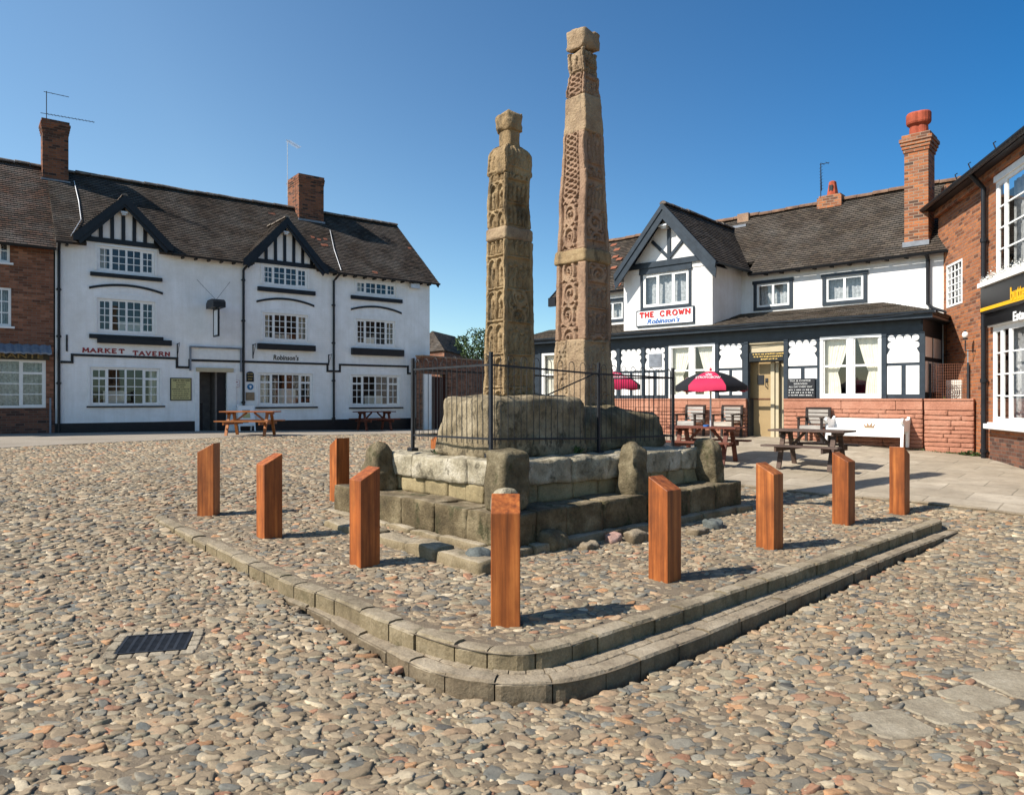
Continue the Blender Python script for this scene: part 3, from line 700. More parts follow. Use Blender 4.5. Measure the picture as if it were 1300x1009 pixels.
def bould(px, py, s, seed, label, mat, z=None):
    D = F*(H-.2)/(py-CY); x = (px-CX)/F*D; mb = MB(); rock(mb, (0,0,s[2]*.28), s, 0, seed, .05, .45, 8, 3.0)
    o = build('boulder', mb, M[mat], None, smooth=True); o.location = (x, D, z if z is not None else float(I(x, D))-.005); o.rotation_euler = (0,0,SB.rz)
    tag(o, label, 'boulder', 'loose boulders about the steps')
M['pinkrock'] = m_stone('pink_boulder', (.40,.25,.2,1), (.25,.15,.12,1), (.5,.36,.3,1), scale=4, bump=.5)
M['bluerock'] = m_stone('blue_grey_boulder', (.12,.13,.12,1), (.06,.065,.06,1), (.2,.2,.18,1), scale=4, bump=.5)
bould(776, 690, (.26,.17,.13), 41, 'pale pink rounded boulder at the right foot of the steps', 'pinkrock')
bould(748, 700, (.25,.17,.12), 42, 'brown rounded boulder in front of the pink one by the steps', 'kerb2')
bould(806, 690, (.30,.2,.14), 43, 'long pinkish grey boulder just right of the pink one', 'kerb2')
bould(905, 672, (.26,.2,.13), 44, 'blue-grey boulder on the cobbles between two bollards on the right', 'bluerock')
bould(874, 655, (.22,.24,.34), 45, 'dark mossy boulder stood against the steps, half behind a bollard', 'mossy')
bould(885, 679, (.3,.16,.1), 46, 'flat reddish boulder low beside the blue-grey one', 'kerb2')
bould(700, 700, (.36,.28,.26), 47, 'squat dark boulder at the front corner of the steps, right of the nearest bollard', 'mossy')
bould(608, 722, (.30,.22,.2), 48, 'dark angular boulder left of the nearest bollard', 'bluerock')
bould(667, 690, (.3,.3,.34), 49, 'tall dark boulder against the front corner of the steps', 'mossy')
bould(437, 640, (.26,.26,.24), 50, 'squared pale stone at the far left foot of the steps', 'buff')

# --- carving: relief height 0..1 over one face; u in -1..1 across, z in metres
def vine(u, z, P=.62, ph=0):
    h = np.zeros_like(u); k = np.floor((z+ph)/(P/2)); zc = (k+.5)*(P/2)-ph; sg = np.where(k%2 == 0, 1., -1.)
    dx = (u-.06*sg)*.24; dz = z-zc; r = np.hypot(dx, dz); th = np.arctan2(dz, dx*sg)
    ring = np.abs(r-.135) < .026; sp = ((r*11-th/(2*PI)) % 1.0 < .5) & (r < .11)
    link = (np.abs(dx-sg*(.155-np.abs(np.abs(dz)-.155)*1.0)) < .022) & (r > .15)
    leaf = (np.hypot(dx+sg*.14, np.abs(dz)-.125) < .03) | (np.hypot(dx-sg*.15, np.abs(dz)-.13) < .022)
    return (ring | sp | link | leaf).astype(float)
def knot(u, z, n=4, p=.30):
    h = np.zeros_like(u)
    for k in range(n):
        c_ = .74*np.sin(2*PI*z/p+k*2*PI/n); sl = np.sqrt(1+(.74*2*PI/p*.17*np.cos(2*PI*z/p+k*2*PI/n))**2)
        h = np.maximum(h, (np.abs(u-c_) < .085*sl)*(1-.25*(k%2)))
    return h
def arcade(u, z, cols=2, P=.42, ph=0, seed=0):
    cw = 2/cols; k = np.floor((u+1)/cw); uc = -1+(k+.5)*cw; x = (u-uc)*.24; j = np.floor((z+ph)/P); zl = (z+ph)-j*P
    W = cw*.24*.43; top = P*.66
    d = np.where(zl < top, W-np.abs(x), W-np.hypot(x, zl-top)); rim = (np.abs(d) < .014)
    hd = np.hypot(x, zl-P*.60) < .036; w_ = .03+.028*np.clip((P*.5-zl)/P*2, 0, 1); body = (np.abs(x+.01*np.sin(zl*30+j*2+seed)) < w_) & (zl < P*.52) & (zl > .03)
    fold = (np.abs(np.abs(x)-.02) < .006) & body & (zl < P*.4)
    band = (zl < .022)
    return np.clip(rim*1. + hd*1. + body*.8 - fold*.6 + band*.8, 0, 1)
def figures(u, z, P=.5, ph=0, seed=0):
    P = P*.72; j = np.floor((z+ph)/P); zl = (z+ph)-j*P; h = np.zeros_like(u); m = j%3
    for c_, s_ in ((-.62,.03),(-.2,0.),(.22,.04),(.64,.01)):
        c2 = c_+.05*np.sin(j*2.3+seed); x = (u-c2)*.24; hd = np.hypot(x, zl-(P*.80-s_)) < .027
        body = (np.abs(x+.008*np.sin(zl*26+seed+c_*7)) < .019+.026*np.clip((P*.68-zl)/P, 0, 1)) & (zl < P*.72-s_) & (zl > .03)
        arm = (np.abs(zl-(P*.5+x*1.1)) < .010) & (np.abs(x) < .055)
        h = np.maximum(h, np.maximum(np.maximum(hd*1., arm*.95), body*(.72+.28*np.sign(np.sin(x*260+seed)))))
    ring = np.abs(np.hypot(u*.24*.9, (zl-P*.45)*.9)-.17) < .012
    return np.clip(np.maximum(np.maximum(h*(m != 1), ring*1.*(m == 1)), np.maximum(vine(u, z*1.3)*(m == 1), (zl < .018)*.9)), 0, 1)
def panel(fn, lo=-.75, hi=.75, **kw):
    def f(u, z):
        m = (u > lo) & (u < hi); uu = (u-lo)/(hi-lo)*2-1; e = (np.abs(u-lo) < .05) | (np.abs(u-hi) < .05)
        return np.where(m, np.maximum(fn(uu, z, **kw), e*1.), 1.)
    return f
def worn(u, z): return np.ones_like(u)
def blur(h, k=1):
    for _ in range(k):
        p = np.pad(h, 1, mode='edge'); h = (p[:-2,1:-1]+p[2:,1:-1]+p[1:-1,:-2]+p[1:-1,2:]+2*p[1:-1,1:-1])/6
    return h
def shaft(mb, cx, cy, z0, z1, a0, b0, a1, b1, faces, depth=.022, n=76, rough=.010, seed=0, chip=.018, step=.0068, bulge=None):
    """tapering four-sided stone with carved faces. a: width along the right direction, b: along the left one.
    faces: relief functions of front-right, back-right, back-left, front-left"""
    nz = max(3, int((z1-z0)/step)); zz = np.linspace(z0, z1, nz+1); uu = (np.arange(n)/n)*2-1
    rows = []
    c4 = [((-1,-1),(1,-1)),((1,-1),(1,1)),((1,1),(-1,1)),((-1,1),(-1,-1))]; nr = [(0,-1),(1,0),(0,1),(-1,0)]
    R4 = []
    for k in range(4):
        U, Z = np.meshgrid(uu, zz); Hh = blur(faces[k](U, Z), 1)
        edge = np.clip((1-np.abs(U))/.06, 0, 1); R4.append((Hh-1)*depth*edge)
    V = np.zeros(((nz+1), 4*n, 3))
    for i, z in enumerate(zz):
        t = (z-z0)/(z1-z0); A = (a0+(a1-a0)*t)/2; B = (b0+(b1-b0)*t)/2
        ed = min(z-z0, z1-z)/.03; cap = 0 if ed > 1 else (1-ed)**2*chip
        A -= cap; B -= cap
        if bulge: A += bulge(t)[0]; B += bulge(t)[1]
        for k in range(4):
            p0 = np.array(c4[k][0])*(A,B); p1 = np.array(c4[k][1])*(A,B); s = (uu[:,None]+1)/2
            P = p0*(1-s)+p1*s; q = R4[k][i][:,None]; rc = np.clip(1-(1-np.abs(uu))/.09, 0, 1)**2*-.018
            P = P + np.array(nr[k])*(q + rc[:,None]*.6)
            V[i, k*n:(k+1)*n, :2] = P
        V[i,:,2] = z
    V = V.reshape(-1,3); L = []
    off = Vector((seed*5.1, seed*2.3, seed))
    for p in V:
        v = Vector(p)+off; d = noise.noise_vector(v*2.2)*rough*1.5 + noise.noise_vector(v*9)*rough*.5 + noise.noise_vector(v*31)*rough*.22
        L.append((cx+Rd[0]*(p[0]+d.x)+Ld[0]*(p[1]+d.y), cy+Rd[1]*(p[0]+d.x)+Ld[1]*(p[1]+d.y), p[2]+d.z*.4))
    m = 4*n; fs = [(i*m+k, i*m+(k+1)%m, (i+1)*m+(k+1)%m, (i+1)*m+k) for i in range(nz) for k in range(m)]
    fs.append(tuple(range(m-1,-1,-1))); fs.append(tuple(nz*m+k for k in range(m)))
    mb.add(L, fs)
def zat(py, D): return H + (CY-py)/F*D
def sec(parent, name, mat, c, y0, y1, D, a0, b0, a1, b1, faces, **kw):
    k_ = 1.03 if D > 9.5 else .985
    a0, b0, a1, b1 = a0*k_, b0*k_, a1*k_, b1*k_
    mb = MB(); shaft(mb, c[0], c[1], zat(y0, D), zat(y1, D), a0, b0, a1, b1, faces, **kw)
    return build(name, mb, M[mat], parent, smooth=True, shift=(c[0], c[1], parent.location[2]))
W4 = [worn]*4
ZB = 1.08
# small cross
sx, sy = -.03, 8.97
sm = root('stone_cross', 'shorter ochre carved stone cross shaft with a broken knob of a head', 'stone cross', (sx, sy, ZB))
def blockat(parent, name, x, y, s, seed, mat, dome, rough, rnd=.3):
    c = rl(x, y); mb = MB(); rock(mb, (0,0,s[2]/2), s, 0, seed, rough, rnd, 22, 1.6, .04, (0,0), dome)
    pl = parent.location; v = []
    ca, sa = math.cos(SB.rz), math.sin(SB.rz)
    mb.v = [(c[0]+x_*ca-y_*sa, c[1]+x_*sa+y_*ca, ZB-.04+z_) for x_, y_, z_ in mb.v]
    return build(name, mb, M[mat], parent, smooth=True, shift=tuple(pl))
blockat(sm, 'socket_stone', 1.40, 1.42, (1.54,1.14,.73), 5, 'socket', .04, .065, .12)
D = 8.82; c = (sx, sy)
ar = lambda ph=0, P=.42, s=0: panel(arcade, -.82, .86, cols=2, P=P, ph=ph, seed=s)
fg = lambda ph=0, P=.62, s=0: panel(figures, -.82, .82, P=P, ph=ph, seed=s)
sec(sm, 'lower_shaft', 'crossO', c, 502, 304, D, .53, .40, .475, .355, [fg(.1,.55), ar(), fg(.3), ar(.12,.40,1)], rough=.016, seed=1, depth=.034)
sec(sm, 'collar', 'crossT', c, 305, 288, D, .49, .375, .475, .362, W4, rough=.02, seed=2, n=16, step=.02)
sec(sm, 'upper_shaft', 'crossO', c, 289, 220, D, .455, .345, .42, .335, [fg(.2,.4), ar(), fg(), panel(arcade,-.8,.85,cols=2,P=.34,ph=.05,seed=3)], rough=.02, seed=3, depth=.036)
sec(sm, 'shoulder', 'crossO', c, 222, 179, D, .445, .36, .435, .35, [fg(.3,.45), worn, worn, panel(arcade,-.9,.2,cols=1,P=.3,ph=.0)], rough=.024, seed=4, depth=.018, bulge=lambda t: (-.15*max(0,(t-.6)/.4)**2.4, -.11*max(0,(t-.6)/.4)**2.4))
mb = MB(); hc = zat(162, 8.95)
rock(mb, (0,0,hc-ZB+.045), (.26,.27,.24), SB.rz, 61, .035, .22, 12, 5.0); rock(mb, (.0,0,hc-ZB-.13), (.20,.21,.28), SB.rz, 63, .015, .2, 8, 5.0)
build('head', mb, M['crossO'], sm, smooth=True)
# tall cross
tx_, ty_ = 1.0, 10.2
ta = root('stone_cross', 'tall pinkish carved stone cross shaft rising high above the roofs', 'stone cross', (tx_, ty_, ZB))
blockat(ta, 'socket_stone', 3.06, 1.62, (1.78,1.36,.50), 9, 'mossy', .17, .09, .2)
D = 10.0; c = (tx_, ty_)
vn = lambda ph=0, lo=-.8, hi=.55: panel(vine, lo, hi, ph=ph)
sec(ta, 'base_shaft', 'crossT', c, 528, 431, D, .60, .60, .555, .56, [panel(figures,-.8,.7,P=.5), worn, worn, panel(vine, -.85, -.1, ph=.1)], rough=.02, seed=11, depth=.022)
sec(ta, 'lower_shaft', 'crossP', c, 432, 333, D, .545, .55, .515, .53, [fg(.25,.5), vn(), fg(), vn(.05)], rough=.012, seed=12, depth=.042)
sec(ta, 'collar', 'crossO', c, 334, 317, D, .555, .575, .535, .555, W4, rough=.02, seed=13, n=16, step=.02)
sec(ta, 'middle_shaft', 'crossP', c, 318, 216, D, .51, .505, .425, .44, [fg(.4,.6), vn(), fg(), lambda u, z: np.where(z < zat(250, 10.0), vn(.2)(u, z), panel(knot,-.8,.55)(u, z))], rough=.014, seed=14, depth=.040)
sec(ta, 'knotwork_shaft', 'crossP', c, 220, 165, D, .43, .43, .395, .40, [panel(arcade,-.7,.8,cols=2,P=.5), worn, worn, panel(knot,-.8,.55)], rough=.016, seed=15, depth=.034)
sec(ta, 'plain_shaft', 'crossT', c, 167, 118, D, .395, .41, .335, .345, W4, rough=.016, seed=16)
sec(ta, 'upper_shaft', 'crossP', c, 119, 90, D, .345, .33, .30, .28, [fg(.1,.35), worn, worn, panel(knot,-.9,.8,n=3,p=.22)], rough=.03, seed=17, depth=.03)
sec(ta, 'neck', 'crossT', c, 91, 60, D, .31, .285, .33, .295, [fg(.1,.3), worn, worn, panel(arcade,-.8,.8,cols=1,P=.3)], rough=.04, seed=18, depth=.03)
mb = MB(); z1 = zat(40, 10.15)
rock(mb, (0,0,z1-.135-ZB), (.37,.325,.27), SB.rz, 71, .028, .16, 14, 6.0)
build('head', mb, M['crossT'], ta, smooth=True)

# railing round the crosses
P0 = np.array((-.23, 7.92)); zr0 = 1.08
def fp(x, y): return (P0[0]+Rd[0]*x+Ld[0]*y, P0[1]+Rd[1]*x+Ld[1]*y)
fx, fy = 3.38, 1.48
posts = [(0,0,.06),(fx*.5+.1,0,0),(fx,0,-.02),(fx,fy,0),(fx*.5,fy,.03),(0,fy,.05)]
rail = root('iron_railing', 'low black iron hoop-topped railing around the foot of both crosses', 'railing', (P0[0], P0[1], zr0), SB.rz)
for x, y, dz in posts:
    mb = MB(); mb.box(x-.017,x+.017,y-.017,y+.017,dz-.02,dz+1.12); mb.box(x-.05,x+.05,y-.05,y+.05,dz-.03,dz+.012)
    build('post', mb, M['iron'], rail)
for k in range(6):
    a, b_ = posts[k], posts[(k+1)%6]; mb = MB(); L = math.hypot(b_[0]-a[0], b_[1]-a[1]); d = ((b_[0]-a[0])/L, (b_[1]-a[1])/L)
    Q = lambda s, z: (a[0]+d[0]*s, a[1]+d[1]*s, (a[2]+(b_[2]-a[2])*s/L)+z)
    mb.seg(Q(.02,.98), Q(L-.02,.98), .010, .022); mb.seg(Q(.02,.17), Q(L-.02,.17), .010, .022)
    n = int(L/.18); w_ = L/n
    for i in range(n):
        s0 = w_*(i+.5)-.046; s1 = s0+.092
        pts = [Q(s0,.11), Q(s0,1.02)]+[Q((s0+s1)/2-.046*math.cos(PI*j/8), 1.05+.05*math.sin(PI*j/8)) for j in range(0,9)]+[Q(s1,1.02), Q(s1,.11)]
        mb.tube(pts, .0042, 6)
    build('hooped_panel', mb, M['iron'], rail, smooth=False)
mb = MB(); mb.tube([(fx*.5+.1, .02, 1.0), (fx*.5-.25, .55, .72)], .009, 6); build('stay', mb, M['iron'], rail)
# tufts of weed on the upper step
def tuft(px, py, D, n, r, label, h=.09, seed=1, z=None):
    rg = random.Random(seed); x = (px-CX)/F*D; zz = z if z is not None else H+(CY-py)/F*D; mb = MB()
    for i in range(n):
        a = rg.uniform(0,2*PI); q = r*math.sqrt(rg.random()); b0 = Vector((q*math.cos(a), q*math.sin(a), -.01)); l = h*rg.uniform(.5,1.1)
        d = Vector((rg.uniform(-.7,.7), rg.uniform(-.7,.7), 1)).normalized(); s = d.cross(Vector((math.cos(a),math.sin(a),.2))).normalized()*l*.18
        m_ = b0+d*l*.55; e = b0+d*l+Vector((d.x,d.y,-.4))*l*.25
        mb.add([b0, m_+s, e, m_-s], [(0,1,2,3)])
    o = build('weed_tuft', mb, M['leaf'], None); o.location = (x, D, zz); tag(o, label, 'weeds', 'weeds growing in the stonework'); return o
tuft(560, 578, 9.0, 60, .12, 'bright weeds on the upper step below the left end of the pale socket stone', z=1.08, seed=2)
tuft(730, 575, 8.9, 35, .06, 'small weed under the shaded side of the socket stone, between two railing posts', .14, 3, z=1.08)

# ------------------------------------------------------------------ bollards
def bollard(px, py, D_, yaw, label, src=[None]):
    x = (px-CX)/F*D_
    if src[0] is None:
        o = root('timber_bollard', label, 'bollard'); mb = MB(); a = .1
        lo_, hi_ = .775, .885
        vs = [(-a,-a,-.1),(a,-a,-.1),(a,a,-.1),(-a,a,-.1),(-a,-a,lo_),(a,-a,lo_),(a,a,hi_),(-a,a,hi_)]
        mb.add(vs, [(0,3,2,1),(4,5,6,7),(0,1,5,4),(1,2,6,5),(2,3,7,6),(3,0,4,7)]); build('post', mb, M['oak'], o, bevel=.006); src[0] = o
    else: o = copy_tree(src[0]); o['label'] = label
    o['group'] = 'timber bollards round the island'
    o.location = (x, D_, max(float(I(x, D_)), g(x, D_)) if True else 0); o.rotation_euler = (0,0,yaw)
fr_ = math.atan2(Rd[1], Rd[0])
B = [(642,5.03,0,'nearest timber bollard, at the front corner of the cobbled island'),
 (463,6.58,fr_-PI/2,'timber bollard on the left side of the island, first back from the corner'),
 (342,7.68,fr_-PI/2,'timber bollard on the left side of the island, second back from the front corner'),
 (265,8.9,-PI/2,'farthest left timber bollard, before the cobbles and the notice board of the tavern'),
 (431,10.1,fr_-PI,'timber bollard behind the stepped base, seen between the railing and the tavern front'),
 (558,11.35,fr_-PI,'mostly hidden timber bollard seen through the railing left of the pale socket stone'),
 (844,6.25,fr_,'timber bollard on the right side of the island, first back from the corner'),
 (977,7.55,fr_,'timber bollard on the right side, before the open space between the two terrace picnic tables'),
 (1071,9.0,fr_,'timber bollard on the right side, in front of the feet of the grey picnic table'),
 (1142,10.15,fr_+PI/2,'rightmost timber bollard, in front of the white crown bench')]
for px, D_, yaw, lab in B: bollard(px, 0, D_, yaw, lab)
# ------------------------------------------------------------------ building kit
def wall(mb, u0, u1, z0, z1, holes, y=0.0, dep=.12, top=None):
    """face at y with real openings; holes (u0,u1,z0,z1); reveals dep deep"""
    holes = [h for h in holes if u0-1e-4 <= h[0] and h[1] <= u1+1e-4 and h[3] <= z1+1e-4 and h[2] >= z0-1e-4]
    us = sorted(set([u0,u1]+[h[0] for h in holes]+[h[1] for h in holes])); zs = sorted(set([z0,z1]+[h[2] for h in holes]+[h[3] for h in holes]))
    us = [u for u in us if u0-1e-6 <= u <= u1+1e-6]; zs = [z for z in zs if z0-1e-6 <= z <= z1+1e-6]
    for i in range(len(us)-1):
        for j in range(len(zs)-1):
            uc, zc = (us[i]+us[i+1])/2, (zs[j]+zs[j+1])/2
            if any(h[0] < uc < h[1] and h[2] < zc < h[3] for h in holes): continue
            mb.add([(us[i],y,zs[j]),(us[i+1],y,zs[j]),(us[i+1],y,zs[j+1]),(us[i],y,zs[j+1])], [(0,1,2,3)])
    for a, b_, c, d in holes:
        mb.add([(a,y,c),(b_,y,c),(b_,y+dep,c),(a,y+dep,c)], [(0,3,2,1)]); mb.add([(a,y,d),(b_,y,d),(b_,y+dep,d),(a,y+dep,d)], [(0,1,2,3)])
        mb.add([(a,y,c),(a,y,d),(a,y+dep,d),(a,y+dep,c)], [(0,3,2,1)]); mb.add([(b_,y,c),(b_,y,d),(b_,y+dep,d),(b_,y+dep,c)], [(0,1,2,3)])
def roof(mb, e0, e1, r0, r1, course=.11, seed=0, lift=.018, du=.3, sag=.03, thick=.07):
    """tiled slope from eave line e0-e1 up to ridge line r0-r1, stepped course by course"""
    e0, e1, r0, r1 = map(Vector, (e0, e1, r0, r1)); L = ((r0+r1)/2-(e0+e1)/2).length; n = max(2, int(L/course)); W = max((e1-e0).length, (r1-r0).length); m = max(1, int(W/du))
    nm = (e1-e0).cross((r0+r1)/2-(e0+e1)/2).normalized()
    if nm.z < 0: nm = -nm
    ud = (e1-e0).normalized() if (e1-e0).length > 1e-3 else (r1-r0).normalized()
    vs = []; fs = []; uv = []
    def P(i, t, lf):
        a = e0.lerp(r0, t); b_ = e1.lerp(r1, t); p = a.lerp(b_, i/m); s_ = noise.noise(p*.45+Vector((seed,0,0)))*sag*math.sin(PI*min(1,max(0,t)))*1.0 + noise.noise(p*2.3)*.006
        return p + nm*(lf+s_), ((p-e0).dot(ud), t*L)
    for k in range(n):
        t0, t1 = k/n, (k+1)/n
        b0 = len(vs)
        jl = [random.Random(seed*1000+k*37+i).uniform(-.004,.004) for i in range(m+1)]
        for i in range(m+1):
            for (t, lf) in ((t0, 0.0), (t0, lift+jl[i]), (t1, .001)):
                p, q = P(i, t, lf); vs.append(p); uv.append((q[0], k*course+(0 if lf != .001 else course)))
        for i in range(m):
            a = b0+i*3; c_ = a+3
            fs += [(a, c_, c_+1, a+1), (a+1, c_+1, c_+2, a+2)]
    mb.add(vs, fs, uv)
    dn = -nm*thick; q = [e0+dn, e1+dn, r1+dn, r0+dn]
    mb.add(q, [(0,3,2,1)], [(0,0)]*4)
    for a, b_ in ((e0,e1),(e1,r1),(r0,e0)): 
        if (a-b_).length > 1e-3: mb.add([a, b_, b_+dn, a+dn], [(0,1,2,3)], [(0,0),(1,0),(1,.1),(0,.1)])
def ridge_tiles(mb, a, b_, r=.11, seg=.42, seed=0):
    a, b_ = Vector(a), Vector(b_); L = (b_-a).length; n = max(1, int(L/seg)); rg = random.Random(seed); d = (b_-a)/n; t = d.normalized(); s = t.cross(Vector((0,0,1))).normalized(); up = s.cross(t)
    for k in range(n):
        p = a+d*k; q = a+d*(k+.97); vs = []; dz = rg.uniform(-.012,.012); rr = r*rg.uniform(.94,1.05)
        for c, f in ((p, 1.06), (q, .96)):
            for i in range(9):
                w_ = PI*i/8*1.12-.19; vs.append(c + s*(math.cos(w_)*rr*f*1.15) + up*(math.sin(w_)*rr*f*.85+dz-.02))
        fs = [(i, i+1, i+10, i+9) for i in range(8)]+[tuple(range(8,-1,-1)), tuple(range(9,18))]
        mb.add(vs, fs)
def casement(u0, u1, z0, z1, y, lights, rows, fw=.05, bar=.022, cols=2, transom=None, ajar=(), weights=None, dark=True):
    """frame + glazing bars as one mesh, panes as another"""
    f = MB(); gls = MB(); d = .05
    f.box(u0,u1,y,y+d,z0,z0+fw); f.box(u0,u1,y,y+d,z1-fw,z1); f.box(u0,u0+fw,y+.001,y+d-.001,z0+fw,z1-fw); f.box(u1-fw,u1,y+.001,y+d-.001,z0+fw,z1-fw)
    wt = weights or [1]*lights; tot = sum(wt); a = u0+fw*.5; W = (u1-u0-fw)
    e = [a]; 
    for q in wt: e.append(e[-1]+W*q/tot)
    for x in e[1:-1]: f.box(x-fw*.5, x+fw*.5, y+.002, y+d-.002, z0+fw, z1-fw)
    for k in range(lights):
        l, r_ = e[k]+fw*.5, e[k+1]-fw*.5
        if k in (0, lights-1) and lights > 2:
            f.box(l, l+.025, y+.006, y+d-.006, z0+fw, z1-fw); f.box(r_-.025, r_, y+.006, y+d-.006, z0+fw, z1-fw); f.box(l+.025, r_-.025, y+.006, y+d-.006, z0+fw, z0+fw+.025); f.box(l+.025, r_-.025, y+.006, y+d-.006, z1-fw-.025, z1-fw)
            l += .025; r_ -= .025; zz0, zz1 = z0+fw+.025, z1-fw-.025
        else: zz0, zz1 = z0+fw, z1-fw
        for c_ in range(1, cols): x = l+(r_-l)*c_/cols; f.box(x-bar/2, x+bar/2, y+.012, y+.036, zz0, zz1)
        for c_ in range(1, rows):
            z = zz0+(zz1-zz0)*c_/rows; th = bar/2 if not (transom and c_ == rows-1 and k in (0, lights-1)) else .035
            f.box(l, r_, y+.010, y+.038, z-th, z+th)
        gls.add([(l,y+.024,zz0),(r_,y+.024,zz0),(r_,y+.024,zz1),(l,y+.024,zz1)], [(0,1,2,3)])
    return f, gls
def text_mb(body, u0, z0, w, h, y, ext=.012, shear=0, bold=.0, fit=True, spacing=1.0):
    cu = bpy.data.curves.new('t', 'FONT'); cu.body = body; cu.size = 1; cu.extrude = .01; cu.shear = shear; cu.offset = bold; cu.space_character = spacing; cu.resolution_u = 3
    o = bpy.data.objects.new('t', cu); C.objects.link(o); bpy.context.view_layer.update()
    me = bpy.data.meshes.new_from_object(o.evaluated_get(bpy.context.evaluated_depsgraph_get()))
    v = np.array([tuple(p.co) for p in me.vertices]); lo = v.min(0); hi = v.max(0); mb = MB()
    sx_ = w/(hi[0]-lo[0]); sz_ = h/(hi[1]-lo[1])
    mb.add([(u0+(p[0]-lo[0])*sx_, y-(p[2]-lo[2])/.02*ext, z0+(p[1]-lo[1])*sz_) for p in v], [tuple(p.vertices) for p in me.polygons])
    bpy.data.objects.remove(o); bpy.data.curves.remove(cu); bpy.data.meshes.remove(me); return mb
SL = {'M':([(0,0,.08,1),(.08,1,.5,.25),(.5,.25,.92,1),(.92,1,1,0)],[(0,0),(1,0),(.08,1),(.92,1)]),'A':([(.0,0,.5,1),(.5,1,1,0),(.2,.35,.8,.35)],[(0,0),(1,0)]),
 'R':([(.12,0,.12,1),(.12,1,.7,1),(.7,1,.85,.78),(.85,.78,.7,.52),(.7,.52,.12,.52),(.5,.52,.92,0)],[(.12,0),(.95,0),(.12,1)]),
 'K':([(.12,0,.12,1),(.85,1,.15,.45),(.38,.6,.9,0)],[(.12,0),(.9,0),(.12,1),(.85,1)]),'E':([(.12,0,.12,1),(.12,1,.88,1),(.12,.5,.7,.5),(.12,0,.9,0)],[(.12,1),(.12,0)]),
 'T':([(.5,0,.5,1),(.05,1,.95,1),(.05,1,.05,.75),(.95,1,.95,.75)],[(.5,0)]),'V':([(.05,1,.5,0),(.5,0,.95,1)],[(.05,1),(.95,1)]),'N':([(.1,0,.1,1),(.1,1,.9,0),(.9,0,.9,1)],[(.1,0),(.1,1),(.9,1)]),
 'H':([(.12,0,.12,1),(.88,0,.88,1),(.12,.5,.88,.5)],[(.12,0),(.12,1),(.88,0),(.88,1)]),'C':([(.9,.75,.75,1),(.75,1,.3,1),(.3,1,.08,.7),(.08,.7,.08,.3),(.08,.3,.3,0),(.3,0,.75,0),(.75,0,.92,.22)],[]),
 'O':([(.3,1,.7,1),(.7,1,.95,.7),(.95,.7,.95,.3),(.95,.3,.7,0),(.7,0,.3,0),(.3,0,.05,.3),(.05,.3,.05,.7),(.05,.7,.3,1)],[]),
 'W':([(0,1,.25,0),(.25,0,.5,.85),(.5,.85,.75,0),(.75,0,1,1)],[(0,1),(1,1)])}
def slab_text(word, u0, u1, z0, z1, y, th=.028, ext=.012, gap=.28):
    mb = MB(); n = len(word); cw = (u1-u0)/(n-gap/1.3+.0); w_ = cw*(1-gap); hgt = z1-z0; k = 0
    for i, ch in enumerate(word):
        x0 = u0+cw*i
        for (a, b_, c_, d_) in SL[ch][0]:
            k += 1; mb.seg((x0+a*w_, y-ext/2-k%7*.0004, z0+b_*hgt), (x0+c_*w_, y-ext/2-k%7*.0004, z0+d_*hgt), th if abs(a-c_) < .2 else th*.8, ext, (0,1,0))
        for (a, b_) in SL[ch][1]:
            k += 1; zz = z0+b_*hgt; mb.box(x0+a*w_-w_*.2, x0+a*w_+w_*.2, y-ext-.0006-k%5*.0003, y, zz-.009 if b_ else zz-.012, zz+.012)
    return mb
def arc_band(fr, p0, p1, p2, th=.075, proj=.035, n=16, y=0.0):
    """curved black moulding through three pixels"""
    A = [fr.uz(*p) for p in (p0, p1, p2)]; mb = MB(); o = []; inn = []
    um = (A[0][0]+A[2][0])/2; zc = (A[0][1]+A[2][1])/2; rise = A[1][1]-zc if True else 0
    for i in range(n+1):
        t = i/n; u = A[0][0]+(A[2][0]-A[0][0])*t; z = zc+rise*(1-(2*t-1)**2); o.append((u, z+th/2)); inn.append((u, z-th/2))
    mb.prism(o[::-1]+inn, 'y', y-proj, y+.01); return mb
def pipe(pts, r=.04): mb = MB(); mb.tube(pts, r, 10); return mb
def downpipe(u, ztop, zbot, y=-.06, r=.042, swan=None):
    mb = MB(); pts = [(u,y,zbot),(u,y,ztop)]
    if swan: pts += [(u+swan[0]*.3, y+swan[1]*.3, ztop+swan[2]*.3),(u+swan[0], y+swan[1], ztop+swan[2])]
    mb.tube(pts, r, 10); z = zbot+.15
    while z < ztop:
        mb.tube([(u,y,z-.04),(u,y,z+.04)], r*1.35, 10); mb.box(u-.075,u+.075,y+.02,y+.062,z-.015,z+.015); z += 1.45
    return mb
def gutter(a, b_, r=.06):
    a, b_ = Vector(a), Vector(b_); mb = MB(); n = 8; t = (b_-a).normalized(); s = t.cross(Vector((0,0,1))).normalized(); vs = []
    for c in (a, b_):
        for i in range(n+1): w_ = PI+PI*i/n; vs.append(c+s*(math.cos(w_)*r)+Vector((0,0,math.sin(w_)*r)))
        for i in range(n, -1, -1): w_ = PI+PI*i/n; vs.append(c+s*(math.cos(w_)*r*.86)+Vector((0,0,math.sin(w_)*r*.86)))
    m = 2*(n+1); mb.add(vs, [(i, (i+1)%m, (i+1)%m+m, i+m) for i in range(m)]+[tuple(range(m-1,-1,-1)), tuple(range(m,2*m))]); return mb
def brick_stack(u0, u1, y0, y1, z0, z1, flare=.05, courses=3):
    mb = MB(); h = .085; mb.box(u0,u1,y0,y1,z0,z1-h*courses-.1)
    for k in range(courses):
        f = flare*(k+1)/courses; z = z1-h*(courses-k)-.1; mb.box(u0-f,u1+f,y0-f,y1+f,z,z+h-.002)
    mb.box(u0-flare*.5,u1+flare*.5,y0-flare*.5,y1+flare*.5,z1-.1,z1); return mb
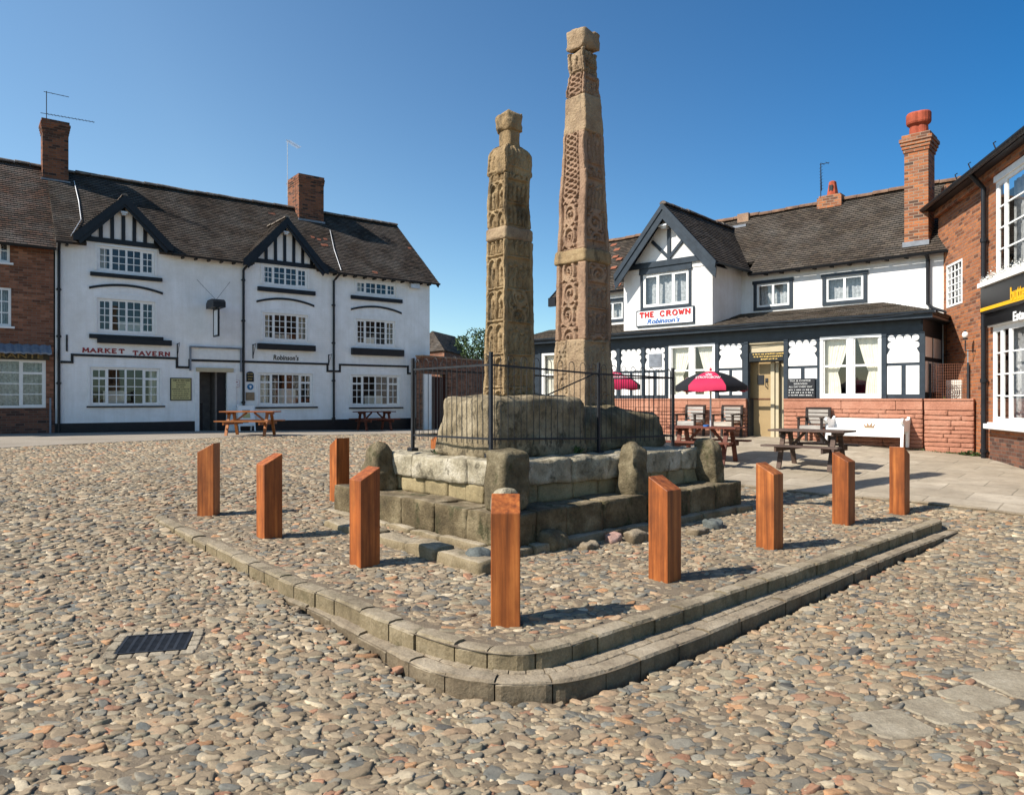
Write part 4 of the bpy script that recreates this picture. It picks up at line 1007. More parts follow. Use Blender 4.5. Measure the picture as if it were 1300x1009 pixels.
def aerial(fr, name, label, base, hgt, arm, elems, el, mat, grp='television aerials on the roofs', second=None):
    mb = MB(); b_ = Vector(base); mb.tube([b_, b_+Vector((0,0,hgt))], .014, 6)
    e = MB(); arms = [(hgt, arm, elems, el)]+([second] if second else [])
    for h_, a_, n_, l_ in arms:
        p = b_+Vector((0,0,h_-.03)); q = p+Vector(a_); e.tube([p-Vector(a_)*.12, q], .010, 6); d = Vector(a_).normalized(); s = d.cross(Vector((0,0,1))).normalized()
        for k in range(n_): c = p.lerp(q, (k+.5)/n_); e.tube([c-s*l_, c+s*l_], .006, 5)
    return place(fr, name, label, 'aerial', [('mast', mb, M[mat]), ('antenna', e, M[mat])], grp)

# ------------------------------------------------------------------ the white three-storey tavern
T = Frame(-10.4-.793*4.69, 25.3-.609*4.69, .793, .609)
U = T.u(545.5); ze = T.uz(300, 331)[1]; zgl = .35
YR = 2.87; UR = T.uz(504, 286, YR)[0]; ZR = (T.uz(504, 286, YR)[1]+T.uz(110, 224, YR)[1])/2
zo = (T.uz(80, 309, -.28)[1]+T.uz(545, 357, -.28)[1])/2; ZE = zo+(ZR-zo)*.28/(YR+.28)
tv = root('tavern_building', 'white painted three-storey tavern with black trim, two half-timbered gables and a brown tiled roof', 'pub', T.world(0,0,.5), T.rz)
OFF = (0,0,.5)
def tb(name, mb, m, parent=tv, **kw): return build(name, mb, m, parent, shift=OFF, **kw)
wins = [ # x0,x1,ytop,ybot,rows,transom
 (123.1,196.7,315.3,346.5,3,0),(123,197,381,422.5,4,0),(114,203,467,514.4,4,1),
 (333,390.6,338.5,363.2,3,0),(333.7,391,398.5,432.3,4,0),(327.6,396.6,473.8,514.2,4,1),
 (451.4,503,358.5,374.5,2,0),(451.7,501.5,406.5,438.5,4,0),(445.4,507,476.2,514.7,4,1)]
holes = [T.rect(*w_[:4]) for w_ in wins]; dr = T.rect(252.6,288,472.3,549)
dh = (dr[0], dr[1], zgl, dr[3])
mb = MB(); ga = [T.u(x, -.3) for x in (99, 213, 315, 411)]; zt9 = [T.uz(160, 309)[1], T.uz(365, 334)[1]]
for a_, b_, zz in ((0,ga[0],ZE),(ga[0],ga[1],zt9[0]),(ga[1],ga[2],ZE),(ga[2],ga[3],zt9[1]),(ga[3],U,ZE)): wall(mb, a_, b_, zgl, zz, holes+[dh], 0, .10)
mb.box(U-.001, U-.0, .01, 2*YR, zgl, ZE); mb.add([(U,0.002,zgl),(U,2*YR,zgl),(U,2*YR,ZE),(U,YR,ZR-.1),(U,.002,ZE)], [(0,1,2,3,4)])
mb.add([(0,2*YR,zgl),(U,2*YR,zgl),(U,2*YR,ZE),(0,2*YR,ZE)], [(0,3,2,1)])
tb('wall', mb, M['white'])
mb = MB(); mb.box(.1,U-.1,.9,.95,zgl,ZE+.6); mb.box(.05,.1,.1,.95,zgl,ZE); mb.box(U-.1,U-.05,.15,.95,zgl,ZE); tb('interior', mb, M['room'])
PT = .36
zp = T.uz(160, 536)[1]
mb = MB(); mb.box(-.02, dh[0]-.14, -.035, .01, zgl, zp); mb.box(T.u(300.5), U+.02, -.035, .01, zgl, zp-.03); mb.box(U-.0,U+.03,.01,1.0,zgl,zp-.03); tb('plinth_band', mb, M['black'])
rgc = random.Random(5)
CURT = {0:None}
for (x0,x1,yt,yb,rows,tr), (u0,u1,z0,z1) in zip(wins, holes):
    f, gl = casement(u0+.004, u1-.004, z0+.004, z1-.004, .02, 4, rows, .06, .024, 2, tr, weights=[.86,1,1,.86])
    # plain raised surround
    f.box(u0-.06,u1+.06,-.022,.0,z1,z1+.05); f.box(u0-.06,u0,-.02,.0,z0,z1); f.box(u1,u1+.06,-.02,.0,z0,z1)
    w_ = tb('window', f, M['frame']); tb('pane', gl, M['glass'], w_)
    # bits of curtain and blind behind the glass
    c_ = MB(); n = 24
    for side in (0, 1):
        if rgc.random() < .65:
            L = (u1-u0)*rgc.uniform(.08,.22); a = u0 if side == 0 else u1-L; vs = []
            for i in range(n+1):
                for z in (z0, z1): vs.append((a+L*i/n, .22+.02*math.sin(i*2.2), z))
            c_.add(vs, [(2*i, 2*i+2, 2*i+3, 2*i+1) for i in range(n)])
    if rgc.random() < .6: h_ = rgc.uniform(.25,.5); L = (u1-u0)*rgc.uniform(.25,.4); a = u0+rgc.uniform(.2,.5)*(u1-u0); c_.box(a, a+L, .3, .32, z0, z0+(z1-z0)*h_)
    if c_.v: tb('curtain', c_, M['curtain'], w_)
# sills and label mouldings
def sill(x0, x1, yt, yb, proj=.09, name='sill'):
    u0, u1, z0, z1 = T.rect(x0, x1, yt, yb); mb = MB(); mb.box(u0, u1, -proj, .005, z0, z1); return tb(name, mb, M['black'], bevel=.01)
sill(114.2,205.6,349.2,354); sill(326.6,399.7,367,372.4); sill(445,510,377.8,382.4)
sill(113,207,426,431.3,.07); sill(123,217,430.5,437.3,.16,'window_box'); sill(326.3,399,437.4,444.8,.16,'window_box'); sill(445.4,511,443,451.5,.16,'window_box')
sill(109.7,209.4,515.2,517,.06); sill(324,403,516.2,518.2,.06); sill(442.8,511.4,516.8,518.6,.06)
for a in (((113,365),(156,362.2),(206.5,373)), ((325.5,382.8),(358,379.3),(398.7,388.7)), ((445.4,392.5),(474,389.3),(509.6,398))): tb('arched_moulding', arc_band(T, *a), M['black'])
for (i, (u0,u1,z0,z1)) in ((1,holes[1]),(4,holes[4]),(7,holes[7])):
    n = 14; o = []; q = []
    for k in range(n+1):
        t_ = k/n; u = u0-.06+(u1-u0+.12)*t_; r_ = .13*(1-(2*t_-1)**2); o.append((u, z1+.05+r_)); q.append((u, z1+.001+r_*.0))
    mb = MB(); mb.prism(o[::-1]+q, 'y', -.018, .002); tb('window_arch', mb, M['frame'])
# string course
def course(pts, th=.075):
    mb = MB(); Q = [T.uz(*p) for p in pts]; k = 0
    for a, b_ in zip(Q[:-1], Q[1:]):
        k += 1; e = .0015*(k%2)
        if abs(a[0]-b_[0]) < .12: mb.box((a[0]+b_[0])/2-th/2, (a[0]+b_[0])/2+th/2, -.03-e, .0, min(a[1],b_[1])-th/2, max(a[1],b_[1])+th/2)
        else: mb.seg((a[0], -.014, a[1]), (b_[0], -.014, b_[1]), th, .03, (0,1,0))
    tb('string_course', mb, M['black'])
course([(77,459.5),(91.5,459.9),(91.5,450.3),(224.5,455),(224.5,466),(240.5,466.5),(240.5,457.2),(306,459)])
course([(309,459),(415.5,462.2),(415.5,471),(431.3,471.4),(431.3,462.9),(516,465.2),(519,474),(532,474.3)])
# lettering
a = [T.uz(x, y) for x, y in ((105.4,447),(156,448),(168.8,448),(213.8,449.5))]; zt0 = T.uz(130, 447.6)[1]; zt1 = T.uz(130, 442.6)[1]; dz = (a[3][1]-a[0][1])
tb('lettering', slab_text('MARKET', a[0][0], a[1][0]+.05, zt0, zt1, -.001, .044), M['dred']); tb('lettering', slab_text('TAVERN', a[2][0], a[3][0]+.05, zt0-.04, zt1-.04, -.001, .044), M['dred'])
a = T.rect(347, 379, 450.6, 457.4); tb('lettering', text_mb("Robinson's", a[0], a[2], a[1]-a[0], a[3]-a[2], -.001, .012, .12, .022, spacing=1.05), M['inkdark'])
# door, surround and flat hood
mb = MB(); u0, u1, z0, z1 = dh
mb.box(u0-.14,u0-.0,-.05,.0,zgl,z1); mb.box(u1,u1+.3,-.05,.0,zgl,z1); tb('door_surround', mb, M['frame'])
mb = MB(); ll = T.rect(248.6,295.7,467,471.8); mb.box(ll[0],ll[1],-.09,.0,ll[2],ll[3]); tb('lintel', mb, M['cream'])
mb = MB(); mb.box(u0+.02,u0+.06,.12,.85,zgl,z1); mb.box(u1-.36,u1-.30,.12,.85,zgl,z1); mb.box(u0+.06,u1-.36,.78,.83,zgl,z1); tb('porch_lining', mb, m_plain('porch_paint', (.16,.14,.125,1), .7))
mb = MB(); mb.box(u1-.29,u1-.01,.14,.18,zgl,z1-.02); d_ = tb('door', mb, M['dark'])
mb = MB(); mb.box(u0+.07,u0+.25,.5,.55,zgl,zgl+1.25); tb('inner_door', mb, M['black'])
mb = MB(); hd = T.rect(240.2,306.4,440.5,444); mb.box(hd[0],hd[1],-.10,.0,hd[3]-.05,hd[3]); mb.box(hd[0],hd[0]+.05,-.085,0,T.uz(241,470.6)[1],hd[3]-.05); mb.box(hd[1]-.05,hd[1],-.085,0,T.uz(304,472)[1],hd[3]-.05); tb('door_hood', mb, M['lead'])
mb = MB(); mb.box(hd[0]+.3,hd[1]-.05,-.012,-.0,T.uz(280,456.5)[1],hd[3]-.06); tb('hood_panel', mb, M['frame'])
# roof: main slopes, ridge
mb = MB(); ov = .28; zlow = ZE+.35*(ZR-ZE)/YR
UL = -3.4

ur_ = lambda u: u
gR = [ga[0]+.24, ga[1]-.24, ga[2]+.24, ga[3]-.24]
for a_, b_, full in ((0.0,gR[0],1),(gR[0],gR[1],0),(gR[1],gR[2],1),(gR[2],gR[3],0)):
    if full: roof(mb, (a_,-ov,zo), (b_,-ov,zo), (a_,YR,ZR), (b_,YR,ZR), seed=1)
    else: roof(mb, (a_,.35,zlow), (b_,.35,zlow), (a_,YR,ZR), (b_,YR,ZR), seed=1)
roof(mb, (gR[3],-ov,zo), (U+.32,-ov,zo), (gR[3],YR,ZR), (UR,YR,ZR), seed=1); roof(mb, (U+.32,2*YR+ov,zo), (0,2*YR+ov,zo), (UR,YR,ZR), (0,YR,ZR), seed=2)
rf = tb('roof', mb, M['tile']); mb = MB(); ridge_tiles(mb, (0,YR,ZR+.03), (UR,YR,ZR+.03), seed=2); tb('ridge_tiles', mb, M['ridge'], rf)
mb = MB(); 
q = [(U+.32,-ov,zo-.0),(UR,YR,ZR),(UR+.0,YR,ZR-.16),(U+.30,-ov+.05,zo-.16)]
mb.add([(x+dx,y,z) for dx in (.0,-.04) for x,y,z in q], [(0,1,2,3),(7,6,5,4),(0,4,5,1),(1,5,6,2),(2,6,7,3),(3,7,4,0)]); tb('bargeboard', mb, M['black'])
# individual replaced tiles
mb = MB(); rg = random.Random(3)
for px, py in ((343,272),(347,272.5),(397,302),(405,305),(413,304.5),(410,312),(414,312),(475,346.5),(477,347),(520,316),(560,300)):
    if px < 545:
        for y in np.arange(-.2,YR,.02):
            u, z = T.uz(px, py, y)
            if z <= ZE+(ZR-ZE)*y/YR: 
                s = (ZR-ZE)/YR; mb = MB(); mb.add([(u-.08,y-.05,z+.03-.05*s),(u+.08,y-.05,z+.03-.05*s),(u+.08,y+.05,z+.035+.05*s),(u-.08,y+.05,z+.035+.05*s)], [(0,1,2,3)]); tb('replacement_tile', mb, M['oldterracotta'], rf); break
# gables over the bays
def gable(fx0, fxa, fx1, fy0, fya, fy1, base, studs):
    yf = -.30; A = T.uz(fxa, fya, yf); Lf = T.uz(fx0, fy0, yf); Rf = T.uz(fx1, fy1, yf); zf = (Lf[1]+Rf[1])/2; hw = (Rf[0]-Lf[0])/2; uc = (Lf[0]+Rf[0])/2; za = A[1]; s = (za-zf)/hw
    zbm = T.uz((base[0]+base[2])/2, (base[1]+base[3])/2)[1]
    hwb = (za-.34-zbm)/s; mb = MB(); mb.prism([(uc-hwb-.2,zbm-.02),(uc+hwb+.2,zbm-.02),(uc,za-.34+.2*s)], 'y', -.012, .02); pn = tb('gable_panel', mb, M['white2'])
    mb = MB(); mb.box(uc-hwb-.28,uc+hwb+.28,-.05,-.013,zbm-.10,zbm+.06)
    n = studs
    for k in range(n):
        u = uc+(k-(n-1)/2)*(2*hwb*.86/(n-1)); hh = (hwb-abs(u-uc))*s
        if hh > .08: mb.box(u-.055,u+.055,-.048,-.0135,zbm+.06,zbm+hh+.12)
    tb('gable_timber', mb, M['black'])
    mb = MB(); bw = .225
    for sg in (-1, 1):
        P = [(uc,za),(uc+sg*hw,zf),(uc+sg*(hw+.0),zf-bw*.9),(uc+sg*(hw-.14),zf-bw*.75),(uc,za-bw*1.25)]
        if sg < 0: P = P[::-1]
        mb.prism(P, 'y', yf-.03, yf+.02)
        P = [(uc,za-bw*1.25),(uc+sg*(hw-.14),zf-bw*.75),(uc+sg*(hw-.2),zf-bw*1.25),(uc,za-bw*1.25-.09)]
        if sg < 0: P = P[::-1]
        mb.prism(P, 'y', yf+.001, yf+.06)
    bb = tb('bargeboard', mb, M['black'])
    # soffit
    mb = MB()
    for sg in (-1, 1): mb.add([(uc,yf+.02,za-.12),(uc+sg*hw,yf+.02,zf-.12),(uc+sg*hw,.3,zf-.12),(uc,.3,za-.12)], [(0,1,2,3)])
    tb('soffit', mb, M['black'])
    ym = (za-ZE)*YR/(ZR-ZE); yv = max(-.28,(zf-ZE)*YR/(ZR-ZE)); mb = MB()
    roof(mb, (uc-hw,yf,zf), (uc-hw,yv,zf), (uc,yf,za), (uc,ym,za), seed=int(uc)+3, sag=.01); roof(mb, (uc+hw,yv,zf), (uc+hw,yf,zf), (uc,ym,za), (uc,yf,za), seed=int(uc)+5, sag=.01)
    r_ = tb('gable_roof', mb, M['tile']); mb = MB(); ridge_tiles(mb, (uc,yf,za+.02), (uc,ym+.1,za+.02), r=.08, seed=4); tb('ridge_tiles', mb, M['tile'] if 0 else M['ridge'], r_)
    mb = MB(); l = za-bw*1.25-.28; mb.box(uc-.10,uc+.10,-.22,-.05,l,l+.06); mb.box(uc-.06,uc+.06,-.18,-.05,l-.05,l); tb('floodlight', mb, M['alum'])
    return uc
gable(92.7,162.5,219.6,301,248.5,308,(112,303.5,205,312),7)
gable(308.6,365,417,327.4,275.7,343.4,(322,329.6,408,339.5),7)
mb = MB(); l = T.rect(519,530,360.5,366.5); mb.box(l[0],l[1],-.2,-.05,l[2],l[3]); mb.box(l[0]+.1,l[1]-.1,-.06,0,l[2]+.05,l[3]-.02); tb('floodlight', mb, M['alum'])
# gutters and pipes
ug = [T.u(x,-.3) for x in (92,219,309,417)]
for a, b_ in ((0,ug[0]),(ug[1],ug[2]),(ug[3],U+.3)): tb('gutter', gutter((a,-ov-.05,zo-.01),(b_,-ov-.05,zo-.01)), M['black'])
mb = MB(); k = 0
u = .3
while u < U:
    if not (ug[0] < u < ug[1] or ug[2] < u < ug[3]): mb.box(u-.03,u+.03,-ov+.02,.0,zo-.1,zo-.03)
    u += .42
tb('rafter_ends', mb, M['black'])
zf_ = g(T.world(4,0)[0], T.world(4,0)[1])
tb('downpipe', downpipe(T.u(74.5), zo-.25, zf_, swan=(0,-.22,.25)), M['black']); tb('downpipe', downpipe(T.u(308.5), T.uz(308,343)[1], T.uz(308,516)[1]), M['black'])
mb = MB(); a = T.uz(308.5,343); b_ = T.uz(320,333,-.3); mb.tube([(a[0],-.06,a[1]),(a[0]+.12,-.12,a[1]+.16),(b_[0],-.3,b_[1]-.08),(b_[0],-.3,b_[1])], .042, 10); tb('swan_neck', mb, M['black'])
tb('downpipe', downpipe(T.u(423), T.uz(423,357)[1], T.uz(423,536)[1], swan=(.15,-.24,.26)), M['black'])
for px, py, pyb in ((225,436,455),(321,437,455),(417,450,464)):
    u, z = T.uz(px, py); z0 = T.uz(px, pyb)[1]; mb = MB(); mb.box(u-.015,u+.015,-.03,0,z0,z); mb.seg((u,-.02,z-.03),(u+.0,-.34,z-.0),.02,.02); mb.tube([(u,-.02,z0+.06),(u,-.12,z0+.2),(u,-.3,z-.03)], .009, 6); tb('basket_bracket', mb, M['iron'])
mb = MB(); a = T.rect(83.6,85,425,446); mb.box(a[0],a[1]+.02,-.03,0,a[2],a[3]); tb('wall_tie', mb, M['iron'])
# chimneys
def chim_at(fr, x0, x1, ytop, ybot, y, depth, **kw):
    u0 = fr.u(x0, y); u1 = fr.u(x1, y); xm = (x0+x1)/2; return u0, u1, fr.uz(xm, ybot, y)[1], fr.uz(xm, ytop, y)[1]
yc = YR-.55
u0, u1, z0, z1 = chim_at(T, 379.5, 411, 223, 281, yc, 1)
ch = tb('chimney', brick_stack(u0, u1, yc, yc+1.25, z0-.4, z1, .035, 3), M['brickC']); mb = MB(); mb.box(u0-.04,u1+.04,yc-.06,yc+1.3,z0-.25,z0+.04); tb('lead_flashing', mb, M['lead'], ch)
yc = YR-.45; u0, u1, z0, z1 = chim_at(T, 54, 87, 153, 231, yc, 1)
ch = tb('chimney', brick_stack(u0, u1, yc, yc+.62, z0-.4, z1, .06, 4), M['brickC']); mb = MB(); mb.box(u0-.05,u1+.05,yc-.08,yc+.66,z0-.25,z0+.06); tb('lead_flashing', mb, M['lead'], ch); CH1 = (u0,u1,z1,yc)
mb = MB(); pts = []
for px, py in ((94,232),(100,258),(103,281),(90,302)):
    for y in np.arange(-.3,YR,.03):
        u, z = T.uz(px, py, y)
        if z <= ZE+(ZR-ZE)*y/YR: pts.append((u,y,z+.06)); break
mb.tube(pts, .013, 5); tb('cable', mb, M['alum'], rf)
mb = MB(); pts = []
for px, py in ((419,294),(424,318),(433,345)):
    for y in np.arange(-.3,YR,.03):
        u, z = T.uz(px, py, y)
        if z <= ZE+(ZR-ZE)*y/YR: pts.append((u,y,z+.06)); break
if len(pts) > 1: mb.tube(pts, .011, 5); tb('cable', mb, M['alum'], rf)
aerial(T, 'television_aerial', 'dark two-armed television aerial on the leftmost chimney', (CH1[0]+.12,CH1[3]+.1,CH1[2]-.3), 1.25, (.62,-.25,-.09), 2, .05, 'iron', second=(.52, (1.35,-.5,-.12), 14, .09))
u, z = T.uz(365, 232, YR-.1)
aerial(T, 'television_aerial', 'silver many-toothed television aerial above the middle chimney of the tavern', (u,YR-.1,z-.6), 2.35, (.55,.1,-.16), 12, .17, 'alum')
# things fixed to the front
def board(name, label, cat, x0, x1, yt, yb, mat, edge, lines=None, ink='inkdark', th=.03, grp=None, fr=T, y=0.0, arch=False):
    u0, u1, z0, z1 = fr.rect(x0, x1, yt, yb, y); mb = MB(); bm_ = MB(); m = min(u1-u0, z1-z0)*.05
    if arch: mb.prism([(u1,z0),(u1,z1-.1)]+[((u0+u1)/2+(u1-u0)/2*math.cos(PI*i/10),z1-.1+.1*math.sin(PI*i/10)) for i in range(1,10)]+[(u0,z1-.1),(u0,z0)], 'y', y-th, y-.001)
    else: mb.box(u0,u1,y-th,y-.001,z0,z1)
    parts = []
    face = MB(); face.box(u0+m,u1-m,y-th-.003,y-th-.0005,z0+m,z1-m) if not arch else None
    parts.append(('frame' if not arch else 'plate', mb, M[edge]))
    if not arch: parts.append(('face', face, M[mat]))
    if lines:
        ln = MB(); rg = random.Random(int(x0)); H_ = z1-z0-2*m
        for k, (a, b_, hh) in enumerate(lines):
            zc = z1-m-H_*(k+.75)/(len(lines)+.5); hl = H_/(len(lines)+.5)*hh; w0 = u0+m+(u1-u0-2*m)*a; w1 = u0+m+(u1-u0-2*m)*b_; x = w0
            while x < w1-.01:
                L = rg.uniform(.012,.03)*1.3; ln.box(x, min(w1,x+L), y-th-.006, y-th-.0031, zc-hl/2*rg.uniform(.7,1), zc+hl/2*rg.uniform(.7,1)); x += L+rg.choice([.010,.010,.012,.03])
        parts.append(('lettering', ln, M[ink]))
    return place(fr, name, label, cat, parts, grp)
board('notice_board', 'square cream notice board of dark painted lines left of the tavern door', 'notice board', 215.8,243,479.6,508.4,'yellowb','inkdark',
      [(.08,.95,.75),(.25,.8,.4),(.25,.78,.4),(.25,.72,.4),(.05,.97,.45),(.1,.95,.4),(.12,.9,.4),(.08,.9,.4),(.1,.92,.4)])
board('plaque', 'black arch-topped plaque right of the tavern door, topmost of three', 'plaque', 312.7,322,471.5,484.5,'chalk','chalk',arch=True,lines=[(.1,.9,.3),(.1,.9,.3),(.15,.85,.3)],ink='gold',grp='plaques beside the tavern door')
u0, u1, z0, z1 = T.rect(313.7,321.5,487,495); mb = MB(); mb.disc((u0+u1)/2,(z0+z1)/2,(u1-u0)/2,-.03,-.001,24); m2 = MB(); m2.box((u0+u1)/2-.05,(u0+u1)/2+.05,-.034,-.031,(z0+z1)/2+.0,(z0+z1)/2+.03); m2.box((u0+u1)/2-.02,(u0+u1)/2+.02,-.0345,-.0312,(z0+z1)/2-.05,(z0+z1)/2+.05)
place(T, 'plaque', 'round blue plaque right of the tavern door', 'plaque', [('disc', mb, M['plaqueblue']), ('emblem', m2, M['signwhite'])], 'plaques beside the tavern door')
board('plaque', 'tan rectangular plaque below the round blue one', 'plaque', 312,322.8,498,508,'crossT','kerb2',[(.1,.9,.3),(.15,.85,.3),(.1,.9,.3)],grp='plaques beside the tavern door')
board('plaque', 'small pink-red notice on the right door jamb of the tavern', 'plaque', 297.5,303.4,482.4,491,'signwhite','dred',[(.2,.8,.5),(.1,.9,.4)],ink='dred',grp='plaques beside the tavern door')
# hanging sign
us, zs_ = T.uz(268, 410); zt = T.uz(272, 383.5)[1]; zb = T.uz(270, 429)[1]
mb = MB(); mb.box(us-.03,us+.03,-.92,-.34,zb,zb+.05); mb.box(us-.03,us+.03,-.92,-.34,zt-.35,zt-.3); mb.box(us-.03,us+.03,-.92,-.88,zb+.05,zt-.35); mb.box(us-.03,us+.03,-.38,-.34,zb+.05,zt-.35)
m2 = MB(); m2.box(us-.012,us+.012,-.88,-.38,zb+.05,zt-.35)
m3 = MB(); m3.prism([(-1.02,zt-.28),(-.12,zt-.28),(-.12,zt-.10),(-.3,zt),(-.84,zt),(-1.02,zt-.10)], 'x', us-.2, us+.2)
m4 = MB(); m4.tube([(us,0,zt-.2),(us,-1.0,zt-.2)], .018, 6)
m5 = MB(); a = T.uz(250,355); b_ = T.uz(292,358); m5.tube([(us,-.6,zt),(a[0],0,a[1])], .006, 5); m5.tube([(us,-.6,zt),(b_[0],0,b_[1])], .006, 5)
place(T, 'hanging_sign', 'narrow hooded pub sign hung on wires above the tavern door', 'pub sign', [('frame', mb, M['black']),('panel', m2, M['signwhite']),('hood', m3, M['black']),('bracket', m4, M['iron']),('stay_wires', m5, M['iron'])], base=(us,0,zb))
# a-board
u0, u1, z0, z1 = T.rect(300.5,321.5,516.5,547.5,-.35); z0 = g(*T.world((u0+u1)/2,-.5)[:2])+.012; z1 = z0+.92
mb = MB(); w_ = .04
for yy, ty in ((-.62,-.40),(-.16,-.36)):
    for x in (u0, u1-w_): mb.seg((x+w_/2,yy,z0),(x+w_/2,ty,z1),.045,.03,(0,1,0))
    for zz in (.22,.95): mb.seg((u0+.02,yy+(ty-yy)*zz,z0+(z1-z0)*zz),(u1-.02,yy+(ty-yy)*zz,z0+(z1-z0)*zz),.03,.05)
m2 = MB(); q = lambda x, t: (x, -.622+.22*t-.008, z0+(z1-z0)*t)
m2.add([q(u0+.04,.2),q(u1-.04,.2),q(u1-.04,.97),q(u0+.04,.97)], [(0,1,2,3)])
m3 = MB(); qq = lambda x, t: (x, -.622+.22*t-.012, z0+(z1-z0)*t); W = u1-u0
m3.add([qq(u0+W*.27,.70),qq(u1-W*.27,.70),qq(u1-W*.27,.80),qq(u0+W*.27,.80)], [(0,1,2,3)]); m3.add([qq(u0+W*.27,.32),qq(u1-W*.4,.32),qq(u1-W*.4,.42),qq(u0+W*.27,.42)], [(0,1,2,3)])
m4 = MB(); m4.add([qq(u0+W*.27,.5),qq(u1-W*.27,.5),qq(u1-W*.27,.68),qq(u0+W*.27,.68)], [(0,1,2,3)])
place(T, 'a_board', 'white folding pavement sign standing behind the orange picnic table', 'sign', [('frame', mb, M['frame']),('panel', m2, M['signwhite']),('lettering', m3, M['inkdark']),('picture', m4, M['yellowb'])])

# ------------------------------------------------------------------ brick shop at the left edge
bs = root('brick_building', 'red-brown brick shop adjoining the left end of the white tavern', 'shop', T.world(-3.2,0,.5), T.rz)
def lb(name, mb, m, parent=bs, **kw): return build(name, mb, m, parent, shift=(-3.2,0,.5), **kw)
UB = T.u(68.0); U0 = -6.6; ZB2 = (T.uz(2,295.5)[1]+T.uz(70,307)[1])/2
lw = [T.rect(-32,12.7,302,332), T.rect(-32,14.3,364,413.5), T.rect(-40,58.4,455.5,518)]
mb = MB(); wall(mb, U0, UB, zgl, ZB2, lw, -.03, .12); mb.box(UB-.001,UB,-.028,.5,zgl,ZB2); lb('wall', mb, M['brickL'])
mb = MB(); mb.box(U0,UB,.9,.95,zgl,ZB2); mb.box(UB-.06,UB-.02,.1,.9,zgl,ZB2); lb('interior', mb, M['room'])
mb = MB(); mb.box(U0,UB+.02,-.06,-.031,zgl,T.uz(30,519.5)[1]); lb('plinth', mb, M['brickD'])
for k, (u0,u1,z0,z1) in enumerate(lw):
    rows = (2,3,4)[k]; f, gl = casement(u0+.004,u1-.004,z0+.004,z1-.004,.0,(2,2,3)[k],rows,.07,.028,(2,2,1)[k],1 if k==2 else 0)
    if k < 2: f.box(u0-.03,u1+.08,-.10,-.032,z0-.06,z0)
    w_ = lb('window', f, M['frame']); lb('pane', gl, M['glass'], w_)
    vs = []; c_ = MB(); n = 80
    for i in range(n+1):
        for j in range(5): vs.append((u0+(u1-u0)*i/n, .25+.03*math.sin(i*1.1+j*.5)+.01*math.sin(i*2.7), z0+(z1-z0)*j/4))
    c_.add(vs, [(i*5+j,(i+1)*5+j,(i+1)*5+j+1,i*5+j+1) for i in range(n) for j in range(4)]); lb('net_curtain', c_, M['net'], w_, smooth=True)
u0, u1, z0, z1 = T.rect(-40,60,447.5,454.5); mb = MB(); mb.box(u0,u1+.05,-.12,-.031,z0-.04,z1+.02); fa = lb('fascia', mb, M['inkdark'])
ua = T.u(0); ub = T.u(57); lb('lettering', text_mb('RISTORANTE', ub-2.15, z0, 2.1, (z1-z0)*.92, -.1205, .012, 0, .01), m_plain('faded_gold', (.26,.19,.08,1), .5), fa)
mb = MB(); z1 = T.uz(30,437,-.1)[1]; z0 = T.uz(30,447,-.4)[1]; n = 90; vs = []; ue = T.u(65,-.2)
for i in range(n+1):
    u = U0+(ue-U0)*i/n; q = .018*math.sin(i*2.1); vs += [(u,-.04,z1+q),(u,-.45,z0+q),(u,-.45,z0+q-.05),(u,-.04,z1+q-.03)]
mb.add(vs, [(i*4+k,(i+1)*4+k,(i+1)*4+(k+1)%4,i*4+(k+1)%4) for i in range(n) for k in range(4)]+[(3,2,1,0),(n*4,n*4+1,n*4+2,n*4+3)]); lb('corrugated_canopy', mb, M['lead'])
mb = MB(); ZR2 = ZR+.02; so_ = (ZR2-ZB2)/YR; roof(mb, (U0,-ov-.02,ZB2-ov*so_), (0,-ov-.02,ZB2-ov*so_), (U0,YR,ZR2), (0,YR,ZR2), seed=7); roof(mb, (0,2*YR+ov,ZB2-ov*so_), (U0,2*YR+ov,ZB2-ov*so_), (0,YR,ZR2), (U0,YR,ZR2), seed=8)
r_ = lb('roof', mb, M['tileO']); mb = MB(); ridge_tiles(mb, (U0,YR,ZR2+.03), (0,YR,ZR2+.03), seed=6); lb('ridge_tiles', mb, M['ridge'], r_)
lb('gutter', gutter((U0,-ov-.06,ZB2-ov*so_-.02),(0,-ov-.06,ZB2-ov*so_-.02)), M['black'])
mb = MB(); mb.add([(U0,2*YR,zgl),(0,2*YR,zgl),(0,2*YR,ZB2),(U0,2*YR,ZB2)], [(0,3,2,1)]); mb.add([(U0,0,zgl),(U0,2*YR,zgl),(U0,2*YR,ZB2),(U0,YR,ZR2-.1),(U0,0,ZB2)], [(4,3,2,1,0)]); lb('back_wall', mb, M['brickL'])
u, z = T.uz(63.5, 505); mb = MB(); mb.box(u-.025,u+.025,-.09,-.061,zf_,z); lb('conduit', mb, M['lead'])
# ------------------------------------------------------------------ the half-timbered inn on the right
K = Frame(6.53, 18.8, .735, -.678)
cr = root('inn_building', 'black and white half-timbered inn on a low red sandstone wall, with a steep front gable', 'pub', K.world(0,0,.5), K.rz)
def kb(name, mb, m, parent=cr, **kw): return build(name, mb, m, parent, shift=OFF, **kw)
ZT = 1.75; zk = .25
uL = K.u(664); uT = K.u(1172); uW = K.u(1237); ud0, ud1 = K.u(950.5), K.u(995)
YM = 1.8; YRK = YM+2.6
zEk = K.uz(1000, 341.6, YM-.2)[1]; zRk = K.uz(1000, 267.3, YRK)[1]; sk = (zRk-zEk)/(2.8)
zLe = K.uz(1000, 407.5, -.3)[1]; zLt = K.uz(1000, 394, YM)[1]
zHd = (K.uz(1080, 425.5)[1]+K.uz(878, 437.5)[1])/2
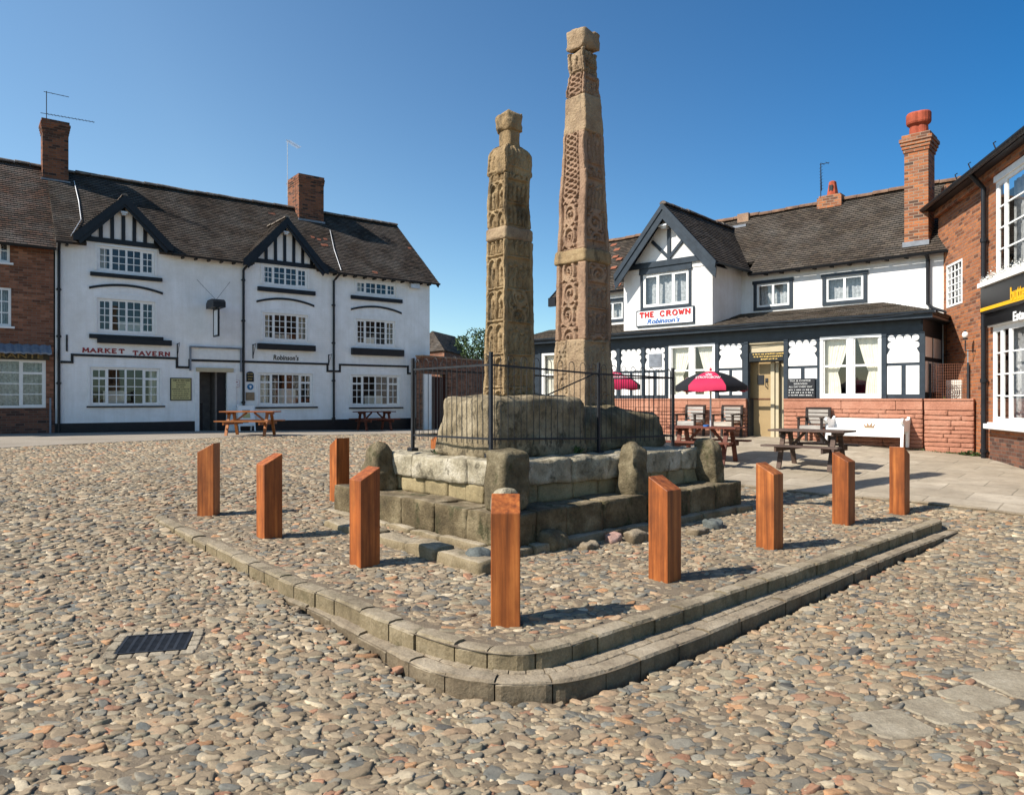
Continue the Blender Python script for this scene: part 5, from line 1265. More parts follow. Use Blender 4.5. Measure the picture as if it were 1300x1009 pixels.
# red stone dado
rg = random.Random(12); mb = MB()
def courses(a, b_, y0, dep, z0, z1):
    z = z1
    while z > z0:
        h = rg.choice([.085,.10,.115,.13]); u = a
        while u < b_-.02:
            L = min(b_-u, rg.uniform(.28,.85)); 
            if b_-(u+L) < .15: L = b_-u
            rock(mb, (u+L/2, y0+dep/2+rg.uniform(-.012,.006), z-h/2), (L-.007, dep, h-.006), 0, rg.random()*80, .008, .035, 6 if L < .5 else 9, 9); u += L
        z -= h
for a_, b_, c_, d_ in ((uL, ud0-.03, -.08, zk), (ud1+.03, K.u(1172.5), -.08, zk), (K.u(1174), uW, -.05, zk-.1)):
    mb = MB(); courses(a_, b_, c_, .25, d_, ZT-.25); dd = kb('stone_dado', mb, M['redstone'], smooth=True)
for a, b_, y0 in ((uL, ud0-.03, -.10), (ud1+.03, K.u(1172.5), -.10), (K.u(1174), uW, -.07)):
    u = a; mb = MB()
    while u < b_-.02:
        L = min(b_-u, rg.uniform(.9,1.4)); 
        if b_-(u+L) < .4: L = b_-u
        mb.box(u+.004, u+L-.004, y0, y0+.30, ZT-.25, ZT-.045); u += L
    kb('plain_band', mb, M['redstone'], dd, bevel=.008)
mb = MB(); mb.box(uL, ud0-.03, -.12, .2, ZT-.041, ZT); mb.box(ud1+.03, K.u(1172.5), -.12, .2, ZT-.041, ZT); mb.box(K.u(1174), uW, -.09, .25, ZT-.042, ZT-.001); kb('coping', mb, M['redstone'], dd, bevel=.008)
# black timber front with openings
W3 = K.rect(1041,1120.4,426,505.5); W2 = K.rect(849,908.6,438,505.5); W0 = K.rect(688,742,444,505.5)
W3 = (W3[0],W3[1],ZT+.01,zHd); W2 = (W2[0],W2[1],ZT+.01,zHd); W0 = (W0[0],W0[1],ZT+.01,zHd-.02)
mb = MB(); wall(mb, uL, uT, ZT, zLe+.02, [W3,W2,W0,(ud0,ud1,ZT,K.uz(973,434)[1])], 0, .10)
mb.box(ud0-.02,ud0+.0,-.02,.35,zk,ZT); mb.box(ud1,ud1+.02,-.02,.35,zk,ZT)
tf = kb('timber_front', mb, M['slate'])
# posts, rails standing proud
mb = MB()
for px in (849-2.5, 910.5, 947.5, 998, 1122.6, 1171, 817, 785.5, 745, 685.5):
    u = K.u(px); mb.box(u-.055,u+.055,-.03,-.001,ZT,zHd-.002)
mb.box(uL,uT,-.015,-.001,zHd+.0,zHd+.16); mb.box(uL,uT+.03,-.05,-.001,zHd+.30,zLe+.0)
kb('posts_and_rails', mb, M['slate'], tf)
def fpanel(x0, x1, kind=0):
    u0, u1 = K.u(x0)+.04, K.u(x1)-.04; z0, z1 = ZT+.10, zHd-.05; W = u1-u0; Hh = z1-z0; mb = MB(); k = 0
    def nx():
        nonlocal k; k += 1; return -.006-.0007*k
    c_ = .11*W
    for x in (.13,.38,.62,.87): mb.disc(u0+x*W, z1-c_, c_, nx(), -.001)
    for x in (.12,.88): mb.disc(u0+x*W, z1-c_*3.2, c_, nx(), -.001)
    mb.box(u0+.14*W,u0+.86*W,nx(),-.001,z1-Hh*.30,z1-c_*1.25)
    mb.prism([(u0+.10*W,z1-Hh*.235),(u0+.10*W,z1-Hh*.22),(u0+.9*W,z1-Hh*.22),(u0+.9*W,z1-Hh*.235),(u0+W,z1-Hh*.33),(u0+W,z1-Hh*.47),(u0,z1-Hh*.47),(u0,z1-Hh*.33)], 'y', nx(), -.001)
    zb = z0 if kind != 2 else z0+Hh*.29
    mb.box(u0,u0+.44*W,-.008,-.001,zb,z1-Hh*.52); mb.box(u0+.58*W,u1,-.008,-.001,zb,z1-Hh*.52)
    p = kb('plaster_panel', mb, M['white2'], tf)
    if kind == 1:
        mb = MB(); mb.box(u0+.2*W,u0+.82*W,-.035,-.012,z1-Hh*.40,z1-Hh*.12); 
        for i in range(5): z = z1-Hh*(.15+.05*i); mb.box(u0+.23*W,u0+.79*W,-.042,-.034,z-.02,z)
        kb('vent', mb, M['lead'], p)
    return u0, u1, z0, z1
fpanel(787,816); fpanel(818,846.5,1); fpanel(911.5,944); pz = fpanel(999,1039.5,2); fpanel(1124,1170.5); fpanel(746,785)
def sash(h, curt=True, nm='window'):
    u0,u1,z0,z1 = h; f = MB(); gl = MB(); y = .0; fw = .075; um = (u0+u1)/2
    f.box(u0,u1,y-.012,y+.07,z0,z0+.11); f.box(u0,u1,y-.012,y+.07,z1-fw,z1); f.box(u0,u0+fw,y-.010,y+.068,z0+.11,z1-fw); f.box(u1-fw,u1,y-.010,y+.068,z0+.11,z1-fw); f.box(um-.07,um+.07,y-.008,y+.066,z0+.11,z1-fw)
    zm = z0+(z1-z0)*.52
    for a,b_ in ((u0+fw,um-.07),(um+.07,u1-fw)):
        f.box(a,b_,y+.01,y+.06,zm-.025,zm+.025); f.box(a,a+.03,y+.012,y+.058,z0+.11,z1-fw); f.box(b_-.03,b_,y+.012,y+.058,z0+.11,z1-fw)
        gl.add([(a,y+.035,z0+.11),(b_,y+.035,z0+.11),(b_,y+.035,z1-fw),(a,y+.035,z1-fw)], [(0,1,2,3)])
    w_ = kb(nm, f, M['frame']); kb('pane', gl, M['glass'], w_)
    if curt:
        for side in (0, 1):
            c_ = MB(); n = 40; vs = []; Wd = (u1-u0)*.40
            for i in range(n+1):
                for j in range(13):
                    t_ = j/12; gat = .60+.12*(1-t_)*(1-t_)+.52*max(0,t_-.42)/.58-.08*math.exp(-((t_-.42)/.09)**2); wd = Wd*gat*(1 if side == 0 else .88)
                    x = wd*i/n; u = u0+.06+x if side == 0 else u1-.06-x
                    vs.append((u, .13+.008*math.sin(i*1.25)+.004*math.sin(i*.5)+.004*j/12, z0+(z1-z0)*t_))
            c_.add(vs, [(i*13+j,(i+1)*13+j,(i+1)*13+j+1,i*13+j+1) for i in range(n) for j in range(12)]); kb('curtain', c_, M['curtain'], w_, smooth=True)
sash(W3); sash(W2); sash(W0)
mb = MB(); zi_=zLe-.1; mb.box(uL+.05,ud0-.0,1.3,1.35,zk,zi_); mb.box(ud1+.1,uT-.05,1.3,1.35,zk,zi_); mb.box(ud0-.05,ud0,.36,1.3,zk,zi_); mb.box(ud1+.05,ud1+.1,.36,1.3,zk,zi_); mb.box(uT-.1,uT-.05,.1,1.3,zk,zi_); mb.box(uL,uL+.04,.1,1.35,zk,zi_)
kb('interior', mb, M['dark'])
# door
zst = K.uz(972, 556.5)[1]; zd = K.uz(972, 459)[1]; y5 = .30
a0, a1, a2 = K.u(952.5,y5), K.u(979.5,y5), K.u(997,y5)
mb = MB(); mb.box(a0-.05,a1,y5,y5+.05,zst,zd); dr_ = kb('door', mb, M['beige'])
mb = MB(); mb.box(a0-.05,a1-.01,y5-.012,y5-.001,zst+1.0,zst+1.04); kb('door_rail', mb, m_plain('brown_trim', (.14,.06,.03,1)), dr_)
mb = MB(); u, z = K.uz(973.5, 484, y5); mb.box(u-.035,u+.035,y5-.02,y5-.001,z-.02,z+.08); mb.tube([(u,y5-.02,z-.16),(u,y5-.07,z-.13),(u,y5-.07,z-.03),(u,y5-.02,z)], .014, 6); kb('handle', mb, M['iron'], dr_)
mb = MB(); l = K.rect(962,970,476,488,y5); mb.box(l[0],l[1],y5-.02,y5-.001,l[2],l[3]); kb('door_notice', mb, M['chalk'], dr_)
mb = MB(); mb.box(a1,a1+.10,y5-.06,y5+.05,zst,zd); mb.box(a1+.12,a1+.20,y5-.03,y5+.05,zst,zd); mb.box(a1+.20,a2+.3,y5+.08,y5+.1,zst,zd); kb('door_frame', mb, M['cream'])
mb = MB(); mb.box(ud0,ud1,.08,.12,K.uz(973,447,.1)[1],K.uz(973,434)[1]); mb.box(ud0,ud1,.02,.075,K.uz(973,436)[1],K.uz(973,434)[1]+.01); kb('fanlight', mb, M['cream'])
mb = MB(); mb.box(ud0-.1,ud1+.15,-.32,.35,zk,zst); kb('doorstep', mb, M['kerb2'], bevel=.012)
mb = MB(); l = K.rect(954,996,447,458.5,.0); mb.box(ud0+.02,ud1-.01,-.02,.02,l[2],l[3]); bd = kb('door_sign', mb, M['signblack'])
mb = MB(); rg2 = random.Random(9); H_ = l[3]-l[2]
for r_, (a, b_) in enumerate(((.05,.95),(.08,.95),(.3,.75))):
    x = l[0]+(l[1]-l[0])*a; e = l[0]+(l[1]-l[0])*b_
    while x < e: L = rg2.uniform(.02,.05); zc = l[3]-H_*(.2+.28*r_); mb.box(x,x+L,-.0235,-.0202,zc-H_*.07*rg2.uniform(.6,1),zc+H_*.08*rg2.uniform(.5,1)); x += L+rg2.choice([.012,.012,.03])
kb('lettering', mb, M['gold'], bd)
# chalkboard
l = K.rect(1000.5,1035,480.5,504.5); mb = MB(); mb.box(l[0],l[1],-.045,-.012,l[2],l[3]); ps = [('board', mb, M['chalk'])]
rows = ['TEA & COFFEE','SERVED','ALL DAY EVERY DAY']; hh = (l[3]-l[2]); W_ = l[1]-l[0]
for k, s_ in enumerate(rows): w_ = W_*(.78,.5,.86)[k]; ps.append(('lettering', text_mb(s_, l[0]+W_*(.08,.24,.06)[k], l[3]-hh*(.16+.16*k), w_, hh*.09, -.0455, .004), M['chalkink']))
m2 = MB(); rg2 = random.Random(2)
for r_ in range(3):
    x = l[0]+W_*.05; zc = l[3]-hh*(.6+.14*r_)
    while x < l[0]+W_*.93: L = rg2.uniform(.015,.04); m2.box(x,x+L,-.0485,-.0452,zc-hh*.028*rg2.uniform(.6,1),zc+hh*.03*rg2.uniform(.5,1)); x += L+rg2.choice([.01,.012,.035])
ps.append(('lettering', m2, M['chalkink'])); place(K, 'chalkboard', 'small chalked menu board on the inn front, right of its door', 'chalkboard', ps)
# lean-to roof with a hipped end
uE = K.u(1184,-.3); uH = K.u(1119,YM); mb = MB()
roof(mb, (uL-.3,-.3,zLe), (uE,-.3,zLe), (uL-.3,YM,zLt), (uH,YM,zLt), seed=21, course=.12, lift=.02, sag=.02)
roof(mb, (uE,-.3,zLe), (uE,YM,zLe), (uH,YM,zLt), (uH+.001,YM,zLt), seed=22, course=.12, sag=.01)
lr = kb('lean_to_roof', mb, M['tileC'])
kb('gutter', gutter((uL-.3,-.35,zLe-.0),(uE+.06,-.35,zLe-.0), .06), M['slate'], lr)
mb = MB(); mb.box(uL-.3,uE,-.29,-.0,zLe-.14,zLe-.09); mb.box(uL-.3,uE,-.315,-.29,zLe-.15,zLe-.0); mb.box(uT-.0,uE,0,YM,zLe-.14,zLe-.09); kb('eaves_board', mb, M['slate'], lr)
mb = MB(); mb.box(uT-.05,uT,.0,YM,ZT-.0,zLe-.09); mb.box(uT-.3,uT,0.17,YM,zk,ZT); sd = kb('side_wall', mb, M['slate'])
mb = MB()
for a, b_ in ((.15,.75),(.9,1.6)):
    mb.box(uT+.0015,uT+.012,a,b_,ZT+.95,zHd-.1); mb.box(uT+.0015,uT+.012,a,(a+b_)/2-.05,ZT+.15,ZT+.85); mb.box(uT+.0015,uT+.012,(a+b_)/2+.05,b_,ZT+.15,ZT+.85)
kb('plaster_panel', mb, M['white2'], sd)
mb = MB()   # loose cable along the fascia
pts = [(K.u(1000),-.05,zHd+.28)]
for i in range(13): t_ = i/12; pts.append((K.u(900)+(K.u(1165)-K.u(900))*t_, -.42, zLe-.06-.10*math.sin(t_*PI*3)**2*.4))
mb.tube(pts[1:], .008, 5); kb('cable', mb, M['slate'], lr)
# upper wall, bay
uML = K.u(712, YM); uMR = K.u(1199, YM)
F1 = K.rect(957,1006.5,355,393,YM); F2 = K.rect(1044.3,1101,346,386,YM); F0 = K.rect(762,794,380,409,YM)
mb = MB(); wall(mb, uML, uMR, zLt-.6, zEk+.12, [F1,F2,F0], YM, .08)
mb.box(uML,uML+.05,YM+.003,YM+5.2,zLe-2.5,zEk+.1); mb.add([(uML,YM,zEk),(uML,YRK+2.6,zEk),(uML,YRK,zRk-.12)], [(0,2,1)]); mb.add([(uML,YM+5.2,zk),(uMR,YM+5.2,zk),(uMR,YM+5.2,zEk+.1),(uML,YM+5.2,zEk+.1)], [(0,3,2,1)]); mb.box(uMR-.05,uMR,YM+.01,YM+5.2,zk,zEk+.1)
kb('upper_wall', mb, M['white2'])
uB0, uB1 = K.u(792,.02), K.u(904.5,.02)
zBf = (K.uz(783,348,-.33)[1]+K.uz(909,333,-.33)[1])/2
BW = K.rect(816,876,344,388.5,.02)
mb = MB(); wall(mb, uB0, uB1, zLe-.1, zBf+.22, [BW], .02, .08)
mb.box(uB1-.04,uB1-.0,.021,YM,zLe-.1,zBf+.15); mb.box(uB0,uB0+.04,.021,YM,zLe-.1,zBf+.15); kb('bay_wall', mb, M['white2'])
mb = MB(); mb.box(uML+.1,uMR-.1,YM+.9,YM+.95,zLt-.5,zEk+.3); mb.box(uB0+.1,uB1-.1,.9,.95,zLe,zBf+.2); kb('upper_interior', mb, M['room'])
def upwin(h, y, lights, bar, hood=.05, ft=.09):
    u0,u1,z0,z1 = h; b_ = MB(); b_.box(u0,u1,y-.03,y+.02,z0,z0+ft); b_.box(u0-.03,u1+.03,y-.045,y+.02,z1-ft-hood,z1); b_.box(u0,u0+ft,y-.028,y+.02,z0+ft,z1-ft-hood); b_.box(u1-ft,u1,y-.028,y+.02,z0+ft,z1-ft-hood)
    f, gl = casement(u0+ft, u1-ft, z0+ft, z1-ft-hood, y+.0, lights, 1, .06, .02, 1); w_ = kb('window', f, M['frame']); kb('pane', gl, M['glass'], w_); kb('window_surround', b_, M['slate'], w_)
    c_ = MB(); n = 40; vs = []
    for i in range(n+1):
        for j in range(4): vs.append((u0+ft+(u1-u0-2*ft)*i/n, y+.2+.02*math.sin(i*1.3+j), z0+(z1-z0)*j/3))
    c_.add(vs, [(i*4+j,(i+1)*4+j,(i+1)*4+j+1,i*4+j+1) for i in range(n) for j in range(3)]); kb('net_curtain', c_, M['net'], w_, smooth=True)
upwin(F1, YM, 2, 1, 0); upwin(F2, YM, 2, 1, 0); upwin(F0, YM, 2, 1, 0); 
BWo = K.rect(813.5,877.7,337,391.5,.02); upwin((BWo[0],BWo[1],BWo[2],BWo[3]), .02, 3, 1, .12, .075)
# the gable
yf = -.36; A = K.uz(841.3,258,yf); Lf = K.uz(781,350.4,yf); Rf = K.uz(911,327,yf); uc = A[0]; za = A[1]; zf = zBf; hwK = (Rf[0]-Lf[0])/2; s = (za-zf)/hwK
zbm = K.uz(841,331,0)[1]; hwb = (za-.34-zbm)/s
mb = MB(); mb.prism([(uc-hwb-.15,zbm-.3),(uc+hwb+.15,zbm-.3),(uc+hwb+.15,zbm-.05),(uc,za-.34+.15*s),(uc-hwb-.15,zbm-.05)], 'y', .0, .015); kb('gable_panel', mb, M['white2'])
mb = MB(); mb.box(uc-hwb-.3,uc+hwb+.3,-.06,-.001,zbm-.16,zbm-.0); mb.box(uc-.05,uc+.05,-.045,-.0012,zbm,za-.3)
for sg in (-1,1): mb.seg((uc,-.022,zbm+.05),(uc+sg*hwb*.52,-.022,zbm+.02+(hwb*.48)*s),.09,.04,(0,1,0))
kb('gable_timber', mb, M['slate'])
mb = MB(); bw = .27
for sg in (-1,1):
    for (d0,d1,ya,yb) in ((0,.13,yf-.05,yf+.02),(.13,.34,yf-.02,yf+.015)):
        P = [(uc,za-d0*1.3),(uc+sg*hwK,zf-d0*1.3),(uc+sg*(hwK-.03),zf-d1*1.3),(uc,za-d1*1.3)]
        if sg < 0: P = P[::-1]
        mb.prism(P, 'y', ya, yb)
kb('bargeboard', mb, M['slate'])
mb = MB()
for sg in (-1,1): mb.add([(uc,yf+.02,za-.14),(uc+sg*hwK,yf+.02,zf-.14),(uc+sg*hwK,.3,zf-.14),(uc,.3,za-.14)], [(0,1,2,3)])
kb('soffit', mb, M['black'])
ym = YM-.2+(za-zEk)/sk; yv = YM-.2+(zf-zEk)/sk; mb = MB()
roof(mb, (uc-hwK,yf,zf), (uc-hwK,max(yv,yf+.1),zf), (uc,yf,za), (uc,ym,za), seed=31, sag=.015); roof(mb, (uc+hwK,max(yv,yf+.1),zf), (uc+hwK,yf,zf), (uc,ym,za), (uc,yf,za), seed=33, sag=.015)
r_ = kb('gable_roof', mb, M['tileC']); mb = MB(); ridge_tiles(mb, (uc,yf,za+.02), (uc,ym+.1,za+.02), r=.09, seed=4); kb('ridge_tiles', mb, M['ridge'], r_)
kb('gutter', gutter((uc+hwK+.03,yv,zf-.02),(uc+hwK+.03,yf,zf-.02), .05), M['slate'], r_)
mb = MB(); l = za-.62; mb.box(uc-.2,uc+.08,-.3,-.12,l,l+.05); mb.box(uc-.14,uc+.02,-.24,-.0,l-.05,l-.0); kb('floodlight', mb, M['alum'])
# main roof, interrupted under the gable
mb = MB(); yE = YM-.2; uRR = K.u(1209, YM-.2); ca_, cb_ = uc-hwK+.05, uc+hwK-.05
roof(mb, (uML-.25,yE,zEk), (ca_,yE,zEk), (uML-.25,YRK,zRk), (ca_,YRK,zRk), seed=35, sag=.05); roof(mb, (cb_,yE,zEk), (uRR,yE,zEk), (cb_,YRK,zRk), (uRR,YRK,zRk), seed=35, sag=.05)
roof(mb, (ca_,yE+.5,zEk+.5*sk), (cb_,yE+.5,zEk+.5*sk), (ca_,YRK,zRk), (cb_,YRK,zRk), seed=35, sag=.05)
roof(mb, (uRR,YRK+2.8,zEk), (uML-.25,YRK+2.8,zEk), (uRR,YRK,zRk), (uML-.25,YRK,zRk), seed=36)
mr = kb('roof', mb, M['tileC']); mb = MB(); ridge_tiles(mb, (uML-.25,YRK,zRk+.03), (uRR,YRK,zRk+.03), seed=12); kb('ridge_tiles', mb, M['ridgeO'], mr)
for k, (px, py) in enumerate(((783,318),(786,330),(781,327),(791,339),(779,341),(784,363),(800,362),(779,312))):
    for y in np.arange(yE, YRK, .02):
        u, z = K.uz(px, py, y)
        if z <= zEk+sk*(y-yE): mb = MB(); mb.add([(u-.12,y-.06,z+.035-.05),(u+.12,y-.06,z+.035-.05),(u+.12,y+.06,z+.04+.05),(u-.12,y+.06,z+.04+.05)], [(0,1,2,3)]); kb('replacement_tile', mb, M['oldterracotta'], mr); break
mb = MB()
for a, b_ in ((yE-.02,yE+.4),):
    P = [(uML-.27,yE-.05,zEk),(uML-.27,YRK,zRk+.02),(uML-.27,YRK,zRk-.22),(uML-.27,yE-.05,zEk-.24)]
    mb.add([(x+dx,y,z) for dx in (0,-.05) for x,y,z in P], [(0,1,2,3),(7,6,5,4),(0,4,5,1),(1,5,6,2),(2,6,7,3),(3,7,4,0)])
mb.box(uML-.32,uML+.0,yE-.12,yE+.0,zEk-.32,zEk-.02); kb('bargeboard', mb, M['black'])
kb('gutter', gutter((uc+hwK+.05,yE-.05,zEk-.02),(uRR,yE-.05,zEk-.02), .055), M['black'], mr); kb('gutter', gutter((uML-.3,yE-.05,zEk-.02),(uc-hwK,yE-.05,zEk-.02), .055), M['black'], mr)
u = cb_+.5; mb = MB()
while u < uMR-.1: mb.box(u-.03,u+.03,yE+.02,YM,zEk-.08,zEk-.01); u += .45
kb('rafter_ends', mb, M['black'])
a = K.uz(1178,322,YM-.08); b_ = K.uz(1178,386,YM-.08); mb = MB(); mb.tube([(a[0],YM-.2,zEk-.05),(a[0],YM-.08,a[1]-.15),(a[0],YM-.08,b_[1]),(a[0]+.12,YM-.12,b_[1]-.12),(a[0]+.45,YM-.15,b_[1]-.25),(a[0]+.45,YM-.15,ZT+.2)], .045, 10); kb('downpipe', mb, M['black'])
# sign on the bay
l = K.rect(809,882,391.5,412.8,.02); mb = MB(); mb.box(l[0],l[1],-.03,.017,l[2],l[3]); m2 = MB(); m2.box(l[0]+.035,l[1]-.035,-.034,-.0302,l[2]+.035,l[3]-.035)
hh = l[3]-l[2]; ww = l[1]-l[0]
place(K, 'pub_sign', 'white board below the gable window reading THE CROWN in red over blue script', 'pub sign', [('frame', mb, M['slate']),('face', m2, M['signwhite']),
 ('lettering', slab_text('THE', l[0]+ww*.07, l[0]+ww*.33, l[2]+hh*.56, l[2]+hh*.84, -.0345, .05), M['red']), ('lettering', slab_text('CROWN', l[0]+ww*.43, l[0]+ww*.95, l[2]+hh*.56, l[2]+hh*.84, -.0345, .05), M['red']),
 ('lettering', text_mb("Robinson's", l[0]+ww*.2, l[2]+hh*.14, ww*.57, hh*.30, -.0345, .01, .3, .02), M['blue'])])
# the chimneys
yc = YM+.12; u0, u1 = K.u(1148,yc), K.u(1178.5,yc); z0 = K.uz(1162,309,yc)[1]; z1 = K.uz(1162,170,yc)[1]
ch = kb('chimney', brick_stack(u0, u1, yc, yc+.62, z0-.3, z1, .10, 4), M['brickC2']); CHK = (u0,u1,z1,yc)
mb = MB(); mb.box(u0-.03,u1+.03,yc-.06,yc+.68,z0-.3,z0+.05); kb('lead_flashing', mb, M['lead'], ch)
for k, (dx, sc_) in enumerate(((.36,1.0),(.62,.92))):
    x = u0+(u1-u0)*dx; mb = MB(); mb.lathe([(.16*sc_,-.02),(.15*sc_,.22),(.14*sc_,.26),(.21*sc_,.32),(.225*sc_,.36),(.225*sc_,.56),(.20*sc_,.60),(.17*sc_,.6),(.16*sc_,.3)], (x, yc+.3, z1), 18); kb('chimney_pot', mb, M['terracotta'], ch, smooth=False)
y2 = YRK-.25; u0, u1 = K.u(1037,y2), K.u(1068,y2); z0 = K.uz(1052,262,y2)[1]; z1 = K.uz(1052,247,y2)[1]
mb = MB(); mb.box(u0,u1,y2,y2+.5,z0-.4,z1-.06); mb.box(u0+.04,u1-.04,y2+.04,y2+.46,z1-.06,z1); ch2 = kb('chimney', mb, M['brickC2'])
mb = MB(); x = (u0+u1)/2+.02; mb.lathe([(.17,0),(.16,.1),(.12,.34),(.11,.42),(.05,.46),(.04,.46)], (x, y2+.25, z1-.01), 8); kb('chimney_pot', mb, M['terracotta'], ch2); mb = MB(); mb.box(x-.05,x+.05,y2+.1,y2+.2,z1+.12,z1+.3); kb('pot_opening', mb, M['black'], ch2)
y2 = YRK-.2; u0, u1 = K.u(936,y2), K.u(950,y2); z1 = K.uz(943,271,y2)[1]; mb = MB(); mb.box(u0,u1,y2,y2+.35,z1-.5,z1); ch3 = kb('capped_stack', mb, M['crossP']); mb = MB(); mb.box(u0-.4,u1+.03,y2-.25,y2-.02,z1-.55,z1-.42); kb('lead_flashing', mb, M['lead'], ch3)
u, z = K.uz(1042,258,YRK-.2); mb = MB(); 
aerial(K, 'television_aerial', 'slim upright television aerial beside the small pot on the inn ridge', (u,YRK-.2,z-.4), 1.55, (.02,.02,-.75), 8, .11, 'iron', second=(1.6,(.25,0,.0),2,.12))

# ------------------------------------------------------------------ brick building on the right
Q = Frame(9.89, 15.2, -.2326, -.9726)
qb_ = root('brick_building', 'orange brick shop with tall white windows at the right edge of the square', 'shop', Q.world(0,0,.3), Q.rz)
def qb(name, mb, m, parent=qb_, **kw): return build(name, mb, m, parent, shift=(0,0,.3), **kw)
uq0, uq1 = Q.u(1191), 4.6; zqe = (Q.uz(1248,211,-.2)[1]+Q.uz(1290,183,-.2)[1])/2
V1 = Q.uz(1266,231); V1b = Q.uz(1266,353)[1]; V2 = Q.uz(1262,415); V2b = Q.uz(1262,536)[1]; V3 = Q.rect(1202,1222,333,388)
h1 = (V1[0], V1[0]+1.95, V1b, V1[1]); h2 = (V2[0], V2[0]+2.3, V2b, V2[1])
mb = MB(); wall(mb, uq0, uq1, -.2, zqe+.1, [h1,h2,V3], 0, .11)
mb.box(uq0,uq0+.05,.003,6,-.2,zqe); mb.add([(uq1,.0,-.2),(uq1,6,-.2),(uq1,6,zqe+2.2),(uq1,3,zqe+2.2),(uq1,0,zqe)], [(0,1,2,3,4)]); mb.add([(uq0,6,-.2),(uq1,6,-.2),(uq1,6,zqe),(uq0,6,zqe)], [(0,3,2,1)]); qb('wall', mb, M['brickR'])
mb = MB(); mb.box(uq0+.1,uq1-.1,1.0,1.05,0,zqe); qb('interior', mb, M['dark'])
mb = MB(); mb.box(0.35,uq1,-.03,-.001,-.2,Q.uz(1275,556)[1]); qb('plinth', mb, M['brickD'])
def shop_win(h, wts, rows, nm='window'):
    f, gl = casement(h[0]+.003,h[1]-.003,h[2]+.003,h[3]-.003,-.02,3,rows,.09,.03,1,0,weights=wts); w_ = qb(nm, f, M['frame']); qb('pane', gl, M['glass'], w_)
    c_ = MB(); n = 40; vs = []
    for i in range(n+1):
        for j in range(3): vs.append((h[0]+(h[1]-h[0])*i/n, .3+.02*math.sin(i*1.3), h[2]+(h[3]-h[2])*j/2))
    c_.add(vs, [(i*3+j,(i+1)*3+j,(i+1)*3+j+1,i*3+j+1) for i in range(n) for j in range(2)]); qb('blind', c_, M['net'], w_); return w_
w1_ = shop_win(h1, [.55,1.5,.55], 4); mb = MB(); mb.box(h1[0]-.02,h1[1]+.02,-.06,-.022,h1[3]-.02,h1[3]+.10); qb('window_head', mb, M['frame'], w1_)
w2_ = shop_win(h2, [.45,.45,1.8], 4); mb = MB(); mb.box(h2[0]-.12,h2[1]+.1,-.16,-.001,h2[2]-.13,h2[2]-.03); mb.box(h2[0]-.08,h2[1]+.1,-.10,-.001,h2[2]-.03,h2[2]+.0); qb('sill', mb, M['frame'], w2_, bevel=.01)
mb = MB(); mb.box(h2[0]-.06,h2[1]+.1,-.10,-.001,h2[3],h2[3]+.07); qb('window_head', mb, M['frame'], w2_)
f, gl = casement(V3[0],V3[1],V3[2],V3[3],-.01,1,6,.05,.025,4); w_ = qb('window', f, M['frame']); qb('pane', gl, M['glass'], w_); mb = MB(); mb.box(V3[0],V3[1],.2,.22,V3[2],V3[3]); qb('blind', mb, M['net'], w_)
zs1 = Q.uz(1259,366)[1]; zs2 = Q.uz(1259,399)[1]; zs3 = Q.uz(1259,414.5)[1]; us1 = Q.u(1258.5)
mb = MB(); mb.box(us1,uq1,-.20,-.001,zs2,zs1); fs_ = qb('fascia', mb, M['signblack'], bevel=.008)
mb = MB(); mb.box(us1,uq1,-.203,-.2005,zs2+.05,zs2+.12); qb('yellow_stripe', mb, M['yellow'], fs_)
mb = MB(); mb.box(us1+.05,uq1,-.13,-.001,zs3,zs2-.002); qb('lower_fascia', mb, M['signblack'], fs_)
a = Q.uz(1283,381.5,-.2); b_ = Q.uz(1300.5,378,-.2); qb('lettering', text_mb('butte', a[0], a[1]-.02, (b_[0]-a[0])*1.06, .26, -.2008, .008, 0, .03), M['yellow'], fs_)
a = Q.uz(1286.5,407.5,-.13); b_ = Q.uz(1300.5,404,-.13); qb('lettering', text_mb('Esta', a[0], a[1]-.01, (b_[0]-a[0])*1.02, .18, -.1308, .008, 0, .03), M['signwhite'], fs_)
# flowers on the fascia
mb = MB(); zfl = h1[2]-.12; mb.box(us1+.0,uq1,-.26,-.002,zs1+.002,zs1+.10); 
ft = qb('window_ledge', mb, M['frame'], bevel=.006)
rg = random.Random(6); mb = MB()
for i in range(900):
    c_ = Vector((rg.uniform(us1+.05,us1+2.4), rg.uniform(-.24,-.04), zs1+.11+abs(rg.gauss(0,.07)))); d = Vector((rg.uniform(-1,1),rg.uniform(-1,1),rg.uniform(-.3,1))).normalized()*.028; s_ = d.cross(Vector((rg.random(),rg.random(),.3))).normalized()*.018
    mb.add([c_-s_,c_+d*.6-s_*.3,c_+d,c_+s_], [(0,1,2,3)])
place(Q, 'flowers', 'pale trailing flowers along the ledge over the black shop fascia', 'flowers', [('blooms', mb, M['flower'])])
# eaves, roof, pipe
mb = MB(); roof(mb, (uq0,-.30,zqe), (uq1,-.30,zqe), (uq0,3.0,zqe+2.6), (uq1,3.0,zqe+2.6), seed=41); roof(mb, (uq1,6.3,zqe), (uq0,6.3,zqe), (uq1,3.0,zqe+2.6), (uq0,3.0,zqe+2.6), seed=42); qb('roof', mb, M['tileO'])
qb('gutter', gutter((uq0,-.36,zqe+.0),(uq1,-.36,zqe+.0), .07), M['black'])
mb = MB(); mb.box(uq0,uq1,-.10,-.001,zqe-.22,zqe-.06); qb('brick_eaves_course', mb, M['brickR']); mb = MB(); mb.box(uq0,uq1,-.3,-.0,zqe-.06,zqe-.03); qb('soffit', mb, M['black'])
up = Q.u(1249.5,-.08); zq0 = g(*Q.world(up,-.1)[:2])+.03
qb('downpipe', downpipe(up, zqe-.35, zq0, y=-.09, r=.05, swan=(0,-.24,.3)), M['black'])
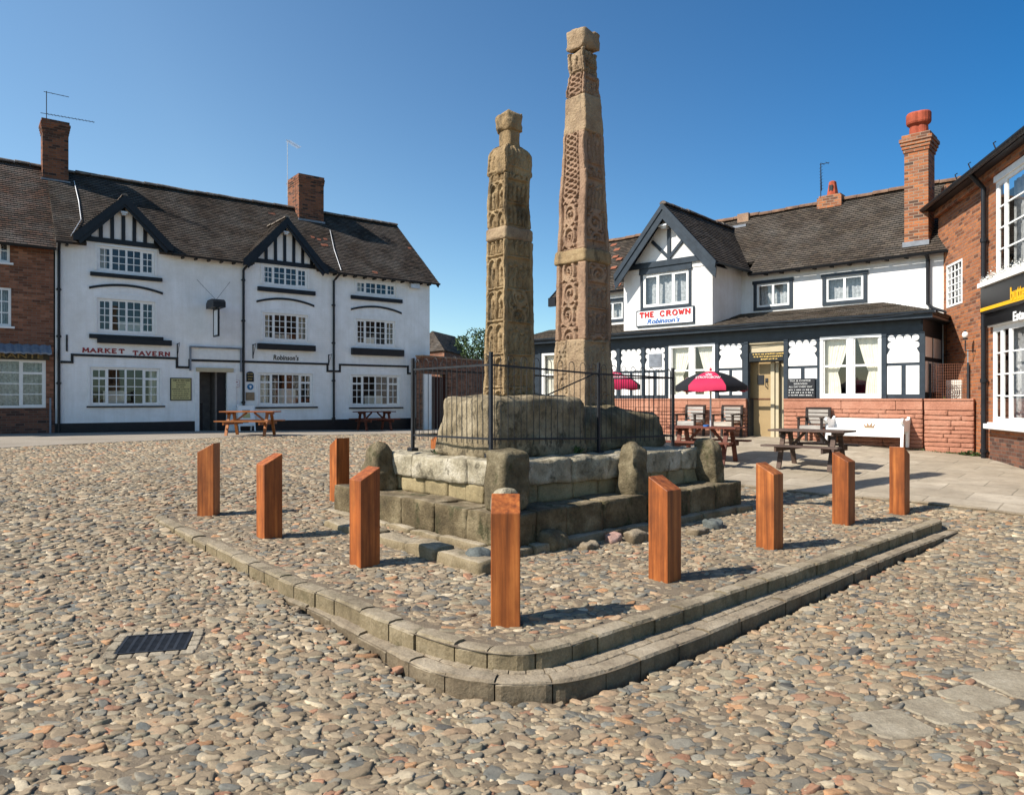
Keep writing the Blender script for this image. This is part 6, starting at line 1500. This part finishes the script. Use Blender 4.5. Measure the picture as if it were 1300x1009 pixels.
for px in (1215,1232,1264):
    u = Q.u(px,-.36); mb = MB(); mb.tube([(u,-.36,zqe+.05),(u,-.40,zqe+.16),(u-.05,-.34,zqe+.2)], .012, 5); qb('gutter_bracket', mb, M['iron'])
mb = MB(); mb.box(-3.3,-2.9,.2,.6,zqe-.1,zqe+.62); mb.box(-3.0,-2.5,.5,.9,zqe,zqe+.4); qb('chimney', mb, M['brickC2'])
# lamp, yard things
ul, zl = Q.uz(1225.5,425,-.2); mb = MB(); mb.tube([(ul,0,zl-.35),(ul,-.2,zl-.35),(ul,-.2,zl-.12)], .014, 6); mb.lathe([(.045,0),(.05,.02),(.02,.03)], (ul,-.2,zl-.10), 12)
m2 = MB(); m2.lathe([(.03,-.07),(.055,-.04),(.065,.0),(.055,.04),(.03,.065),(.005,.07)], (ul,-.2,zl), 14); m3 = MB(); m3.lathe([(.035,0),(.015,.03)], (ul,-.2,zl+.065), 10)
place(Q, 'wall_lamp', 'white globe wall lamp on the brick wall above the yard', 'lamp', [('bracket', mb, M['iron']),('globe', m2, M['lampglass'],{'smooth':True}),('finial', m3, M['iron'])])
for k, (px, yt, yb, r_, lab) in enumerate(((1230.5,444,520,.035,'thick blue-grey pipe standing in the yard below the wall lamp'),(1235.5,447,520,.022,'thin blue-grey pipe nearest the street, beside the thicker one'))):
    u, z1 = K.uz(px, yt, .45); mb = MB(); z0 = .55; mb.tube([(u,.45,z0),(u,.45,z1),(u,.45,z1+.02)], [r_,r_,r_*.6], 8); m2 = MB()
    for zz in (1.2,2.2): m2.tube([(u,.45,zz-.03),(u,.45,zz+.03)], r_*1.3, 8)
    place(K, 'pipe', lab, 'pipe', [('tube', mb, M['bluepipe']), ('collar', m2, M['lead'])], 'pipes standing in the yard')
l = K.rect(1201,1222,482.5,512,.75); mb = MB(); mb.box(l[0],l[1],.75,1.05,1.3,l[3]); m2 = MB(); cx, cz = (l[0]+l[1])/2-.05, l[3]-.27
for r_ in (.16,.12,.08,.04): m2.tube([(cx+r_*math.cos(2*PI*i/20), .742, cz+r_*math.sin(2*PI*i/20)) for i in range(21)], .005, 4)
m3 = MB(); m3.box(l[0]+.05,l[1]-.05,.8,1.0,.75,1.3)
place(K, 'air_conditioning_unit', 'cream air conditioning unit behind the low red wall', 'air conditioner', [('casing', mb, M['acwhite'],{'bevel':.015}),('fan_grille', m2, M['iron']),('stand', m3, M['iron'])])
a0_, a1_ = K.u(1181,.28), K.u(1229,.28); zt_ = K.uz(1205,462,.28)[1]; mb = MB(); n = 17
for i in range(n+1): x = a0_+(a1_-a0_)*i/n; mb.box(x-.003,x+.003,.277,.283,ZT,zt_)
m = 13
for i in range(m+1): z = ZT+(zt_-ZT)*i/m; mb.box(a0_,a1_,.2775,.2825,z-.003,z+.003)
m2 = MB(); m2.box(a0_-.02,a0_+.02,.26,.30,ZT-.02,zt_+.02); m4 = MB(); m4.box(a1_-.02,a1_+.02,.26,.30,ZT-.02,zt_+.02)
place(K, 'mesh_fence', 'rusty square-mesh fence panel on top of the low red wall', 'fence', [('mesh', mb, m_plain('rusty_wire', (.18,.07,.04,1), .8)),('post', m2, M['iron']),('post', m4, M['iron'])])
def bush(fr, name, label, u, y, z, rx, ry, rz_, n, seed, mat='leaf', cat='plant', lf=.05, group=None):
    rg = random.Random(seed); mb = MB(); st = MB(); st.tube([(u,y,z),(u+.02,y,z+rz_*.8)], .012, 5)
    for i in range(n):
        d = Vector((rg.gauss(0,1),rg.gauss(0,1),rg.gauss(0,1))).normalized()*rg.uniform(.45,1)**.6; c_ = Vector((u+d.x*rx, y+d.y*ry, z+rz_+d.z*rz_)); e = Vector((rg.uniform(-1,1),rg.uniform(-1,1),rg.uniform(-.4,1))).normalized()*lf; s_ = e.cross(Vector((rg.random()-.5,rg.random()-.5,.3))).normalized()*lf*.45
        mb.add([c_,c_+e*.5+s_,c_+e,c_+e*.5-s_], [(0,1,2,3)])
    return place(fr, name, label, cat, [('foliage', mb, M[mat]),('stem', st, M['bark'])], group, base=(u,y,z))
bush(K, 'shrub', 'leafy green plant low in the yard just right of the inn corner', K.u(1187,.5), .5, ZT-.5, .28, .15, .30, 260, 4, group='plants in the yard')
bush(K, 'shrub', 'small green plant tucked beside the air conditioning unit', K.u(1198,.45), .45, ZT-.3, .10, .12, .17, 120, 5, group='plants in the yard')
bush(K, 'weeds', 'green weeds at the foot of the red wall by the street downpipe', K.u(1231,-.2), -.2, .47, .22, .1, .07, 160, 6, lf=.06)
# ------------------------------------------------------------------ beyond the tavern
x0 = -113/F*29.5
O = Frame(x0, 29.5, .53, .85)
ob = root('brick_wall', 'tall dark red brick yard wall with a gateway, right of the white tavern', 'wall', O.world(0,0,.4), O.rz)
def obb(name, mb, m, parent=ob, **kw): return build(name, mb, m, parent, shift=(0,0,.4), **kw)
ug0, ug1 = O.u(548), O.u(569.5); zt0 = O.uz(540,453)[1]; zl = O.uz(558,475)[1]
mb = MB(); wall(mb, 0, 6.5, .2, zt0, [(ug0,ug1,.2,zl)], 0, .3); mb.box(0,6.5,.301,.35,zl,zt0); mb.box(0,ug0,.3,.34,.2,zl); mb.box(ug1,6.5,.3,.34,.2,zl); mb.box(-.0,.02,.0,.3,.2,zt0); obb('brickwork', mb, M['brickL'])
mb = MB(); mb.box(-.05,6.5,-.04,.36,zt0,zt0+.07); obb('coping', mb, M['crossP'], bevel=.01)
mb = MB()
for i in range(8): a = ug0+(ug1-ug0)*i/8; mb.box(a+.005,a+(ug1-ug0)/8-.005,.12,.15,.45,zl-.1)
mb.box(ug0,ug1,.15,.19,.9,1.0); mb.box(ug0,ug1,.15,.19,2.0,2.1); obb('gate', mb, m_wood('brown_gate', lin(40,20,14), lin(66,34,24), lin(84,46,32), .7, 'z', .2))
mb = MB(); mb.box(0,ug0-.02,-.012,-.001,.2,zl-.02); obb('painted_pier', mb, M['white'])
def P(px, D, z): return Vector(((px-CX)/F*D, D, z))
zr = H+86.5/F*46.5; zev = 4.62
A_, B_, Cc_, R0, R1 = P(515,47,zev), P(564.4,43,zev), P(596,50,zev), P(549,46.8,zr), P(577.5,51,zr)
D_ = A_+(Cc_-B_)
hs_ = root('house', 'distant house with a hipped brown roof behind the yard wall', 'house', (B_.x, B_.y, .5)); shf = (B_.x, B_.y, .5)
mb = MB(); roof(mb, A_, B_, R0, R0+Vector((.01,0,0)), seed=51, course=.16); roof(mb, B_, Cc_, R0, R1, seed=52, course=.16); roof(mb, Cc_, D_, R1, R1+Vector((.01,0,0)), seed=53, course=.16); roof(mb, D_, A_, R1, R0, seed=54, course=.16)
build('roof', mb, M['tileC'], hs_, shift=shf); mb = MB(); ctr = (A_+B_+Cc_+D_)/4; q = [ctr+(p-ctr)*.94 for p in (A_,B_,Cc_,D_)]
mb.add([(p.x,p.y,.3) for p in q]+[(p.x,p.y,zev-.02) for p in q], [(0,1,5,4),(1,2,6,5),(2,3,7,6),(3,0,4,7)]); build('wall', mb, M['brickL'], hs_, shift=shf)
def tree(x, y, z0, h, r, n, seed, label):
    rg = random.Random(seed); t = root('tree', label, 'tree', (x, y, z0)); mb = MB()
    mb.tube([(0,0,0),(.05,0,h*.3),(0,.05,h*.6),(.05,.05,h*.9)], [.16,.12,.08,.02], 9)
    for k in range(9): a = rg.uniform(0,2*PI); z = h*rg.uniform(.3,.7); mb.tube([(0,0,z),(math.cos(a)*r*.4,math.sin(a)*r*.4,z+h*.1),(math.cos(a)*r*.8,math.sin(a)*r*.8,z+h*.22)], [.06,.035,.012], 6)
    build('trunk', mb, M['bark'], t); cl = MB()
    cen = [(Vector((rg.gauss(0,.45)*r, rg.gauss(0,.45)*r, h*(.62+rg.uniform(-.25,.3)))), rg.uniform(.25,.5)*r) for _ in range(18)]
    for i in range(n):
        c_, rr = rg.choice(cen); d = Vector((rg.gauss(0,1),rg.gauss(0,1),rg.gauss(0,1))).normalized()*rr*rg.uniform(.6,1.08); p = c_+d; e = Vector((rg.uniform(-1,1),rg.uniform(-1,1),rg.uniform(-.6,.8))).normalized()*.13; s_ = e.cross(Vector((rg.random()-.5,rg.random()-.5,.4))).normalized()*.055
        cl.add([p,p+e*.5+s_,p+e,p+e*.5-s_], [(0,1,2,3)])
    build('crown', cl, M['leaf'], t)
tree((618-CX)/F*42, 42, .5, 5.3, 1.5, 5000, 3, 'leafy green tree rising behind the yard wall, left of the crosses')

# ------------------------------------------------------------------ furniture
def picnic(x, y, rz, mat, label, L=1.5, W=.70, h=.74, tw=.13):
    z = g(x, y)+.03 if inpoly(np.array([x]), np.array([y]), TERR)[0] else g(x, y)+.012
    t = root('picnic_table', label, 'picnic table', (x, y, z), rz, 'picnic tables outside the two pubs'); m = M[mat]
    mb = MB(); n = 5
    for i in range(n): a = -W/2+W*i/n; mb.box(-L/2,L/2,a+.004,a+W/n-.004,h-.035,h)
    for sx_ in (-1,1): mb.box(sx_*(L/2-.22)-.02,sx_*(L/2-.22)+.02,-W/2+.04,W/2-.04,h-.10,h-.036)
    build('tabletop', mb, m, t, bevel=.004)
    for sy in (-1,1):
        mb = MB()
        for k in range(2): a = sy*(W/2+.22)-.12+.12*k; mb.box(-L/2,L/2,a+.003,a+.117,.425,.46)
        build('bench_seat', mb, m, t, bevel=.004)
    for sx_ in (-1,1):
        xx = sx_*(L/2-.26)
        mb = MB(); mb.box(xx-.02*sx_-.02,xx-.02*sx_+.02,-W/2-.32,W/2+.32,.335,.424); build('cross_beam', mb, m, t)
        for sy in (-1,1): mb = MB(); mb.seg((xx+.022*sx_,sy*(W/2+.05),0),(xx+.022*sx_,sy*(W/2-.20),h-.04),.045,.085,(1,0,0)); build('leg', mb, m, t)
        mb = MB(); mb.seg((xx-.04*sx_,0,.38),(sx_*.12,0,h-.05),.04,.08,(0,1,0)); build('brace', mb, m, t)
    return t
X = lambda px, D: (px-CX)/F*D
picnic(X(318,22.1), 22.1, -.06, 'orangewood', 'orange-brown picnic table in front of the tavern door', 1.65)
picnic(X(477,28.2), 28.2-.25, T.rz, 'redwood', 'dark-topped red-brown picnic table against the tavern wall beneath its right-hand window', 1.5)
TX, TY = X(896,14.9), 14.9
picnic(TX, TY, -.62, 'redwood', 'red-brown picnic table with a parasol, left of the inn door', 1.45)
picnic(X(1030,13.9), 13.9, -.74, 'oldwood', 'dark grey weathered picnic table right of the inn door', 1.42)
def armchair(px, off, label, rz=0, w=.60, h=.80):
    u = K.u(px, -off); wx, wy, _ = K.world(u, -off); z = g(wx, wy)+.03
    t = root('garden_armchair', label, 'chair', (wx, wy, z), K.rz+rz, 'slatted garden armchairs against the inn wall'); fm = M['darkwood']
    for sx_ in (-1,1):
        mb = MB(); mb.seg((sx_*(w/2-.03),.24,0),(sx_*(w/2-.03),.30,h),.05,.06,(1,0,0)); build('leg', mb, fm, t)
        mb = MB(); mb.box(sx_*(w/2-.03)-.025,sx_*(w/2-.03)+.025,-.26,-.21,0,.58); build('leg', mb, fm, t)
        mb = MB(); mb.box(sx_*(w/2-.03)-.04,sx_*(w/2-.03)+.04,-.29,.28,.581,.61); build('armrest', mb, fm, t, bevel=.006)
    mb = MB()
    for k in range(5): mb.box(-w/2+.06,w/2-.06,-.24+.095*k,-.24+.095*k+.075,.385,.41)
    mb.box(-w/2+.055,w/2-.055,-.255,-.24,.30,.405); build('seat', mb, M['greywood'], t)
    mb = MB()
    for k in range(4): z_ = .45+k*.092; mb.seg((-w/2+.055,.255+z_*.06,z_+.03),(w/2-.055,.255+z_*.06,z_+.03),.07,.02,(0,1,.0))
    build('backrest', mb, M['greywood'], t); mb = MB(); mb.box(-w/2+.0,w/2-.0,.295,.335,h-.0,h+.045); build('top_rail', mb, fm, t)
armchair(876, .55, 'slatted garden armchair left of the parasol pole, against the red inn wall')
armchair(923, .50, 'slatted garden armchair right of the parasol pole, nearest the inn door on its left')
armchair(1033, .48, 'slatted garden armchair between the inn door and the white bench')
# white bench with a crown
u0, u1 = K.u(1052,-.42), K.u(1150,-.42); um = (u0+u1)/2; wx, wy, _ = K.world(um, -.42); zb_ = g(wx, wy)+.03; W = (u1-u0)
bn = root('crown_bench', 'long white solid-backed bench with a small crown on its back, against the red wall', 'bench', (wx, wy, zb_), K.rz)
mb = MB(); hb = H-25.5/F*wy-zb_
mb.add([(-W/2,.20,.30),(W/2,.20,.30),(W/2,.30,hb),(-W/2,.30,hb),(-W/2,.24,.30),(W/2,.24,.30),(W/2,.34,hb),(-W/2,.34,hb)], [(0,1,2,3),(7,6,5,4),(0,4,5,1),(1,5,6,2),(2,6,7,3),(3,7,4,0)]); build('backrest', mb, M['frame'], bn, bevel=.008)
mb = MB()
for k in range(4): mb.box(-W/2+.04,W/2-.04,-.20+.10*k,-.20+.10*k+.088,.385,.415)
build('seat', mb, M['frame'], bn); mb = MB(); mb.box(-W/2+.04,W/2-.04,-.225,-.203,.24,.405); build('skirt', mb, M['frame'], bn)
for s_ in (-1,1):
    mb = MB(); x = s_*(W/2-.02); o = []
    pts = [(-.26,0),(-.18,0),(-.17,.36),(.16,.36),(.17,0),(.25,0),(.30,.42),(.36,hb+.04),(.30,hb+.05),(.24,.62),(-.02,.60),(-.10,.66),(-.22,.66),(-.28,.60),(-.24,.53),(-.16,.52),(-.20,.44)]
    mb.prism(pts, 'x', x-.03, x+.03); build('bench_end', mb, M['frame'], bn, bevel=.006)
cp = [(-.09,0),(.09,0),(.13,.15),(.065,.07),(.045,.17),(.0,.08),(-.045,.17),(-.065,.07),(-.13,.15)]
sl_ = .10/(hb-.30); zc = hb*.60; mb = MB(); mb.add([(a, .20+(zc+b-.30)*sl_-.012, zc+b) for a, b in cp]+[(a, .20+(zc+b-.30)*sl_-.001, zc+b) for a, b in cp], [tuple(range(9)), tuple(range(17,8,-1))]+[(i,i+9,(i+1)%9+9,(i+1)%9) for i in range(9)])
build('crown_emblem', mb, m_plain('dull_brass', (.20,.11,.04,1), .5), bn)
# parasols
def parasol(x, y, rz, apex, label, R=.72, drop=.30, zbase=None):
    z = g(x, y)+.03; t = root('parasol', label, 'parasol', (x, y, z), rz, 'magenta and black pub parasols'); a = apex-z
    mb = MB(); mb.tube([(0,0,.0),(0,0,a-.03)], .019, 8); build('pole', mb, M['alum'], t); mb = MB(); mb.lathe([(.2,0),(.2,.04),(.05,.07),(.03,.2)], (0,0,0), 16); build('base', mb, M['lead'], t)
    mb = MB(); mb.lathe([(.015,0),(.03,.02),(.012,.06)], (0,0,a-.01), 10); build('finial', mb, M['magenta'], t)
    n = 6; nr = 6; ns = 8
    def S(i, j, k):
        th = -PI/2+(k+(i/ns)-.5)*2*PI/n; r = R*j/nr; sagg = 1-.10*math.sin(PI*i/ns)*(j/nr); zz = a-.02-drop*((j/nr)**1.9)-.018*math.sin(PI*i/ns)*(j/nr); c = math.cos(PI/n)
        return (r*sagg*math.cos(th), r*sagg*math.sin(th), zz)
    for k in range(n):
        mb = MB(); vs = [S(i, j, k) for j in range(nr+1) for i in range(ns+1)]
        fs = [(j*(ns+1)+i, j*(ns+1)+i+1, (j+1)*(ns+1)+i+1, (j+1)*(ns+1)+i) for j in range(nr) for i in range(ns)]
        b = len(vs)
        for i in range(ns+1): p = S(i, nr, k); f_ = 1.0+.012*math.sin(i*2.6+k); vs.append((p[0]*f_, p[1]*f_, p[2]-.10-.015*math.sin(i*PI/ns*2)))
        fs += [(nr*(ns+1)+i, nr*(ns+1)+i+1, b+i+1, b+i) for i in range(ns)]
        mb.add(vs, fs); cn = build('canopy_panel', mb, M['magenta' if k%2 == 0 else 'canvasblack'], t, smooth=True)
        if k%2 == 0:
            def onto(px_, h_):   # px_ across in metres, h_ up the slope
                r = R-h_; j = r/R; th = -PI/2+k*2*PI/n+px_/max(r,.15); sg = 1-.10*math.cos((th+PI/2-k*2*PI/n)/(PI/n)*PI/2)*j
                return (r*sg*math.cos(th)*1.004, r*sg*math.sin(th)*1.004, a-.02-drop*j**1.9-.018*math.cos((th+PI/2-k*2*PI/n)/(PI/n)*PI/2)*j+.008)
            tm = text_mb('STRONGBOW', -.25, 0, .50, .085, 0, .0, 0, .03); tm.v = [onto(p[0], .17+p[2]+.04*(1-(p[0]/.25)**2)) for p in tm.v]; tm.v = [(a_*1.012, b_*1.012, c_+.006) for a_, b_, c_ in tm.v]; build('lettering', tm, M['signwhite'], cn)
            em = MB(); em.v = []; 
            for (ax, ay, bx, by) in ((-.05,.29,.04,.36),(-.02,.37,.05,.29),(-.06,.34,.0,.37),(0,.29,.06,.33),(-.04,.30,-.01,.27)):
                d = Vector((bx-ax, by-ay, 0)).normalized(); s2 = Vector((-d.y, d.x, 0))*.006; q = [(ax-s2.x,ay-s2.y),(bx-s2.x,by-s2.y),(bx+s2.x,by+s2.y),(ax+s2.x,ay+s2.y)]; em.add([onto(u_*1.2, v_*1.15+.01) for u_, v_ in q], [(0,1,2,3)])
            build('emblem', em, M['signwhite'], cn)
        mb = MB(); th = -PI/2+(k-.5)*2*PI/n; mb.tube([(0,0,a-.12),(R*.5*math.cos(th),R*.5*math.sin(th),a-.02-drop*.5**1.9-.02),(R*.97*math.cos(th),R*.97*math.sin(th),a-.04-drop)], .006, 5); build('rib', mb, M['alum'], t)
    return t
ang = math.atan2(TX, TY)
parasol(TX+.10, TY, -ang-.12, H+36/F*TY, 'open magenta and black parasol standing through the picnic table by the inn door')
parasol(X(777,17.2), 17.2, .25, H+35/F*17.2, 'magenta and black parasol partly hidden behind the tall cross')
def tub(x, y, z, label):
    mb = MB(); mb.lathe([(.055,0),(.065,.035),(.06,.035),(.05,.012)], (0,0,0), 12); o = build('ashtray', mb, M['bluetub']); o.location = (x, y, z); tag(o, label, 'ashtray', 'blue ashtrays on the inn tables')
tub(TX-.02, TY-.10, g(TX, TY)+.03+.74, 'blue ashtray on the red-brown table beside the parasol pole')

# weeds and litter of leaves along the feet of the walls
for k, (px, off, n, r_, lab) in enumerate(((1160,-.16,90,.16,'thin weeds at the foot of the red inn wall below its right corner'),(1205,-.12,120,.25,'low weeds along the foot of the red wall below the air conditioning unit'),(1010,-.17,60,.10,'tiny weeds at the foot of the red wall beside the inn doorstep'))):
    u = K.u(px, off); wx, wy, _ = K.world(u, off); rg = random.Random(k+60); mb = MB()
    for i in range(n):
        b0 = Vector((rg.gauss(0,r_), rg.gauss(0,.025), -.01)); l = .05*rg.uniform(.5,1.3); d = Vector((rg.uniform(-.8,.8), rg.uniform(-.8,.4), 1)).normalized(); s_ = d.cross(Vector((rg.random(),rg.random(),.2))).normalized()*l*.2
        mb.add([b0, b0+d*l*.55+s_, b0+d*l, b0+d*l*.55-s_], [(0,1,2,3)])
    o = build('weed_tuft', mb, M['leaf']); o.location = (wx, wy, g(wx, wy)+.03); o.rotation_euler = (0,0,K.rz); tag(o, lab, 'weeds', 'weeds growing in the stonework')
SKYA=1.0; SKYD=.25; SKYO=3.2; SKYS=.12; SUNS=4.4; EXPO=0.78; SKYSAT=1.10; SKYR=(.05,.40,.60,1)
# ------------------------------------------------------------------ light, sky, camera
w = bpy.data.worlds.new('World'); bpy.context.scene.world = w; w.use_nodes = True
nt = w.node_tree; bg = nt.nodes['Background']; sky = nt.nodes.new('ShaderNodeTexSky'); sky.sky_type = 'NISHITA'
SD = Vector((-.924, -.383)); EL = math.radians(42.6)
sky.sun_disc = False; sky.sun_elevation = EL; sky.sun_rotation = math.atan2(SD.x, SD.y)
sky.air_density = SKYA; sky.dust_density = SKYD; sky.ozone_density = SKYO; sky.altitude = 0
hs = nt.nodes.new('ShaderNodeHueSaturation'); hs.inputs['Saturation'].default_value = SKYSAT; nt.links.new(sky.outputs[0], hs.inputs['Color'])
# the sky is deeper away from the sun, as through a clear dry air
tcw = nt.nodes.new('ShaderNodeTexCoord'); dt = nt.nodes.new('ShaderNodeVectorMath'); dt.operation = 'DOT_PRODUCT'; dt.inputs[1].default_value = (.88, .25, .40)
nt.links.new(tcw.outputs['Generated'], dt.inputs[0]); rp = nt.nodes.new('ShaderNodeValToRGB'); nt.links.new(dt.outputs['Value'], rp.inputs[0])
rp.color_ramp.elements[0].position = 0.0; rp.color_ramp.elements[0].color = (.93,.92,.83,1); rp.color_ramp.elements[1].position = .92; rp.color_ramp.elements[1].color = SKYR
mxw = nt.nodes.new('ShaderNodeMix'); mxw.data_type = 'RGBA'; mxw.blend_type = 'MULTIPLY'; mxw.inputs[0].default_value = 1; nt.links.new(hs.outputs[0], mxw.inputs[6]); nt.links.new(rp.outputs[0], mxw.inputs[7])
nt.links.new(mxw.outputs[2], bg.inputs[0]); bg.inputs[1].default_value = SKYS
sl = bpy.data.lights.new('sun', 'SUN'); sl.energy = SUNS; sl.angle = math.radians(.5); sl.color = (1, .94, .85)
so = bpy.data.objects.new('sun', sl); C.objects.link(so)
so.rotation_euler = Vector((SD.x*math.cos(EL), SD.y*math.cos(EL), math.sin(EL))).to_track_quat('Z', 'Y').to_euler()
cd = bpy.data.cameras.new('camera'); cam = bpy.data.objects.new('camera', cd); C.objects.link(cam)
cam.location = (0, 0, H); cam.rotation_euler = (PI/2, 0, 0)
cd.sensor_fit = 'HORIZONTAL'; cd.sensor_width = 36; cd.lens = 36*F/1300; cd.shift_y = (CY-504.5)/1300; cd.clip_end = 2000; cd.clip_start = .05
sc = bpy.context.scene; sc.camera = cam
sc.view_settings.view_transform = 'Standard'; sc.view_settings.look = 'None'; sc.view_settings.gamma = 1; sc.view_settings.exposure = EXPO
sc.cycles.max_bounces = 6; sc.cycles.transparent_max_bounces = 12
